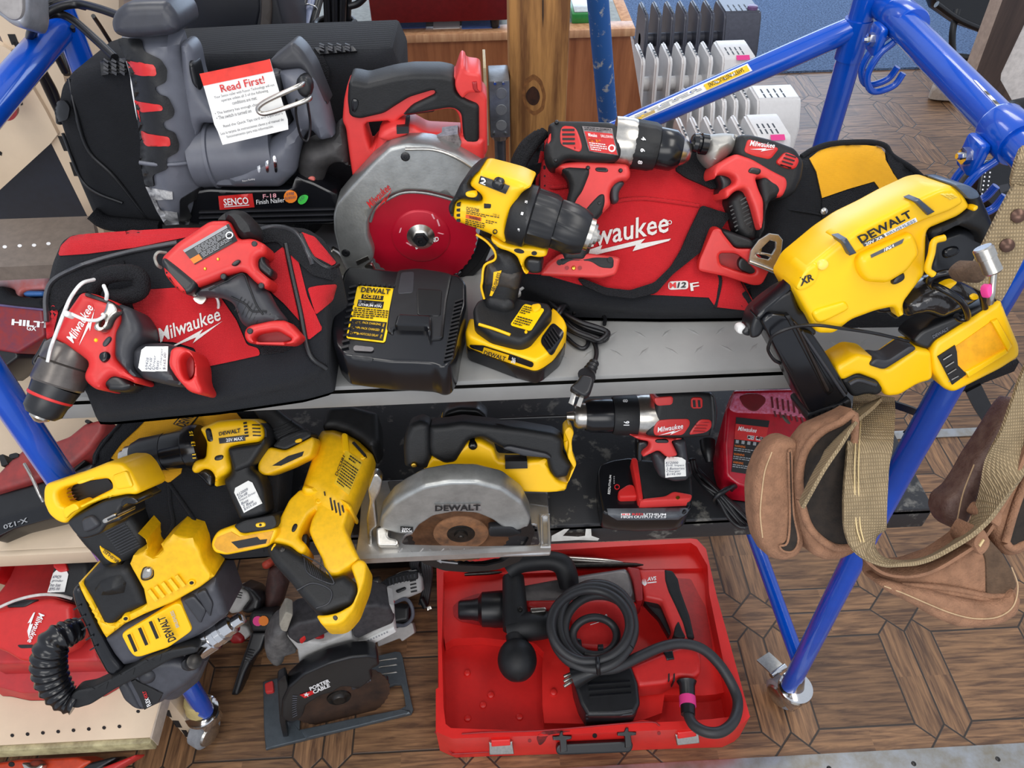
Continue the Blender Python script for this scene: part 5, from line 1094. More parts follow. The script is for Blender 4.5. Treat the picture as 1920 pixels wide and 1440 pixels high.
P('grip', '878 700 960 635 1040 590 1130 565 1210 570 1290 620 1310 670 1260 710 1180 755 1090 792 1020 765 905 782', mat('clear wrapped black rubber', (38,36,36), .16, coat=.8, bump=.5, sc=14), .028, None, .024)
P('yellow_inset', '1080 612 1150 585 1180 590 1120 640 1085 645', YN, .0285, 0, .002); P('yellow_inset', '1230 660 1280 650 1290 680 1250 690', YN, .0285, 0, .002)
P('trigger', '738 715 770 690 850 672 872 700 868 780 850 792 828 770 820 752 780 758 742 752', BLKG, .022, None, .012)
P('lock_off_button', '826 585 850 555 890 538 898 560 890 582 845 606 828 604', BLKP, .048, 0, .006)
P('hook_pad', circ(462, 500, 26, 34, rot=.9), mat('pale yellow plastic', (255,222,100), .3), .046, 0, .006, sm=0)
for q in ('553 366 590 360 642 438 604 452', '945 162 975 150 1057 218 1018 238'): P('retaining_clip', q, mat('steel blue clip', (62,72,86), .3), .054, -.03, .004, sm=0); 
tr = [o for o in CT.children if o.name.startswith('top_rail')]
L = Lab('628 352 915 205 940 242 655 392', None, tr, lift=.001); L.t('DEWALT', .03, 0, .99, .95, INK, .03)
L = Lab('668 385 780 335 790 350 678 402', mat('slate print', (80,84,92), .5), tr+[body], 'voltage_label', .001); L.t('20V XR', .08, .1, .92, .9, WINK, .02); L = Lab('780 335 950 248 960 268 792 348', WINK, tr+[body], 'brushless_label', .001); L.t('BRUSHLESS', .05, .15, .95, .85, mat('blue grey print', (110,125,150), .5), .02)
bs = [o for o in CT.children if o.name.startswith('raised_boss')]; L = Lab('710 455 880 362 892 370 880 385 740 450'.replace(' 880 385 740 450', ' 872 392 716 462') if False else '712 446 890 360 880 384 716 462', mat('slate print', (80,84,92), .5), bs, 'gauge_label', .001); L.t('18GA', .4, .1, .72, .9, WINK, .02)
for i in range(4): P('grip_bar', [(1080+i*22, 125+i*0-i*0), (1100+i*22, 118), (1150+i*14, 150-i*4), (1136+i*14, 158-i*4)], mat('pale yellow plastic', (255,222,100), .3), .0485, 0, .002, sm=0) if i < 3 else None
qtext('XR', '332 570 395 545 412 575 340 612', INK, body, .03, .2, lift=.003)
P('front_shoe', '300 618 318 700 340 750 372 745 432 862 400 880 340 835 180 782 128 880 82 892 70 860 78 812 100 762 170 700 240 650', BLKP, .02, None, .008)
P('shoe_rail', '100 770 240 655 345 545 355 560 300 620 180 730 120 800', BLKG, .026, 0, .004)
P('tip_pad', '2 845 10 825 38 815 62 832 52 855 30 870 8 862', WHT, .008, None, .006); P('tip_arm', '28 860 55 830 110 812 140 830 135 860 60 880', BLKP, .012, None, .004)
mg = P('magazine', '130 795 180 752 270 762 345 842 400 852 500 1000 585 1145 600 1175 560 1222 470 1262 400 1292 378 1270 300 1110 210 952', BLKG, .030, None, .007)
P('magazine_slot', '262 770 285 765 520 1160 490 1190 470 1170', mat('dark slot', (10,10,12), .3), .0315, 0, .001, sm=0); P('follower', '300 800 322 800 500 1165 482 1178', mat('dark bronze', (52,44,40), .35, .5), .034, 0, .002); ptube('magazine_edge', '345 850 420 960 500 1080 575 1190', .0022, CHAR, mg)
ec = P('end_cap', '368 1292 440 1262 560 1228 602 1200 618 1240 600 1282 520 1340 425 1372 395 1350', BLKP, .032, None, .006); rows('end_cap_rib', 410, 1290, 440, 1360, 32, -12, 6, 7, BLKG, ec, lift=.003, th=.004)
P('magazine_latch', '555 1112 600 1085 645 1072 750 1108 782 1160 745 1192 690 1182 620 1202 590 1160', BLK, .026, None, .008); ptube('latch_rib', '600 1130 650 1110 740 1135', .003, CHAR, None, fr=f.up(.028))
P('rear_arm', '524 1052 540 1028 640 970 720 982 792 1052 950 940 1035 955 1045 1080 1030 1110 960 1130 862 1190 792 1196 742 1112 640 1074 562 1112 532 1090', YN, .026, None, .010)
P('arm_pad', '700 1030 735 990 800 1002 925 920 962 942 782 1056', CHAR, .030, 0, .004)
f2 = Fr(1250, 900, p=f.at(1250, 900, .0), n=nrm(64, -10))
P('battery_housing', '1025 965 1050 905 1200 810 1380 692 1402 680 1440 780 1502 930 1500 985 1400 1050 1150 1176 1095 1152 1040 1065', YN, .034, .03, .010, fr=f2)
P('housing_top', '925 900 975 845 1100 790 1240 735 1370 680 1402 682 1380 700 1200 812 1050 905 1020 950 960 930', BLKP, .030, .03, .008, fr=f2)
P('socket_recess', '1130 955 1350 800 1380 800 1455 935 1430 965 1230 1090 1200 1100 1160 1010', mat('orange yellow recess', (250,176,10), .4), .0352, 0, .0, fr=f2, sm=0); P('socket_wall', '1350 800 1385 785 1465 930 1440 958', YN, .039, 0, .002, fr=f2, sm=0); P('socket_wall', '1215 1065 1430 945 1445 965 1230 1098', YN, .039, 0, .002, fr=f2, sm=0)
rc = P('contact_recess', '1068 985 1160 925 1170 960 1175 1030 1222 1078 1145 1134', INK, .0362, 0, .0, fr=f2, sm=0); rows('contact', 1095, 1000, 1140, 972, 12, 38, 4, 5, SIL, rc, lift=.003, th=.002)
qtext('DEWALT', '1038 872 1120 828 1128 842 1045 888', GRF, [o for o in CT.children if o.name.startswith('housing_top')], .02)
tube('hanging_hook', [(1035, 615, .04), (1022, 590, .05), (1045, 560, .055), (1110, 540, .06), (1185, 545, .06), (1250, 590, .055), (1300, 650, .05), (1318, 725, .035)], .0042, BLKG, seg=10)
tube('hanging_hook', [(1025, 600, .04), (1090, 625, .055), (1160, 665, .06), (1205, 710, .055), (1225, 775, .04), (1190, 785, .035), (1165, 768, .035)], .0042, BLKG, seg=10)
tube('cable_tie', [(180, 905, .035), (200, 870, .038), (300, 830, .045), (420, 818, .05), (560, 835, .05), (700, 855, .04), (820, 880, .035), (915, 905, .03)], .0022, CORD, seg=6); tube('cable_tie', [(180, 905, .035), (170, 950, .03), (200, 1000, .025), (235, 1020, .02)], .0022, CORD, seg=6)
# straps of the black bag behind
v('H')
thing('black_strap', 'loose black strap ends hanging behind the blue leg below the yellow nailer', 'strap', loc=f.at(900, 1300, -.12))
g = Fr(900, 1300, Y=.80, a=80); T0 = g
ribbon('strap', [g.at(1480, 1030), g.at(1350, 1080), g.at(1200, 1140), g.at(1050, 1170)], .04, .006, WEB, (0, -.3, 1)); ribbon('strap', [g.at(1255, 1150), g.at(1300, 1240), g.at(1345, 1310)], .024, .005, BLKP, (1, 0, 0)); ribbon('strap', [g.at(830, 1235), g.at(920, 1265), g.at(1000, 1300)], .013, .004, BLKP, (0, 0, 1)); ribbon('strap', [g.at(1010, 1300), g.at(960, 1350), g.at(895, 1395)], .014, .004, BLKP, (0, 0, 1))
# ================================================================ leather tool belt
v('O')
f = Fr(900, 500, Y=.56, a=50)
thing('tool_belt', 'brown suede tool belt with tan webbing and open pouches hanging from the right blue rail', 'tool belt', f, loc=f.p)
def pouch(nm, out, opening, o, deep, rim=.004, m=SUE, m2=SUED, b=.02):
    p = P(nm, out, m, b, .03, .018, o=o, wave=(.003, 22, 3))
    P('pouch_mouth', opening, mat('pouch opening shade', (44,36,30), .95, bump=.4, c2=(26,22,20)), b+.0045, 0, .001, o=o, par=p)  # dark sheet over the pouch, paints the shade inside its opening
    Q = pts(opening); g = f.up(o); Q2 = [(x, y, b+.004) for x, y in Q]; Q2.append(Q2[0])
    tubew('pouch_rim', [g.at(*q) for q in Q2], rim, m, par=p, n=4, seg=10); return p
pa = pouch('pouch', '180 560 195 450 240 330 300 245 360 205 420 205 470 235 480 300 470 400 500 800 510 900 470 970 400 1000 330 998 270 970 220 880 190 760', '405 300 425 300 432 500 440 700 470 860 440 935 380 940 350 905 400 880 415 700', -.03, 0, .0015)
ptube('stitching', '300 300 255 420 235 560 225 700 240 850', .0009, mat('pale stitching', (190,160,124), .8), pa)
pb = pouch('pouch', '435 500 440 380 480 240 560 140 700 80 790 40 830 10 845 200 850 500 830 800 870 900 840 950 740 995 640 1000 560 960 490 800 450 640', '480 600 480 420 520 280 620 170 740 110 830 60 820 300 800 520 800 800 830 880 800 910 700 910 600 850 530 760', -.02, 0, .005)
ribbon('inner_flap', [f.at(900, 0, -.10), f.at(780, 130, -.02), f.at(690, 290, .03), f.at(600, 430, .035), f.at(490, 640, .03)], [.05, .045, .04, .04, .03], .004, TANW, f.at(560, 400)-f.at(660, 440)+f.n*.08)
# main webbing loop
Lp = [(955, -60), (950, 60), (925, 250), (905, 450), (895, 650), (900, 800), (930, 900), (1010, 985), (1150, 1010), (1300, 985), (1450, 910), (1570, 820), (1660, 700), (1760, 480), (1860, 240), (1960, 0), (2060, -240)]
def sdv(x0, y0, x1, y1, dz): a = f.at(x0, y0); b_ = f.at(x1, y1, dz); return b_-a
fr_ = [f.at(x, y, (-.14, -.075, .005, .02)[i] if i < 4 else .03) for i, (x, y) in enumerate(Lp)]
sides = [sdv(870, 0, 1070, 0, 0)]*5+[sdv(820, 850, 960, 820, .0), sdv(860, 930, 950, 890, -.02), sdv(1000, 1010, 1020, 990, -.07), sdv(1150, 1020, 1150, 1000, -.08), sdv(1300, 1000, 1300, 975, -.08), sdv(1460, 930, 1440, 895, -.08), sdv(1590, 840, 1530, 800, -.06), sdv(1700, 720, 1600, 690, -.04), sdv(1800, 500, 1700, 460, -.02), sdv(1900, 260, 1800, 220, 0), sdv(2000, 20, 1900, -20, 0), sdv(2100, -220, 2000, -260, 0)]
W_s = [.0525]*5+[.050]*4+[.046]*3+[.042, .042, .045, .048, .05]
fr_ += [np.array([.70, .70, 1.50]), np.array([.70, .76, 1.52])]; sides += [sides[-1]]*2; W_s += [.05]*2
bl = ribbon('webbing_belt', fr_, W_s, .005, TANW, sides, n=6)
ptube('stitching', '850 20 835 250 830 500 840 760 870 880', .0009, mat('cream thread', (214,190,140), .8), bl); ptube('stitching', '875 20 860 250 855 500 865 760 890 880', .0009, MATS['cream thread'], bl)
ribbon('leather_backing', [f.at(x, y, .024) for x, y in ((880, 880), (920, 960), (1020, 1030), (1160, 1050), (1310, 1025), (1460, 950), (1590, 850), (1690, 720), (1800, 500), (1900, 260), (2000, 20))], .034, .004, SUE, [sdv(1150, 1070, 1150, 1010, -.02)]*4+[sdv(1310, 1030, 1300, 980, -.02)]*2+[sdv(1640, 830, 1590, 790, -.02)]*3+[sdv(1850, 400, 1800, 380, -.02)]*2)
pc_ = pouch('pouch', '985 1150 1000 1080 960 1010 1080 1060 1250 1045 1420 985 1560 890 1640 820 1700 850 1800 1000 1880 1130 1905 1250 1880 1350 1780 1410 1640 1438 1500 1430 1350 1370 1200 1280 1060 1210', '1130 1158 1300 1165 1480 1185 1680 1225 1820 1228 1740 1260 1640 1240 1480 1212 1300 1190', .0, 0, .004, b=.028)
P('pouch_lip', '985 1150 1040 1130 1150 1160 1300 1185 1500 1240 1650 1270 1800 1250 1870 1180 1905 1250 1880 1350 1780 1410 1640 1438 1500 1430 1350 1370 1200 1280 1060 1210', SUE, .046, .0, .016, wave=(.002, 30, 8)); ptube('stitching', '1020 1160 1150 1210 1300 1275 1450 1335 1600 1370 1750 1360 1850 1290 1880 1160 1840 1040', .0009, MATS['pale stitching'], [o for o in CT.children if o.name.startswith(('pouch_lip', 'pouch.002'))]+[pc_])
P('inner_panel', '1675 1225 1670 1000 1640 900 1700 860 1790 960 1850 1080 1880 1160 1820 1228', SUED, .033, 0, .006)
P('leather_tab', '1585 880 1640 790 1670 800 1710 880 1680 940 1640 970 1610 930', SUE, .048, 0, .004); P('rivet_tab', '1690 740 1740 670 1780 690 1780 740 1760 790 1720 760', SUE, .046, 0, .004); P('tab_stitch', '1632 900 1660 860 1668 868 1640 912', MATS['cream thread'], .050, 0, 0, sm=0)
pouch('pouch', '1690 750 1740 640 1800 500 1860 380 1960 300 1990 900 1900 960 1820 975 1760 930', '1800 880 1850 700 1900 560 1990 400 1990 820 1900 900 1840 920', .0, 0, .005, b=.02)
P('pouch', '1400 680 1420 600 1500 540 1560 450 1620 340 1700 220 1800 60 1880 -60 1900 60 1740 380 1620 640 1540 800 1480 805 1430 760', mat('worn dark leather', (92,66,60), .55, bump=.5, c2=(120,96,86)), .02, .03, .018, o=-.06); ptube('stitching', '1600 380 1530 560 1490 740', .0009, MATS['pale stitching'], None, fr=f.up(-.038))
# upper length of belt with rivets and clasp
v('H')
g = Fr(1450, 350, Y=.60, a=55)
up1 = ribbon('webbing_belt', [np.array([.690, .80, 1.505]), np.array([.685, .73, 1.525]), g.at(1630, -60), g.at(1585, 90), g.at(1505, 240), g.at(1425, 400), g.at(1345, 560), g.at(1300, 640)], .043, .005, TANW, g.at(1520, 120)-g.at(1420, 90))
for x, y in ((1490, 240), (1432, 396)): lathew('rivet', project([(x, y)], up1, 0)[0], project([(x, y)], up1, .005)[0], [(0, .0068), (.6, .0064), (1, .003)], mat('dark copper', (96,72,62), .35, .7), seg=20, par=up1)
P('frayed_end', '1222 545 1250 500 1300 470 1340 520 1320 590 1260 600', SUED, .02, None, .01, fr=g)
lathe('metal_clasp', ((1305, 405, .05), (1365, 540, .05)), [(0, .0075), (.05, .0088), (.4, .0088), (.42, .0078), (.95, .0082), (1, .007)], SIL, fr=g, seg=24)
tube('clasp_wire', [(1350, 520, .05), (1362, 545, .05), (1358, 600, .048), (1352, 660, .046), (1345, 700, .04)], .003, SIL, fr=g); P('pink_tape', '1318 625 1342 598 1358 605 1360 660 1332 682', PINK, .052, -.045, .002, fr=g)
v('W')
# ================================================================ lower shelf: bag, drill, driver at the left
v('I')
f = Fr(1500, 1105, z=S2+.015, a=33); FB3 = f
thing('tool_bag', 'black and yellow soft tool bag on the lower shelf under the left red bag', 'bag', f, loc=f.p)
yb = P('bag_body', '650 490 680 380 760 280 870 150 1100 60 1900 40 1930 600 1900 1085 1560 1112 1400 1080 1150 1010 900 965 880 800 880 620 760 500', BBAG, .02, 0, .03, gz=S2+.002, wave=(.006, 13, 31), s=.014)
skin('yellow_panel', '770 440 850 330 960 230 1050 140 1640 128 1700 200 1700 440 1500 500 1264 500 1255 545 1170 612 1080 560 980 520 900 490', YBAG, yb, .003, .003, sm=0)
skin('shoulder_strap', '640 490 640 420 700 320 880 150 1050 140 950 240 840 340 770 440 740 490 660 500', WEB, yb, .004, .006); ptube('strap_edge', '655 480 680 400 740 310 880 170', .003, BBAG, yb, lift=.008)
L = Lab('1200 205 1285 110 1420 100 1310 242', INK, yb, 'brand_label', .004); L2 = Lab('1212 205 1290 120 1405 110 1300 232', mat('bag yellow print', (244,176,8), .7), yb, 'brand_label', .005); L2.t('DEWALT', .0, .15, 1, .9, INK, .03)
ptube('seam', '1170 612 1180 760 1200 900 1140 990', .003, BBAG, yb); ptube('seam', '1170 612 1260 740 1380 920 1450 1060', .003, BBAG, yb)
# hammer drill
f = FB3.up(.050); f = Fr(1550, 400, p=FB3.at(1550, 400, .05), n=nrm(42, -3))
thing('drill_driver', 'yellow and black cordless drill with a price tag lying on the lower shelf bag', 'drill', f)
body = P('body', '1378 232 1500 180 1640 168 1762 168 1818 215 1830 290 1800 328 1640 350 1580 370 1575 420 1595 500 1560 552 1510 575 1512 620 1495 642 1478 630 1488 575 1460 525 1400 512 1345 552 1318 515 1345 455 1420 440 1430 330', YEL, .032, None, .018)
P('rear_cover', '1572 368 1640 352 1800 330 1832 290 1822 215 1790 190 1840 240 1842 330 1800 400 1740 490 1620 540 1590 440', BLK, .034, None, .012)
gp = P('grip', '1572 372 1700 350 1740 440 1730 510 1790 560 1830 650 1850 820 1780 850 1660 868 1600 740 1560 640 1545 590 1600 545 1595 460', BLK, .026, None, .018)
P('foot', '1615 905 1690 868 1780 850 1900 828 1922 900 1890 935 1680 962 1640 950', BLK, .030, None, .006); P('battery_socket', '1458 1040 1475 985 1510 940 1615 902 1650 925 1680 962 1905 920 1925 935 1905 1000 1860 1052 1700 1085 1560 1112 1480 1092', YEL, .032, .02, .010)
P('socket_recess', '1480 1040 1500 990 1600 950 1660 985 1890 945 1860 1030 1570 1095 1500 1070', mat('deep yellow recess', (226,160,10), .45), .0335, 0, 0, sm=0); P('socket_slot', '1600 1020 1780 985 1800 1005 1850 1000 1840 1030 1650 1065', INK, .034, 0, 0, sm=0)
P('release_latch', '1765 890 1835 880 1840 915 1772 922', YEL, .032, 0, .002); P('lever_dot', circ(1802, 902, 9), INK, .033, 0, 0, sm=0)
cl = lathe('clutch_ring', ((1400, 350, 0), (1145, 395, 0)), [(0, .034), (.1, .0365), (.35, .036), (.4, .0325), (.9, .0325), (1, .030)], BLKG, seg=50, flute=(.42, .9, 8, .05))
lathe('chuck', ((1150, 394, 0), (930, 425, 0)), [(0, .031), (.1, .0305), (.7, .029), (1, .022)], BLKP, seg=60, flute=(.15, .85, 10, .05)); lathe('chuck_nose', ((940, 424, 0), (842, 438, 0)), [(0, .0195), (.6, .018), (.65, .014), (1, .012)], SIL, seg=32)
for t, x, y in (('15', 1325, 270), ('13', 1338, 340), ('11', 1345, 425)): qtext(t, [(x-12, y+16), (x-16, y-14), (x+8, y-16), (x+12, y+14)], YINK, cl, .03, lift=.002)
L = Lab('1512 262 1668 232 1672 275 1518 295', None, body, lift=.001); L.t('DEWALT', .02, .0, .98, .72, INK, .03); L = Lab('1514 302 1695 280 1700 318 1520 340', BLKP, body, 'voltage_label', .001); L.t('20V MAX', .28, .2, .92, .8, WINK, .02)
P('speed_button', '1415 235 1462 225 1480 300 1478 328 1435 330', BLKG, .0335, 0, .006); P('lock_button', '1478 440 1495 418 1535 412 1548 425 1540 455 1490 462', BLKP, .0335, 0, .004)
rows('vent_slot', 1685, 200, 1710, 196, 3, 22, 5, 12, INK, body, lift=.0015); rows('vent_slot', 1745, 210, 1800, 212, 2, 24, 4, 8, INK, body, lift=.0015)
P('trigger', '1352 548 1380 520 1430 512 1475 550 1480 590 1470 640 1440 635 1400 590', BLKG, .016, None, .010)
tag('1612 655 1738 585 1815 752 1690 818', gp, ['612009', 'Drill', 'Impact Driver', 'Batt', '2 Batt', '$325.00'])
v('K')
f = Fr(230, 330, p=FB3.at(0, 0, .0), n=nrm(36, -4)); f = Fr(230, 330, z=S2+.12, a=36)
thing('impact_driver', 'black and yellow impact driver partly hidden behind the yellow reciprocating saw', 'impact driver', f)
gp = P('grip', '20 60 160 60 230 120 330 185 362 235 230 310 190 280 140 220 90 160', BLK, .025, None, .016); rows('grip_rib', 150, 200, 260, 150, 12, 14, 7, 5, BLKP, gp, lift=.003, th=.004)
P('foot', '150 292 200 232 290 200 358 195 378 232 300 275 225 312', BLK, .028, None, .006); P('battery_socket', '66 405 90 335 135 292 225 312 300 275 380 232 394 268 372 345 250 405 120 456 75 442', YELW, .030, .02, .008)
P('socket_recess', '150 400 240 345 330 318 320 345 200 400', INK, .0305, 0, 0, sm=0); P('release_latch', '275 255 315 240 322 262 282 275', YEL, .0295, 0, .002)
# ================================================================ reciprocating saw
f = Fr(400, 640, z=S2+.055, a=14)
thing('reciprocating_saw', 'long yellow reciprocating saw with black grip overhanging the lower shelf edge', 'saw', f, loc=f.p)
bb = P('barrel', '375 330 392 245 425 192 500 186 572 212 640 250 718 325 702 380 652 500 602 622 568 700 520 705 420 650 335 572 308 532', YELW, .042, None, .034); P('front_boot', '432 186 440 120 470 70 600 60 745 100 752 262 716 312 640 244 572 206 500 182', BLK, .038, None, .02)
P('seam_ridge', '310 532 330 500 470 530 600 618 590 650 460 560 330 560', YEL, .0435, None, .02); P('front_post', '540 215 575 215 590 330 545 330', YEL, .044, 0, .006)
P('rear_frame', '308 530 245 590 195 690 155 780 130 832 180 828 250 848 300 890 330 892 350 850 300 800 318 740 360 670 405 645 372 700 356 765 385 832 430 920 455 1012 520 1010 590 965 645 925 600 840 556 735 585 650 470 560', YELW, .032, None, .010)
gp = P('grip', '118 860 150 830 250 850 330 905 400 965 490 1030 560 1005 628 1060 632 1110 600 1175 520 1200 450 1232 390 1215 320 1140 240 1035 160 950 130 900', BLK, .034, None, .02)
P('battery_housing', '590 960 640 922 682 942 680 1000 668 1060 610 1210 560 1270 520 1294 430 1296 395 1238 450 1240 520 1225 600 1180 632 1105 625 1060', YELW, .034, None, .008); P('gum_patch', '490 1245 510 1240 522 1255 512 1272 495 1265', BLKP, .035, 0, .001)
rows('grip_texture', 345, 935, 370, 1010, 13, 8, 9, 5, CHAR, gp, lift=.002); ptube('grip_line', '320 900 430 960 500 1060 440 1050 350 1000 330 920', .0013, CHAR, gp); ptube('grip_line', '290 1100 380 1060 480 1100 470 1170 400 1200', .0013, CHAR, gp); screw(205, 870, .005, tg=gp)
P('trigger', '300 800 345 775 352 800 345 850 332 860', BLKP, .012, None, .006); P('lock_button', '255 770 268 728 290 722 296 740 276 775', BLKP, .034, 0, .003); P('yellow_tip', '140 870 165 832 172 840 150 880', YEL, .0345, 0, .002)
L = Lab('565 312 660 378 580 565 500 498', mat('label yellow', (244,200,40), .45), bb, 'rating_label', .0015); L.par = None; L.t('DCS381', .04, .02, .2, .5, INK, .02) if False else None
qtext('DCS381', '505 452 550 340 562 352 520 462', INK, bb, .02, lift=.004); L.lines(.12, .25, .95, .95, 9, INK, 4); L.lines(.3, .04, .95, .2, 2, INK, 6)
P('depth_slot', '600 270 612 262 678 335 668 345', INK, .044, 0, 0, sm=0); rows('vent_slot', 478, 580, 492, 650, 22, 14, 4, 9, INK, bb, lift=.002); rows('vent_slot', 445, 545, 450, 570, 0, 0, 1, 7, INK, bb, lift=.002)
for x, y in ((412, 598), (545, 700), (660, 350)): screw(x, y, .005, YEL, tg=bb)
# ================================================================ yellow and silver circular saw
fg = Fr(1200, 780, Y=.735, a=88)
thing('circular_saw', 'yellow and black circular saw with a silver guard straddling the lower shelf edge', 'saw', fg, loc=fg.at(1200, 900))
fb = Fr(1200, 800, z=S2+.012, a=0); LAL = mat('light aluminium', (196,196,196), .35, .8, var=.1, sc=30)
bp = P('base_plate', '618 905 640 780 655 510 700 490 1000 478 1400 510 1700 545 1710 690 1718 900 1000 915 700 922', LAL, .003, .005, .002, fr=fb, holes=['880 845 900 790 1000 760 1500 750 1640 730 1655 850 1300 855'])
boxw('base_fence', tuple(fb.at(640, 918)[:2])+(S2+.008,), tuple(fb.at(1715, 893)[:2])+(S2+.022,), LAL, bev=.002)
for i in range(14): x = 860+i*58; P('rib', [(x, 892), (x+20, 872), (x+26, 872), (x+6, 892)], LAL, .006, 0, .001, fr=fb, sm=0) if i % 2 == 0 else P('rib', [(x+20, 892), (x, 872), (x+6, 872), (x+26, 892)], LAL, .006, 0, .001, fr=fb, sm=0)
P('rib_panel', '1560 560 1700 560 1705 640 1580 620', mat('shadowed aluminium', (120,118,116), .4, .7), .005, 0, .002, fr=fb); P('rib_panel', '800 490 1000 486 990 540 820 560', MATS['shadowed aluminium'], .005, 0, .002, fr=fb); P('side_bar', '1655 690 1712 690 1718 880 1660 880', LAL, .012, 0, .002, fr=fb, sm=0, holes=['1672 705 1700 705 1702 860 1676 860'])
P('depth_bracket', '690 535 722 450 745 448 772 478 760 540 728 600 738 700 742 740 712 760 716 890 692 890 682 700 700 600', SIL, .006, .012, .003, fr=Fr(720, 700, Y=.74, a=80)); P('pivot_bracket', '735 740 780 735 812 750 800 800 860 815 860 850 740 850', SIL, .01, .02, .004, fr=Fr(780, 800, z=S2+.03, a=20)); screw(775, 775, .005, BRS, fr=fg, tg=[bp])
ug = P('upper_guard', '752 745 765 690 830 605 900 560 1000 508 1150 482 1300 482 1450 520 1560 600 1606 695 1592 745 1500 768 1445 742 1390 700 1300 662 1180 655 1060 678 980 730 945 782 850 778', ALU, .010, .03, .010)
c = fg.at(1213, 775, -.012); n = fg.n
lathew('saw_blade', c-n*.001, c+n*.001, [(0, .086), (1, .086)], RUST, seg=120, flute=(0, 1, 3, .03))
bl = lathew('blade_flange', c, c+n*.003, [(0, .048), (.9, .047), (1, .044)], mat('rust flange', (168,120,84), .6, .4, c2=(110,84,66), sc=40), seg=40)
lathew('arbor', c, c+n*.012, [(0, .024), (.3, .024), (.4, .021), (.42, .012), (.8, .011), (.85, .005), (1, .004)], DST, seg=32)
P('lower_guard', '905 790 950 780 1000 800 1000 850 1080 930 1200 980 1330 985 1450 960 1540 900 1600 800 1360 770 1370 735 1450 740 1600 720 1630 760 1600 860 1540 940 1420 985 1250 1000 1120 990 1000 950 930 870', BLKP, .0, .02, .004, o=-.014)
P('guard_lever', '1365 745 1500 740 1560 780 1500 800 1370 798', BLKP, .012, 0, .004); qa = decal('arrow_mark', '1075 935 1100 928 1102 936 1195 946 1195 954 1102 944 1104 950', GINK, None, .001, fr=fg.up(.002))
P('lower_guard_plate', '960 850 1040 915 1200 960 1350 965 1450 940 1540 880 1560 900 1500 950 1380 990 1240 1000 1100 985 1000 940', BLKP, .0, .004, .001, o=-.006)
L = Lab('1062 615 1328 610 1328 650 1062 655', mat('satin silver', (176,176,176), .35, .6), ug, 'brand_plate', .0015); L.t('DEWALT', .02, .1, .98, .9, INK, .035); L = Lab('872 742 944 745 944 770 874 770', INK, ug, 'voltage_label', .0012); L.t('20V', .1, .08, .8, .5, WINK, .02); L.t('MAX', .1, .55, .95, .95, WINK, .02)
ff = Fr(1400, 480, Y=.80, a=62)
P('gear_case', '1000 520 1004 410 1030 370 1058 338 1100 360 1180 330 1250 268 1320 258 1398 300 1420 372 1560 375 1700 362 1712 430 1760 490 1820 500 1865 390 1840 330 1832 262 1850 212 1822 176 1795 200 1790 280 1800 320 1850 385 1802 545 1700 552 1560 548 1450 490 1350 452 1200 440 1080 460', YEL, .022, .02, .010, fr=ff)
P('motor_arch', '1020 500 1050 455 1180 436 1330 446 1440 470 1480 515 1300 490 1150 490', SIL, .030, 0, .006, fr=ff)
P('rubber_handle', '1035 172 1130 165 1222 150 1380 168 1560 188 1740 218 1790 248 1786 330 1836 395 1808 470 1742 472 1712 425 1692 352 1560 332 1440 300 1335 240 1262 252 1185 380 1122 390 1042 345 1032 290', BLK, .027, .02, .016, fr=ff); P('grip_pad', '1440 300 1480 285 1700 330 1730 360 1560 345', CHAR, .034, 0, .004, fr=ff)
P('front_knob', '888 300 895 230 925 165 990 142 1040 162 1046 300 1050 350 1030 420 960 412 895 405', BLK, .025, .02, .018, fr=ff); P('knob_screw', circ(948, 398, 17, 14), BRS, .031, 0, .002, fr=ff, sm=0)
P('trigger', '1290 330 1340 300 1400 320 1385 350 1330 335', BLKP, .012, None, .005, fr=ff); P('lock_button', circ(1280, 292, 26, 22), BLKG, .029, 0, .005, fr=ff, sm=0); P('rafter_hook_label', '1462 375 1586 375 1588 415 1462 418', INK, .028, 0, 0, fr=ff, sm=0)
P('battery_lip', '1790 205 1822 172 1852 208 1836 262 1842 330 1866 392 1850 420 1810 350 1820 270', YEL, .034, 0, .006, fr=ff)
fm = Fr(1230, 150, Y=.90, a=60); P('motor', '1085 195 1105 130 1180 95 1330 95 1365 140 1358 200 1240 230 1120 230', YEL, .02, .03, .01, fr=fm); P('motor_cap', '1100 130 1130 92 1200 70 1310 75 1362 118 1366 148 1260 128 1150 136', BLKP, .024, .03, .01, fr=fm); rows('motor_text', 1120, 150, 1122, 175, 18, 0, 12, 6, INK, [o for o in CT.children if o.name.startswith('motor')], lift=.001)
# ================================================================ red drill with battery, charger, cord
v('L')
f = Fr(940, 650, z=S2+.082, a=60)
thing('drill_driver', 'red and black drill standing on a large battery at the middle of the lower shelf', 'drill', f, loc=atz(800, 900, S2))
bk = P('motor_housing', '748 345 762 290 800 220 830 60 1100 50 1200 60 1228 190 1216 290 1180 352 1000 362 880 360', BLK, .034, None, .014); P('motor_cap', '1170 60 1210 70 1232 180 1222 280 1190 345 1165 352 1180 250', BLKP, .037, None, .012)
lg = P('logo_panel', '796 300 828 240 910 232 1040 230 1048 270 1000 342 806 346', RED, .0355, 0, .003); mlogo(828, 322, 1000, 295, 34, WINK, lg)
vp = P('vent_panel', '1110 232 1188 236 1192 290 1150 326 1030 342 1062 290', RED, .0355, 0, .003); rows('vent_slot', 1090, 255, 1170, 258, -8, 20, 4, 7, REDD, vp, lift=.001); P('vent_window', '1050 88 1130 88 1130 165 1050 165', RED, .0355, 0, .002); P('window_slot', '1062 108 1080 108 1084 155 1066 155', INK, .036, 0, 0, sm=0); P('window_slot', '1096 108 1112 108 1116 155 1100 155', INK, .036, 0, 0, sm=0)
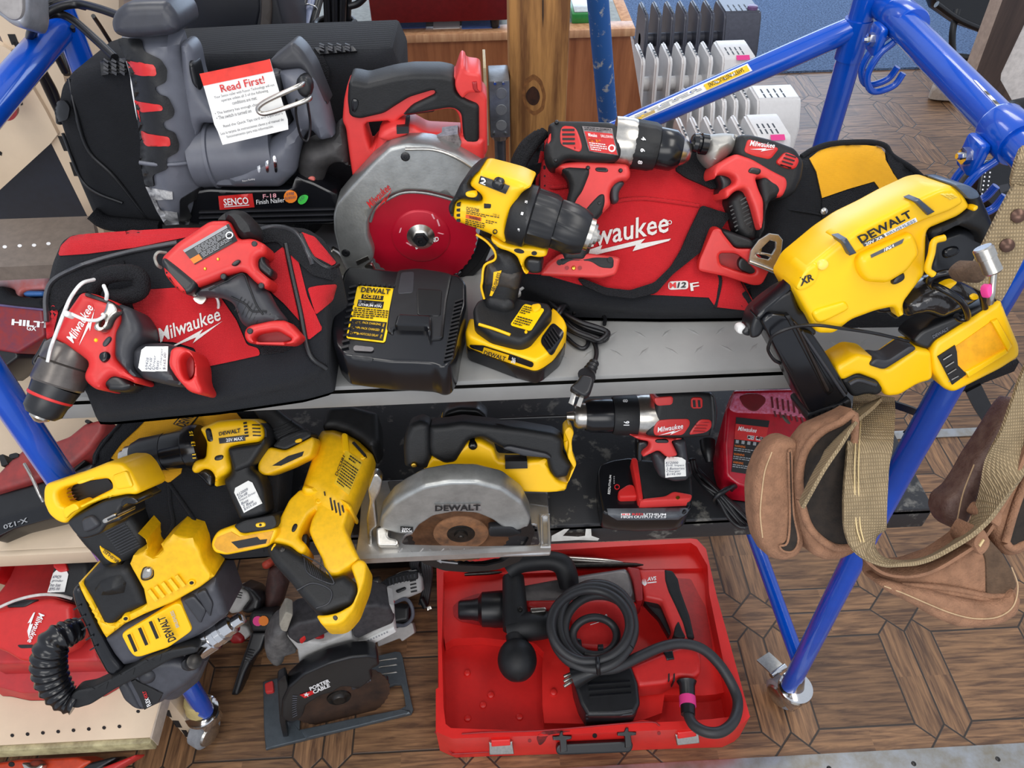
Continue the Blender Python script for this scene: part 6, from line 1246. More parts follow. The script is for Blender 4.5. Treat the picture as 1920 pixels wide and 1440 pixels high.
P('speed_switch', '800 90 935 80 930 140 820 148', CORAL, .036, 0, .003); txt('2', 790, 110, 815, 108, 30, WINK, bk, bold=.03)
lathe('gearbox', ((820, 205, 0), (685, 208, 0)), [(0, .034), (.3, .0345), (.8, .0345), (1, .033)], SIL, seg=40); cl = lathe('clutch_ring', ((695, 208, 0), (525, 210, 0)), [(0, .0315), (.08, .0335), (.9, .0325), (1, .030)], BLK, seg=60, flute=(.1, .9, 6, .03))
lathe('chuck', ((530, 210, 0), (345, 212, 0)), [(0, .0275), (.1, .0285), (.8, .0275), (1, .024)], BLKG, seg=60, flute=(.2, .6, 3, .02)); lathe('chuck_nose', ((352, 212, 0), (222, 214, 0)), [(0, .0215), (.45, .021), (.6, .017), (.65, .008), (1, .006)], SIL, seg=32)
lathe('drill_bit', ((225, 214, 0), (-240, 232, -.01)), [(0, .0028), (.95, .0026), (1, .001)], BLKP, seg=12)
qtext('16', '600 275 602 245 640 245 640 275', WINK, cl, .03, lift=.002); qtext('8', '595 125 597 105 630 105 630 125', WINK, cl, .03, lift=.002)
P('body_lower', '632 335 740 348 880 362 1005 368 920 380 935 410 968 480 890 492 835 442 775 470 728 492 728 462 778 425 775 385 700 372', CORAL, .028, None, .008)
gp = P('grip', '790 462 835 445 885 490 968 480 925 380 1015 365 1028 460 1045 600 1030 645 940 655 840 622 815 545', CHAR, .026, None, .018); P('trigger', '695 380 750 372 778 400 775 440 730 462 730 520 692 520 690 440', BLKG, .014, None, .008); P('direction_switch', '812 370 900 370 905 395 815 395', BLKP, .030, 0, .002)
tag('872 488 1010 490 1016 612 880 620', gp, ['612000', 'Drill, Impact', '2 Batteries', 'Charger', '$195.00'], lift=.003)
ft = Fr(860, 680, z=S2+.060, a=6); fo = P('foot', '655 518 820 530 930 560 1050 635 1058 760 1045 800 900 805 730 812 700 700', BLK, .012, .03, .010, fr=ft); P('foot_collar', '815 560 1040 555 1052 640 960 660 850 645', BLK, .022, 0, .012, fr=ft)
P('red_stripe', '645 518 688 520 728 800 698 808', RED, .014, .02, .003, fr=ft); P('red_side', '700 812 720 795 870 778 925 745 1052 768 1040 800 905 808 720 818', CORAL, .016, .02, .003, fr=ft); P('brass_insert', circ(952, 792, 14, 10), BRS, .0175, 0, 0, fr=ft, sm=0)
fbt = Fr(740, 800, z=S2+.034, a=3); bt = P('battery', '424 620 440 570 530 540 640 525 720 560 1050 800 1040 850 1010 890 965 915 700 922 560 915 455 895 430 760', BLKG, .018, .033, .008, fr=fbt)
P('release_latch', '552 775 620 730 660 735 688 818 560 822', RED, .030, 0, .006, fr=fbt); L = Lab('480 565 582 575 560 700 470 745', None, bt, lift=.002); qtext('REDLITHIUM', '495 735 508 610 520 612 512 738', WINK, bt, .01, lift=.003); decal('gauge_ring', circ(558, 688, 18), RINK, bt, .002, holes=[circ(558, 688, 13)])
for i in range(4): decal('gauge_light', circ(538, 620+i*14, 4), GINK, bt, .002)
bn = skin('side_band', '490 832 1045 828 1020 862 965 902 560 905 500 870', mat('slate band', (78,82,88), .4), bt, .002, .002, sm=0)
L = Lab('585 862 890 862 890 890 585 890', None, bn, lift=.001); L.rect(0, 0, .2, .5, WINK); L.t('M18', .02, .05, .18, .45, RINK, .02); L.t('RED', .24, 0, .48, .5, RINK, .02); L.t('LITHIUM', .49, 0, .98, .5, WINK, .02); L.t('HIGH OUTPUT CP3.0', 0, .58, .98, 1, WINK, .02)
# charger
f = Fr(1400, 690, z=S2+.03, a=38)
thing('battery_charger', 'red battery charger with a round socket and white slots beside the leather pouch', 'charger', f, loc=f.p)
RG = mat('glossy red plastic', (178,18,40), .22); ch = P('body', '1275 610 1265 400 1280 180 1340 40 1780 30 1900 250 1850 420 1600 620 1480 712 1350 682 1300 642', RG, .02, 0, .012, gz=S2+.003)
P('top_panel', '1345 195 1300 170 1340 60 1780 50 1860 240 1640 205 1500 200', mat('pale red speckle', (206,120,150), .3, c2=(190,60,80), sc=200), .0215, 0, .004); P('round_socket', '1365 85 1420 60 1500 62 1552 90 1550 125 1490 185 1450 182 1400 150', mat('deep red socket', (110,10,20), .4), .0225, 0, .002, sm=1)
tp = [o for o in CT.children if o.name.startswith('top_panel')]
for k in range(2): rows('vent_slot', 1588+k*18, 85+k*95, 1596+k*20, 160+k*60, 36, 8, 7, 13, mat('slot dark red', (96,8,20), .4), tp+[ch], lift=.001)
L = Lab('1352 222 1574 246 1500 612 1320 585', INK, ch, 'info_label', .0012, sm=0); L.rect(0, .12, 1, .4, CRD); L.t('Milwaukee', .08, .16, .66, .24, WINK, .01, .3); L.rect(.4, .3, .62, .37, WINK); L.rect(.68, .3, .92, .37, WINK); L.t('M12', .42, .31, .6, .36, INK, .02); L.t('M18', .7, .31, .9, .36, INK, .02)
for k in range(3): L.t('⚠' if False else 'WARNING', .02, .5+k*.15, .38, .54+k*.15, OINK); L.lines(.02, .55+k*.15, .95, .62+k*.15, 2, GINK, k)
for k in range(5): L.rect(.05+k*.19, .41, .15+k*.19, .47, GINK)
q = lambda x, y, z: Fr(x, y, z=z).p
T = thing('power_cord', 'coiled black power cord beside the red charger on the lower shelf', 'cord', loc=q(1250, 700, S2))
R_ = random.Random(4)
for i in range(8):
    dx = R_.uniform(-30, 30); dy = R_.uniform(-15, 35); z = S2+.006+.006*(i % 4)
    tubew('cord_loop', [q(1060+dx*.4, 500+dy*.4, z+.03), q(1080+dx*.5, 560+dy, z+.02), q(1150+dx, 640+dy, z+.02), q(1260+dx*.3, 740+dy*.4, z+.015), q(1380+dx, 860+dy, z), q(1430+dx*.6, 930+dy*.4, z), q(1390-dx*.5, 945+dy*.3, z), q(1330-dx, 880+dy*.5, z), q(1240-dx*.3, 770, z+.012), q(1160-dx, 680, z+.015), q(1090-dx*.4, 600, z+.02)], .0036, CORD, seg=8, n=4)
for i in range(3): tubew('cord_wrap', [q(1215+i*22, 800-i*12, S2+.012), q(1205+i*24, 765-i*14, S2+.040), q(1255+i*24, 720-i*12, S2+.054), q(1310+i*18, 690-i*6, S2+.045), q(1330+i*10, 720-i*4, S2+.012)], .0036, CORD, seg=8)
tubew('cord_plug', [q(1160, 380, S2+.06), q(1165, 450, S2+.055), q(1172, 520, S2+.045)], [.014, .012, .006], BLKP, seg=14)
T = thing('thin_cable', 'thin olive cable curving over the red charger behind the nailer magazine', 'cable', loc=q(1650, 200, S2+.12))
tubew('cable_run', [q(1650, 50, S2+.10), q(1625, 90, S2+.11), q(1635, 170, S2+.12), q(1700, 260, S2+.11), q(1800, 330, S2+.08), q(1860, 360, S2+.05)], .004, mat('olive cable', (70,66,52), .4))
v('W')
# ================================================================ right angle drill at the lower left
v('J')
f = Fr(800, 600, Y=.655, a=62)
thing('right_angle_drill', 'large yellow black and grey drill with a looped side handle leaning at the lower left', 'drill', f, loc=f.p)
DG = mat('dark grey plastic', (66,67,74), .45)
gy = P('motor_housing', '640 640 760 560 900 500 1080 425 1200 350 1318 275 1350 360 1400 500 1300 580 1200 640 1000 722 860 790 760 812 700 740', DG, .05, None, .02)
yb = P('body', '795 190 815 140 880 110 905 95 890 40 842 5 860 18 895 45 905 130 940 150 1000 105 985 70 1060 8 1180 32 1225 100 1250 180 1312 268 1230 330 1060 425 880 500 760 560 650 645 560 480 478 310 500 300 560 400 640 545 700 560 770 505 900 440 880 340 830 250', YELW, .054, None, .008, sm=0)
P('motor_top', '500 300 560 250 640 215 760 200 800 220 850 310 905 435 840 465 770 500 700 560 640 565 560 400', BLK, .052, None, .02); P('motor_dome', '540 340 600 260 680 225 760 215 820 290 800 380 700 400 600 400', BLK, .068, 0, .04)
P('rear_vent', '440 355 480 310 510 340 560 480 640 650 700 760 760 830 720 900 650 850 580 720 520 560 460 440', BLKG, .050, None, .014)
rows('vent_rib', 450, 470, 500, 440, 25, 62, 5, 9, BLKP, [o for o in CT.children if o.name.startswith('rear_vent')], lift=.003, th=.005)
rows('body_rib', 915, 345, 965, 410, 42, -22, 5, 22, mat('light yellow rib', (255,214,50), .35), yb, lift=.004, th=.006)
P('mode_dial', '862 262 880 212 915 205 940 225 940 270 900 288 872 282', SIL, .060, 0, .01); P('dial_ring', '856 262 874 206 918 198 948 222 948 275 902 295 866 290', BLKP, .057, 0, .008)
for x, y in ((1175, 305), (770, 525)): P('screw_boss', circ(x, y, 26, 22), YEL, .058, 0, .004, sm=0); P('screw_hole', circ(x, y, 13, 10), DST, .0585, 0, 0, sm=0)
lb = P('side_label', '745 622 770 600 1075 428 1112 432 1180 590 1160 612 1035 700 860 758 825 755 795 720', YEL, .0535, 0, .003)
rows('vent_slot', 790, 620, 835, 725, 66, -40, 3, 20, INK, lb, lift=.001); rows('vent_slot', 805, 612, 850, 718, 66, -40, 3, 6, YEL, lb, lift=.002)
qtext('DEWALT', '1040 662 972 512 1018 494 1090 640', INK, [lb, gy, yb], .03, lift=.009); qtext('BRUSHLESS', '1082 580 1045 480 1065 470 1102 572', mat('pale grey print', (190,190,180), .5), lb, .02, lift=.002)
for q in ('1120 410 1190 380 1270 470 1230 560', '1200 370 1260 340 1310 430 1290 520'): P('grey_rib', q, CHAR, .054, 0, .006)
# grip and battery socket
gp = P('grip', '455 0 560 -60 640 -90 800 -110 840 -60 890 20 905 100 840 130 800 165 790 210 760 240 640 220 600 160 520 80', BLK, .030, None, .02)
for i in range(12): pass
rows('grip_texture', 640, -10, 760, -70, 10, 14, 11, 5, CHAR, gp, lift=.002)
P('brushless_badge', '610 72 622 88 680 120 745 165 735 180 690 185 640 150 612 100', YEL, .032, 0, .002); qtext('BRUSHLESS', '720 182 630 112 642 98 734 168', INK, [o for o in CT.children if o.name.startswith('brushless_badge')], .02, lift=.002)
P('trigger', '900 70 950 50 1000 90 990 135 940 150 905 130', BLKP, .015, None, .01)
v('I')
f2 = Fr(600, 700, p=f.at(600, 700, -.02) if False else Fr(600, 760, Y=.70, a=50).p, n=nrm(50, -6))
P('latch_block', '490 850 720 730 900 690 968 742 940 762 870 760 830 800 850 870 740 900 700 962 620 990 560 1000 510 950 462 880', BLKP, .036, None, .008, fr=f2); P('latch_wing', '830 740 905 700 968 738 940 760 880 750 840 790', BLKG, .042, 0, .003, fr=f2); P('clear_tab', '560 860 640 830 700 900 640 940 580 960', CHAR, .042, 0, .008, fr=f2)
P('socket_rim', '303 655 318 615 420 590 600 525 750 465 850 468 905 525 940 590 978 662 945 695 880 690 720 722 600 770 510 832 455 897 400 880 340 830 303 745', YEL, .040, None, .010, fr=f2, holes=['395 680 440 645 600 600 740 580 770 600 782 650 700 690 560 760 440 775 410 740'])
P('socket_floor', '385 680 440 640 740 575 800 650 560 775 430 785', mat('black inner plastic', (14,14,16), .3), .006, .02, 0, fr=f2, sm=0)
P('end_wall', '318 640 405 600 425 650 395 680 400 740 380 790 320 745', YEL, .034, 0, .003, fr=f2); P('rail', '530 600 690 545 700 560 640 590 540 625', mat('light yellow rib', (255,214,50), .35), .040, 0, .003, fr=f2); P('rail', '770 560 880 520 930 640 800 660', YEL, .043, 0, .006, fr=f2); P('rail', '430 790 520 745 560 790 500 815 450 870', YEL, .044, 0, .003, fr=f2)
fl = [o for o in CT.children if o.name.startswith('socket_floor')]; rows('contact', 450, 660, 500, 645, 14, 22, 4, 5, mat('copper contact', (150,100,70), .4, .8), fl, lift=.010, th=.006)
P('clip_metal', '700 865 800 815 818 850 720 900', SIL, .050, 0, .004, fr=f2); P('clip_slot', '740 862 800 835 806 848 746 876', BLKP, .051, 0, 0, fr=f2, sm=0)
v('J')
lathe('gear_head', ((1010, 900, -.01), (1200, 700, -.01)), [(0, .04), (.5, .045), (1, .03)], DG, seg=32)
P('gearbox', '720 935 800 870 940 780 1060 770 1190 800 1228 850 1150 930 1050 990 1000 1035 890 1085 840 1080 770 1030', DG, .038, None, .02); P('gear_boss', circ(900, 880, 60, 50), CHAR, .045, 0, .02)
P('gear_band', '720 935 760 900 800 940 860 1060 880 1088 820 1070 760 1020', CHAR, .042, None, .012); gl = P('black_label', '800 905 830 900 930 950 1000 985 975 1035 885 1086 850 1000', INK, .041, 0, .002, sm=0)
qtext('FLEX', '905 1065 890 1015 912 1005 930 1050', WINK, gl, .02, lift=.002); qtext('VOLT', '890 1015 875 970 895 965 912 1005', RINK, gl, .02, lift=.002)
ck = lathe('chuck', ((1215, 695, .02), (1375, 590, .02)), [(0, .020), (.05, .0235), (.6, .0235), (.62, .021), (.8, .0205), (.82, .0215), (1, .0205)], CHR, seg=60, flute=(.1, .58, 3, .06)); lathe('chuck_nose', ((1370, 592, .02), (1495, 512, .02)), [(0, .017), (.5, .0165), (.55, .011), (.95, .0105), (1, .007)], CHR, seg=32)
hp = crom([np.array(q_, float) for q_ in ((470, 590, .01), (400, 620, .03), (330, 670, .045), (300, 760, .05), (305, 850, .05), (340, 940, .05), (400, 1010, .05), (470, 1040, .05))], 6)
tube('side_handle', [tuple(q_) for q_ in hp], [(.018+.007*math.sin(math.pi*i/(len(hp)-1)))*(1 if i % 3 else 1.14) for i in range(len(hp))], BLKG, seg=20, n=2)
P('handle_bar', '430 1000 470 960 560 945 700 880 900 765 1040 715 1180 690 1220 700 1215 730 1180 740 1060 770 920 850 700 960 560 1050 470 1075 430 1060', BLK, .060, -.04, .006)
hb = [o for o in CT.children if o.name.startswith('handle_bar')]
for i in range(7): x = 520+i*82; y = 990-i*43; decal('truss_opening', [(x, y), (x+62, y-36), (x+(50 if i % 2 else 12), y-(-8 if i % 2 else 58))], mat('dark opening', (16,17,19), .5), hb, .001)
P('clamp_nut', '1105 800 1130 770 1190 760 1222 790 1215 830 1160 850 1115 835', BLKP, .05, -.02, .006); lathe('clamp_screw', ((1180, 795, .05), (1195, 785, .065)), [(0, .012), (.9, .012), (1, .006)], DST)
# ================================================================ red tools and boxes on the left store shelves
v('I')
f = Fr(300, 600, z=.70, a=25)
thing('cartridge_nailer', 'long red and black nailing tool lying on the middle beige shelf behind the blue leg', 'nailer', f, loc=f.p)
P('red_housing', '-60 600 60 470 200 350 330 345 480 290 590 200 742 165 720 260 640 370 560 440 450 525 330 565 100 640 -60 690', mat('faded red casing', (168,58,54), .5, c2=(120,50,50), sc=18), .04, .05, .016)
rb = P('black_rail', '-60 700 250 620 450 560 640 470 655 500 560 570 440 640 320 700 480 800 -60 960', BLKP, .02, .05, .008); P('magazine', '-60 870 330 760 420 800 430 840 100 930 -60 1010', BLKG, .03, .05, .006)
mg = [o for o in CT.children if o.name.startswith('magazine')]; qtext('X-120', '198 882 30 934 22 904 188 850', GINK, mg, .02, lift=.002); qtext('0000', '0 400 1 400 1 401 0 401', GINK, mg) if False else None
P('name_badge', '-10 420 20 412 55 480 10 495', INK, .042, 0, 0, sm=0); P('button_panel', '55 415 120 398 135 430 70 445', INK, .042, 0, .001); P('slot', '480 520 580 450 590 462 500 540', mat('dark opening', (16,17,19), .5), .022, 0, 0, sm=0)
for x, y in ((605, 185), (350, 325)): P('hole', circ(x, y, 18, 13), INK, .0405, 0, 0, sm=0)
tube('wire_bail', [(170, 480, .05), (220, 570, .06), (270, 680, .06), (300, 740, .05)], .0035, SIL)
v('E')
f = Fr(100, 650, z=1.0, a=45)
thing('red_case', 'dark red tool case with white lettering left of the upper shelf', 'case', f, loc=f.p)
rc = P('case_body', '-80 590 60 600 246 628 262 780 100 880 -80 850', mat('dusky red case', (140,34,34), .45, c2=(110,40,60)), .03, .1, .01); P('case_rim', '-80 575 60 590 246 618 250 640 60 620 -80 605', mat('purple grey rim', (110,96,140), .35), .034, 0, .006)
P('case_base', '-80 830 100 860 110 900 -80 1040', BLKP, .02, .1, .008); txt('HILTI', 65, 718, 260, 735, 34, WINK, rc, bold=.04); txt('GX', 150, 748, 205, 752, 26, WINK, rc, bold=.02)
thing('black_cloth_bundle', 'black cloth bundle on top of the dark red case at the left', 'cloth', f, loc=f.at(0, 560))
P('bundle', '-80 500 20 500 60 550 120 560 250 570 250 625 100 612 -80 590', BBAG, .05, .02, .02, wave=(.005, 30, 4))
thing('plastic_bag', 'crumpled pink and white plastic bag beneath the grey brown shelf', 'bag', f, loc=f.at(150, 480))
f = Fr(150, 480, z=.98, a=40); P('bag_sheet', '-80 400 60 395 270 385 262 520 130 530 110 580 80 590 85 520 -80 520', mat('pink film', (222,120,116), .35, c2=(200,204,214), sc=9), .02, .02, .012, wave=(.008, 30, 6))
P('blue_sleeve', '125 540 150 522 245 525 248 555 140 560', mat('blue film', (70,120,190), .4), .03, .0, .01)
v('J')
f = Fr(200, 700, z=.42, a=8)
thing('red_case', 'faded red plastic case on the lowest beige shelf under the red grinder', 'case', f, loc=f.p)
FR = mat('dusty red plastic', (196,48,50), .5, c2=(160,44,48), sc=12)
P('case_lid', '-60 480 60 330 200 -40 440 -60 470 60 500 200 560 560 640 800 -60 820', FR, .02, .06, .01); P('case_front', '-60 700 80 780 240 780 500 690 640 800 700 880 600 960 250 978 240 985 130 985 0 950 -60 950', FR, .02, 0, .01, fr=Fr(200, 950, z=.33, a=30), gz=.302)
P('red_bin', '-60 -60 120 -60 40 100 -10 260 -60 300', mat('bright red bin', (190,16,20), .35), .03, .06, .01, fr=Fr(20, 60, z=.50, a=20))
f = Fr(250, 560, z=.50, a=22)
thing('angle_grinder', 'red cordless grinder with white script lying on the faded red case', 'grinder', f, loc=f.p)
gb = P('body', '-60 470 60 440 200 405 330 395 450 440 460 560 440 640 400 690 250 760 210 792 120 780 40 730 -60 690', RED, .04, .04, .02); P('black_top', '40 420 120 405 240 405 150 455 40 455', BLKP, .043, 0, .006); P('grip', '290 360 330 200 440 60 500 60 560 180 560 340 460 430 340 390', BLK, .03, None, .02)
P('switch_frame', '325 110 350 90 420 70 440 40 475 60 470 100 430 130 400 170 420 230 360 240 320 200 345 160', RED, .036, 0, .006); qtext('Milwaukee', '215 690 255 490 285 495 245 700' if False else '238 492 190 665 170 662 218 488', WINK, gb, .012, .28, lift=.003) if False else qtext('Milwaukee', '280 495 202 672 168 668 240 488', WINK, gb, .012, .28, lift=.003)
decal('lightning_bolt', '218 485 190 560 205 555 178 640 170 600 188 545 172 552 208 488', WINK, gb, .003); P('dark_lever', '100 682 210 680 218 705 120 708', BLKP, .042, 0, .004)
tg_ = tag('335 225 425 235 398 360 290 362', [o for o in CT.children if o.name.startswith('grip')], ['69429', 'grinder', 'no bat', '$95.00'])
tube('zip_tie', [(-40, 470, .05), (100, 410, .055), (240, 378, .06), (360, 380, .05), (440, 400, .03)], .003, mat('pale tie', (210,205,200), .4)); tube('wire_end', [(190, 782, .03), (225, 790, .03), (250, 785, .03)], .004, SIL)
# orange tools at the very bottom
f = Fr(100, 1400, z=.10, a=20)
thing('orange_tool', 'orange and black tool with a wing nut under the lowest beige shelf', 'tool', f, loc=f.p)
P('orange_housing', '-60 1415 120 1385 300 1380 480 1370 560 1400 420 1500 -60 1540', mat('orange red plastic', (216,72,36), .4), .03, .06, .01); P('knob', circ(220, 1430, 50, 40), mat('dusty orange', (190,90,70), .5), .05, 0, .02); P('wing_nut', '130 1410 160 1405 190 1430 230 1428 250 1410 270 1425 240 1460 150 1450', SIL, .058, -.045, .004); P('bolt_head', circ(70, 1418, 20, 16), INK, .031, 0, .001, sm=0)
P('black_bar', '440 1440 700 1370 720 1380 560 1470 460 1520', BLKP, .02, .04, .006); P('red_bar', '620 1440 840 1355 830 1375 700 1450 660 1480', RED, .02, .03, .006)
v('W')
# ================================================================ open red case with the rotary hammer
v('N')
ZC = .125
f = Fr(960, 700, z=ZC, a=0)
thing('tool_case', 'open red plastic carrying case lying on the floor under the lower shelf', 'case', f, loc=(f.p[0], f.p[1], 0))
CS = CASE
rim = P('case_walls', '112 190 120 178 700 60 1500 28 1532 32 1582 85 1640 340 1745 720 1822 1000 1790 1030 1722 1062 1560 1066 1380 1072 1180 1080 760 1100 540 1108 400 1112 200 1120 150 1100 108 1080 108 850 125 840', CS, 0, 0, .004, gz=.002, sm=0, holes=['150 212 260 190 700 94 1240 64 1500 52 1532 74 1590 175 1600 330 1660 620 1735 975 1720 1000 1620 1012 1500 1022 1320 1030 1240 1018 1080 1042 900 1055 650 1072 540 1075 190 1062 162 1040 150 950 140 600'])
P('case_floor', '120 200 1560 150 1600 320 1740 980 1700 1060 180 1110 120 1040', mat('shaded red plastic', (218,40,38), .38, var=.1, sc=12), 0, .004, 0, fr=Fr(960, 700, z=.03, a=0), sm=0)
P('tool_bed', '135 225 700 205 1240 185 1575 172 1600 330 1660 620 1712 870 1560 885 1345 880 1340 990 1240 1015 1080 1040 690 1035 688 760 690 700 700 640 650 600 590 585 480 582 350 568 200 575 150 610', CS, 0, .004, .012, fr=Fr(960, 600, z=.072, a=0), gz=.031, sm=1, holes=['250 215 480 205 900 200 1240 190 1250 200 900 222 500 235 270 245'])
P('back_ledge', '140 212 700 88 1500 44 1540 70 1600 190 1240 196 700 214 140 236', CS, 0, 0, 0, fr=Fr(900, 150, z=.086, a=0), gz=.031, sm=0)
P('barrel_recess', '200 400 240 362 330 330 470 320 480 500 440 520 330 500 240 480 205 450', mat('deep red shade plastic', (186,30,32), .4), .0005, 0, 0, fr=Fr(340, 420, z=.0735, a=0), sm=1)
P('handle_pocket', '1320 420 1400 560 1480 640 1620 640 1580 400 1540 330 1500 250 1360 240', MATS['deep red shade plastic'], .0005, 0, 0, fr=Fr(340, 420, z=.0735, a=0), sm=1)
for q in ('140 175 1500 55 1525 72 1560 165 1250 182 700 200 150 222',): P('back_ledge', q, CS, .002, .03, .004, fr=Fr(900, 130, z=.118, a=0), sm=0) if False else None
ptube('rim_seam', '105 1082 190 1190 215 1200 400 1190', .0022, REDD, rim); ptube('rim_step', '250 1095 400 1085 700 1075 1240 1030 1330 1050', .002, REDD, rim)
for x, y in ((280, 765), (408, 885), (366, 940), (282, 1012), (750, 870), (565, 1005)): 
    p = Fr(x, y, z=.03 if x < 600 and y > 700 else .072).p; lathew('moulded_peg', p, p+[0, 0, .008], [(0, .009), (.8, .008), (1, .006)], CS, seg=16)
for x, y, r in ((975, 1103, 13), (620, 1130, 10), (1325, 1090, 10)): decal('rivet_hole', circ(x, y, r), INK if r > 12 else REDD, rim, .001)
for q in ('398 1140 525 1135 535 1205 400 1210', '1415 1098 1540 1085 1548 1145 1425 1158'):
    l = P('metal_latch', q, SIL, .004, .02, .002, sm=0, fr=Fr(*pts(q)[2], z=.08, a=55)); a = pts(q); P('latch_tab', [(a[0][0]+12, a[0][1]-12), (a[1][0]-12, a[1][1]-12), (a[1][0]-10, a[1][1]+22), (a[0][0]+14, a[0][1]+24)], CS, .010, 0, .003, sm=0, fr=Fr(*a[2], z=.08, a=55), par=l)
hn = P('carry_handle', '765 1168 780 1150 1170 1132 1185 1150 1180 1180 1165 1196 780 1210 764 1195', BLKP, .010, .012, .006, fr=Fr(960, 1190, z=.07, a=40), sm=1)
for q in ('745 1108 780 1104 790 1078 800 1078 802 1102 850 1105 848 1122 822 1126 826 1190 790 1195 784 1130 748 1128', '1098 1085 1135 1082 1145 1060 1158 1060 1160 1080 1202 1085 1200 1100 1172 1104 1180 1165 1142 1170 1138 1106 1100 1104'): P('handle_clip', q, BLKP, .004, .01, .002, fr=Fr(960, 1130, z=.118, a=24), par=hn, sm=0)
decal('dirt_mark', '655 1110 690 1080 760 1074 850 1078 790 1090 720 1100 700 1140 672 1160', mat('black scuff', (84,20,22), .6, c2=(150,30,30), sc=60), rim, .0006, sm=1)
for i, q in enumerate(('740 135 1120 165 1128 150 1000 142',)): pass
for a, b, r, m, lb in (((735, 135), (1130, 160), .011, SIL, 'thick polished steel chisel bit along the back of the red case'), ((265, 222), (470, 212), .006, DST, 'thin dark steel bit at the back left of the red case'), ((780, 178), (1240, 172), .009, DST, 'long dark steel chisel bit below the polished bit in the red case')):
    T = thing('chisel_bit', lb, 'chisel', loc=Fr(*a, z=.10).p, group='steel bits at the back of the red case'); p = Fr(*a, z=.087+r).p; q = Fr(*b, z=.087+r).p; lathew('bit_shank', p, q, [(0, r), (.6, r), (.75, r*.9), (.92, r*.6), (1, r*.2)], m, seg=12)
# rotary hammer
f = Fr(800, 450, z=.135, a=4)
thing('rotary_hammer', 'large red and grey corded rotary hammer lying in the open red case', 'hammer', f, loc=f.p)
GB = mat('gunmetal casing', (122,118,118), .35, .5, var=.1)
lathe('tool_holder', ((232, 418, -.01), (490, 412, -.01)), [(0, .021), (.04, .0245), (.3, .0265), (.42, .030), (.5, .044), (.95, .0475), (1, .044)], BLKP, seg=40); lathe('holder_ring', ((482, 412, -.01), (508, 411, -.01)), [(0, .046), (.5, .044), (1, .038)], SIL, seg=40)
br = P('barrel', '495 335 600 310 760 280 960 245 1140 218 1165 250 1192 395 1000 400 700 410 590 450 500 470', GB, .035, None, .016)
lw = P('red_body', '590 398 860 395 1140 388 1195 410 1190 560 1180 640 1000 660 860 650 850 560 840 500 700 460 600 440', RED, .040, None, .014); P('red_collar', '1142 220 1210 232 1225 330 1228 405 1192 408 1175 300', REDD, .042, None, .006)
P('rear_housing', '1205 228 1340 225 1395 240 1430 330 1490 520 1505 600 1460 600 1400 592 1370 500 1330 400 1240 382 1225 320', CORAL, .036, None, .014)
P('grip', '1342 230 1390 238 1418 280 1430 340 1480 480 1508 605 1462 598 1440 520 1400 430 1362 350 1345 290', BLK, .0385, None, .010); P('grip_patch', '1392 592 1400 540 1420 508 1440 560 1460 600 1425 605', BLK, .0385, 0, .004)
P('trigger', '1236 380 1300 370 1335 420 1360 480 1388 545 1378 572 1360 540 1320 470 1275 425', BLKP, .014, None, .006)
P('lower_arm', '1160 760 1300 700 1400 660 1480 638 1530 650 1542 720 1538 790 1500 818 1420 812 1350 850 1205 866 1185 820', RED, .040, None, .014); sw = P('switch', '1338 682 1385 675 1395 722 1355 728', BLKP, .044, 0, .003, sm=0)
for x in (1362, 1390): P('vent_slit', [(x, 800), (x+8, 796), (x+8, 836), (x, 842)], INK, .041, 0, 0, sm=0)
mc = P('motor_cap', '842 730 862 600 900 610 905 730 1000 760 1160 745 1200 850 1212 960 1182 1020 1080 1026 930 1028 890 960 862 870', BLKP, .044, None, .014); rows('cap_rib', 940, 822, 1165, 805, 4, 32, 3, 10, BLKG, mc, lift=.004, th=.006); rows('cap_rib', 930, 990, 1180, 965, 0, 18, 2, 8, CHAR, mc, lift=.004, th=.006)
mlogo(905, 490, 1045, 462, 32, WINK, lw, bolt=False); rows('logo_underline', 950, 500, 1045, 470, 0, 4, 1, 3, WINK, lw, lift=.002)
rh = [o for o in CT.children if o.name.startswith('rear_housing')]; txt('AVS', 1262, 262, 1312, 256, 22, WINK, rh, bold=.03, sh=.15)
decal('wave_mark', '1232 272 1236 250 1240 272 1244 246 1248 278 1252 248 1256 272 1260 254 1258 278 1252 284 1248 288 1244 284 1238 280', WINK, rh, .001); decal('wave_line', '1262 268 1312 262 1312 268 1262 274', WINK, rh, .001)
f2 = f.up(.05)
tube('side_handle', [(500, 205, .02), (560, 165, .03), (650, 150, .03), (740, 150, .03), (800, 175, .02), (825, 230, .0), (835, 290, -.02)], [.026, .026, .026, .025, .028, .028, .026], BLK, fr=f2, seg=18)
tube('side_handle', [(530, 240, .0), (535, 330, .0), (540, 430, .0), (548, 520, .0)], [.028, .030, .032, .034], BLK, fr=f2, seg=20); tube('side_handle', [(510, 525, -.01), (600, 510, .0), (700, 500, -.01), (780, 490, -.03)], [.034, .036, .034, .03], BLK, fr=f2, seg=18)
tube('side_handle', [(546, 560, .0), (548, 620, .0)], [.026, .022], BLK, fr=f2, seg=18); c = f2.at(552, 690); lathew('ball_knob', c-np.array([0, .052, 0]), c+np.array([0, .052, 0]), [(t, .0475*math.sqrt(max(0, 1-(2*t-1)**2))) for t in np.linspace(0, 1, 15)], BLK, seg=32)
for q in ('592 160 680 148 690 175 600 182', '620 480 705 475 708 500 625 508'): P('clamp_plate', q, SIL, .082, -.06, .004, sm=1)
for x, y in ((545, 165), (568, 488)): P('bolt_ring', circ(x, y, 14), DST, .085, -.06, .003, sm=0)
T = thing('power_cord', 'thick black power cord coiled on top of the rotary hammer with a three pin plug', 'cord', loc=f2.at(975, 500, .03))
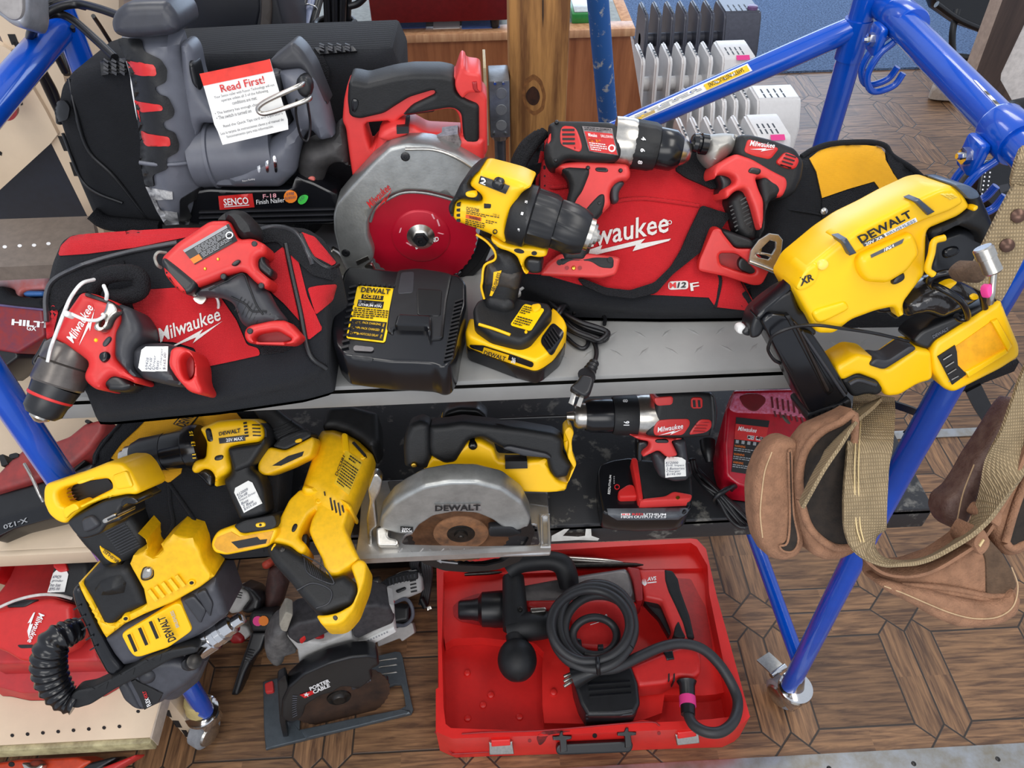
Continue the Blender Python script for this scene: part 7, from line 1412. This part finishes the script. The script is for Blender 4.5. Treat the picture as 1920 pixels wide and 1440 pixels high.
for i, (cx, cy, rx, ry, zz, ph) in enumerate(((985, 490, 205, 225, .045, 0), (965, 510, 225, 232, .055, .5), (1000, 520, 190, 190, .035, 1), (975, 560, 120, 105, .03, 2), (950, 500, 215, 200, .065, 1.4))):
    tubew('cord_loop', [f2.at(cx+rx*math.cos(t+ph), cy+ry*math.sin(t+ph)*(1 if math.sin(t+ph) > 0 else .96), zz+.008*math.sin(2*t+i)) for t in np.linspace(0, 6.2832, 15)], .0115 if i != 3 else .010, CORDG, seg=12, n=5)
tubew('cord_run', [f2.at(1000, 745, .05), f2.at(1100, 730, .045), f2.at(1220, 672, .04), f2.at(1340, 620, .035), f2.at(1450, 602, .03), f2.at(1560, 630, .02), f2.at(1650, 710, .0), f2.at(1720, 820, -.02), f2.at(1755, 920, -.02), f2.at(1735, 1020, .0), f2.at(1670, 1080, .01), f2.at(1590, 1085, .01), f2.at(1520, 1050, 0), f2.at(1490, 1000, -.01), f2.at(1482, 940, -.02), f2.at(1478, 830, -.02)], .0125, CORDG, seg=14)
tubew('strain_relief', [f2.at(1476, 808, -.02), f2.at(1478, 830, -.02), f2.at(1484, 990, -.012)], [.024, .019, .0165], BLKP, seg=16, n=1); tubew('pink_tape', [f2.at(1480, 893, -.018), f2.at(1483, 943, -.015)], [.0195, .0195], PINK, seg=16, n=1)
e = f2.at(860, 790, .03); tubew('plug', [f2.at(1000, 745, .05), f2.at(930, 765, .04), e], [.012, .018, .026], BLKP, seg=14)
for dy in (-22, 0, 22): tubew('plug_pin', [f2.at(850, 785+dy, .03), f2.at(806, 803+dy*1.2+6, .03)], .0042, SIL, seg=8, n=1)
tubew('cable_tie', [f2.at(990, 680, .075), f2.at(992, 720, .082), f2.at(996, 765, .06)], .005, BLKP, seg=8); P('tie_head', '978 680 1005 678 1008 700 980 702', BLKP, .085, -.07, .002, fr=f2, sm=0)
# ================================================================ grey saw with black guard on the floor
v('M')
q0 = Fr(430, 1310, z=.01).p; q1 = Fr(1400, 1070, z=.01).p; dd = q1-q0; bang = math.degrees(math.atan2(dd[1], dd[0]))
n = np.array([dd[1], -dd[0], 0]); n = n/np.linalg.norm(n); n = n if n[1] < 0 else -n; n = n+np.array([0, 0, .12])
f = Fr(0, 0, p=Fr(900, 1120, z=.02).p, n=n)
thing('circular_saw', 'grey and black circular saw with a round red badge standing on the floor', 'saw', f, loc=Fr(900, 1100, z=0).p)
fb = Fr(900, 1100, z=.008, a=0); SB = mat('slate shoe metal', (84,92,98), .4, .4, var=.08)
P('base_plate', '410 862 500 840 900 745 1180 688 1300 658 1335 662 1352 700 1390 900 1422 1050 1408 1078 1000 1175 600 1275 428 1318 418 1200 416 1160', SB, .006, .0075, .003, fr=fb, holes=['655 1188 662 1095 860 1060 1000 1010 1220 905 1300 880 1340 880 1362 960 1372 1025 1330 1050 1000 1115 700 1188'], sm=0)
P('front_rib', '660 1190 1000 1118 1340 1052 1400 1062 1402 1080 1000 1180 700 1250', SB, .010, 0, .003, fr=fb, sm=0)
for y in (712, 755, 805): ptube('pressed_line', [(1195, y+12), (1305-0, y-8), (1312, y-4)], .0022, GINK, None, fr=fb.up(.0065)) if False else P('pressed_line', [(1190, y+10), (1308, y-10), (1316, y-2), (1192, y+18)], SIL, .008, 0, .001, fr=fb, sm=0)
P('red_lever', '425 885 482 862 490 940 432 950', CORAL, .016, 0, .006, fr=fb); P('bracket', '505 850 560 815 600 960 560 1130 580 1230 545 1240 520 1130', BLKP, .008, .02, .004, o=.0)
gd = P('blade_guard', '530 1090 535 985 580 890 680 800 850 725 1000 685 1120 675 1182 690 1196 750 1130 770 1148 830 1090 880 1040 912 1000 890 935 888 870 930 800 945 700 1010 680 1080 640 1120 560 1125', BLKP, .014, .03, .010)
c = f.at(920, 958, -.014); nn = f.n
lathew('saw_blade', c-nn*.0015, c+nn*.0015, [(0, .125), (1, .125)], mat('brown worn blade', (96,72,58), .45, .5, c2=(60,50,46), sc=12), seg=120, flute=(0, 1, 3, .02))
lathew('blade_centre', c, c+nn*.012, [(0, .030), (.4, .028), (.5, .020), (1, .014)], DST, seg=32)
P('lower_guard', '560 1000 700 1090 860 1130 870 1120 960 1110 1100 1060 1200 960 1230 860 1260 860 1230 980 1120 1080 980 1120 860 1118 700 1080 600 1140 550 1120', mat('smoky guard', (40,40,44), .3), .0, .02, .004, o=-.016)
P('guard_rib', '1000 890 1130 815 1142 850 1010 918', CHAR, .004, .01, .003); rows('guard_vent', 1085, 845, 1082, 875, 16, -8, 4, 6, GRF, [o for o in CT.children if o.name.startswith('guard_rib')], lift=.002)
for i in range(10): a = math.radians(150+i*7); x = 700+130*math.cos(a)-0; decal('guard_notch', [(600+6*math.sin(i*.3)-i*0+abs(i-5)*1.5, 950+i*16), (632+abs(i-5)*1.5, 952+i*14), (632+abs(i-5)*1.5, 957+i*14), (600+abs(i-5)*1.5, 956+i*16)], GRF, gd, .001)
decal('red_badge', '655 945 740 915 750 938 690 968', RINK, gd, .0015); decal('star_mark', '700 926 706 936 722 934 710 944 714 956 700 948 688 955 690 943 680 938 694 936', WINK, gd, .0028)
txt('PORTER', 728, 918, 862, 860, 26, WINK, gd, bold=.035); txt('CABLE', 750, 940, 862, 890, 26, WINK, gd, bold=.035)
ff = f.up(-.07); WG = mat('dusty white plastic', (196,194,190), .5, var=.12, sc=20)
P('white_housing', '572 555 640 640 660 800 780 762 800 715 850 722 1000 645 1050 640 1200 580 1312 512 1290 450 1260 340 1295 350 1300 440 1150 520 1050 585 1015 560 1000 470 940 540 820 590 700 580 600 500', WG, .030, None, .010, fr=ff, sm=0)
P('rubber_handle', '575 555 580 500 640 455 720 440 800 420 1000 365 1100 335 1180 330 1262 352 1300 420 1285 460 1150 515 1055 562 1020 555 1005 480 960 472 880 505 800 545 700 590 640 600', mat('dusty dark rubber', (64,62,64), .6, c2=(44,43,46)), .036, None, .014, fr=ff)
P('battery_block', '1050 600 1290 490 1310 520 1060 650', WHT, .034, None, .004, fr=ff, sm=0); rows('block_dots', 1060, 605, 1070, 600, 18, -8, 11, 10, GINK, [o for o in CT.children if o.name.startswith('battery_block')], lift=.001)
P('lock_button', '650 570 690 542 702 570 672 602 655 595', RED, .038, 0, .006, fr=ff); P('trigger', '735 560 780 550 830 560 780 572', REDD, .034, 0, .004, fr=ff); P('safety_label', '1005 410 1035 385 1052 398 1045 425', WHT, .0375, 0, 0, fr=ff, sm=0)
P('front_knob', '415 640 440 580 480 515 540 480 572 500 575 560 640 660 600 672 560 682 545 735 500 755 460 740 430 700', mat('dusty grey rubber', (104,102,100), .6, c2=(74,72,72)), .035, None, .022, fr=ff); P('red_tab', '722 738 770 716 778 750 740 776', RED, .034, 0, .004, fr=ff); P('cream_tab', '515 470 560 380 612 400 570 520 530 512', mat('dusty cream plastic', (170,164,150), .5), .038, 0, .006, fr=ff)
# ================================================================ white oscillating tool and other tools behind
v('K')
f = Fr(850, 1100, z=.10, a=35)
thing('oscillating_tool', 'small white and black corded tool on the floor behind the red case', 'tool', f, loc=f.p)
wb = P('body', '735 1095 770 1050 850 1010 960 985 990 1030 995 1110 900 1150 800 1180 755 1170', WG, .045, .06, .02); P('rubber_top', '742 1070 800 1030 880 1000 968 990 975 1040 860 1060 780 1088', BLK, .048, 0, .010)
rows('rubber_rib', 790, 1040, 795, 1075, 20, -4, 9, 7, CHAR, [o for o in CT.children if o.name.startswith('rubber_top')], lift=.003, th=.004); rows('vent_slot', 925, 1050, 960, 1042, 2, 20, 4, 8, INK, wb, lift=.002); P('switch', '842 1100 900 1078 908 1095 855 1120', BLKP, .048, 0, .004); P('red_mark', '808 1160 838 1156 838 1176 812 1178', RED, .047, 0, .002)
lathe('neck', ((755, 1130, 0), (640, 1150, 0)), [(0, .05), (.3, .04), (1, .035)], BLKP, seg=24); lathe('neck_ring', ((765, 1128, 0), (735, 1132, 0)), [(0, .05), (1, .05)], SIL, seg=24)
for k in range(4): tube('cord_loop', [(960+k*8, 1000, 0), (935+k*10, 960, .02), (945+k*12, 925, .03), (990+k*8, 925, .03), (1000+k*14, 980, .02), (1010+k*10, 1060, -.02), (985+k*12, 1180, -.04)], .006, CORDG, seg=8)
f = Fr(900, 1250, z=.05, a=30); P('sander_pad', '740 1350 940 1280 955 1340 880 1390 870 1370 745 1420', WG, .02, .03, .006, fr=f); tube('wire_hoop', [(835, 1170, .05), (900, 1150, .06), (935, 1190, .06), (940, 1250, .05), (900, 1295, .04), (840, 1295, .03)], .005, GRF, fr=f); P('dark_body', '830 1170 930 1180 930 1280 860 1290 760 1330 740 1300', BLKP, .025, None, .02, fr=f)
tube('plug_cord', [(990, 1150, 0), (1005, 1180, .0), (1015, 1200, .0)], .008, BLKP, fr=f); P('plug_pins', '1018 1195 1045 1185 1048 1205 1025 1215', SIL, .01, 0, .001, fr=f, sm=0)
v('M')
f = Fr(230, 300, z=.12, a=40)
thing('rotary_tool', 'dusty white and black tool on the floor behind the right angle drill chuck', 'tool', f, loc=f.p)
wb = P('body', '150 300 170 240 240 215 310 250 320 300 250 390 190 400 150 350', WG, .045, None, .02); rows('vent_slot', 195, 245, 270, 260, -4, 16, 3, 6, INK, wb, lift=.002); P('black_cover', '250 200 340 230 400 300 380 380 300 400 260 380 320 300 300 250', BLKP, .05, None, .02); P('red_cap', '165 560 200 520 250 525 285 560 270 600 200 605', REDD, .04, None, .02); P('arm', '230 470 300 480 330 540 280 580 230 520', WG, .03, None, .01)
f = Fr(380, 500, z=.10, a=40)
thing('black_multi_tool', 'black tool with pink and orange round stickers standing on the floor', 'tool', f, loc=f.p)
hd = P('head', '310 440 330 385 480 385 500 460 460 520 330 520', BLK, .04, None, .012); P('shaft', '330 520 440 520 400 640 330 720 290 800 240 950 190 950 240 780 290 640', BLKP, .03, None, .012)
s1 = decal('round_sticker', circ(372, 448, 34, 34), PINK, hd, .002); decal('round_sticker', circ(412, 446, 34, 34), ORG, hd, .003); rows('shaft_rib', 310, 640, 350, 650, -6, 18, 5, 6, BLKG, [o for o in CT.children if o.name.startswith('shaft')], lift=.003)
f = Fr(460, 200, z=.12, a=40)
thing('brown_grip_tool', 'dusty brown handled tool with an orange tip under the lower shelf', 'tool', f, loc=f.p)
P('handle_body', '400 380 420 200 440 90 520 100 560 200 520 330 470 400', mat('dusty maroon', (84,56,52), .6, c2=(60,42,40)), .04, None, .03); P('orange_tip', '392 60 430 35 470 60 440 100 405 98', mat('dusty orange red', (196,72,52), .5), .042, None, .02)
f = Fr(1100, 80, z=.25, a=70)
thing('dark_storage_case', 'black tool case standing in the shadow at the back under the lower shelf', 'case', loc=(-.15, 1.25, 0))
boxw('case_shell', (-.42, 1.20, 0), (.10, 1.34, .22), BLKP, bev=.012); boxw('case_latch', (-.30, 1.19, .12), (-.24, 1.205, .17), CHAR, bev=.004); boxw('case_latch', (-.05, 1.19, .12), (.01, 1.205, .17), CHAR, bev=.004)
v('W')
# ================================================================ light
W_ = bpy.data.worlds.new('room light'); SC.world = W_; W_.use_nodes = True
bg = W_.node_tree.nodes['Background']; bg.inputs[0].default_value = (.82, .88, 1, 1); bg.inputs[1].default_value = .8
def area(n, loc, rot, sx, sy, p, c):
    l = bpy.data.lights.new(n, 'AREA'); l.shape = 'RECTANGLE'; l.size = sx; l.size_y = sy; l.energy = p; l.color = c
    o = bpy.data.objects.new(n, l); COL.objects.link(o); o.location = loc; o.rotation_euler = [math.radians(a) for a in rot]; return o
for i, (x, y) in enumerate(((-.9, .2), (.9, .2), (-.9, 2.4), (.9, 2.4))): area('ceiling_light', (x, y, 2.9), (0, 0, 0), .5, 1.3, 14, (1, .96, .9))
area('shop_front_window', (1.5, 7.2, 2.0), (-75, 0, 0), 5, 2.2, 130, (.62, .78, 1))
area('front_fill_light', (-.4, -1.6, 2.3), (62, 0, 0), 2.5, 1.2, 34, (1, .98, .95))  # added fill lamp behind the camera, brightens the space under the shelves
vs = SC.view_settings; vs.view_transform = 'Standard'; vs.look = 'None'; vs.gamma = 1; vs.exposure = 0.0; vs.use_curve_mapping = False
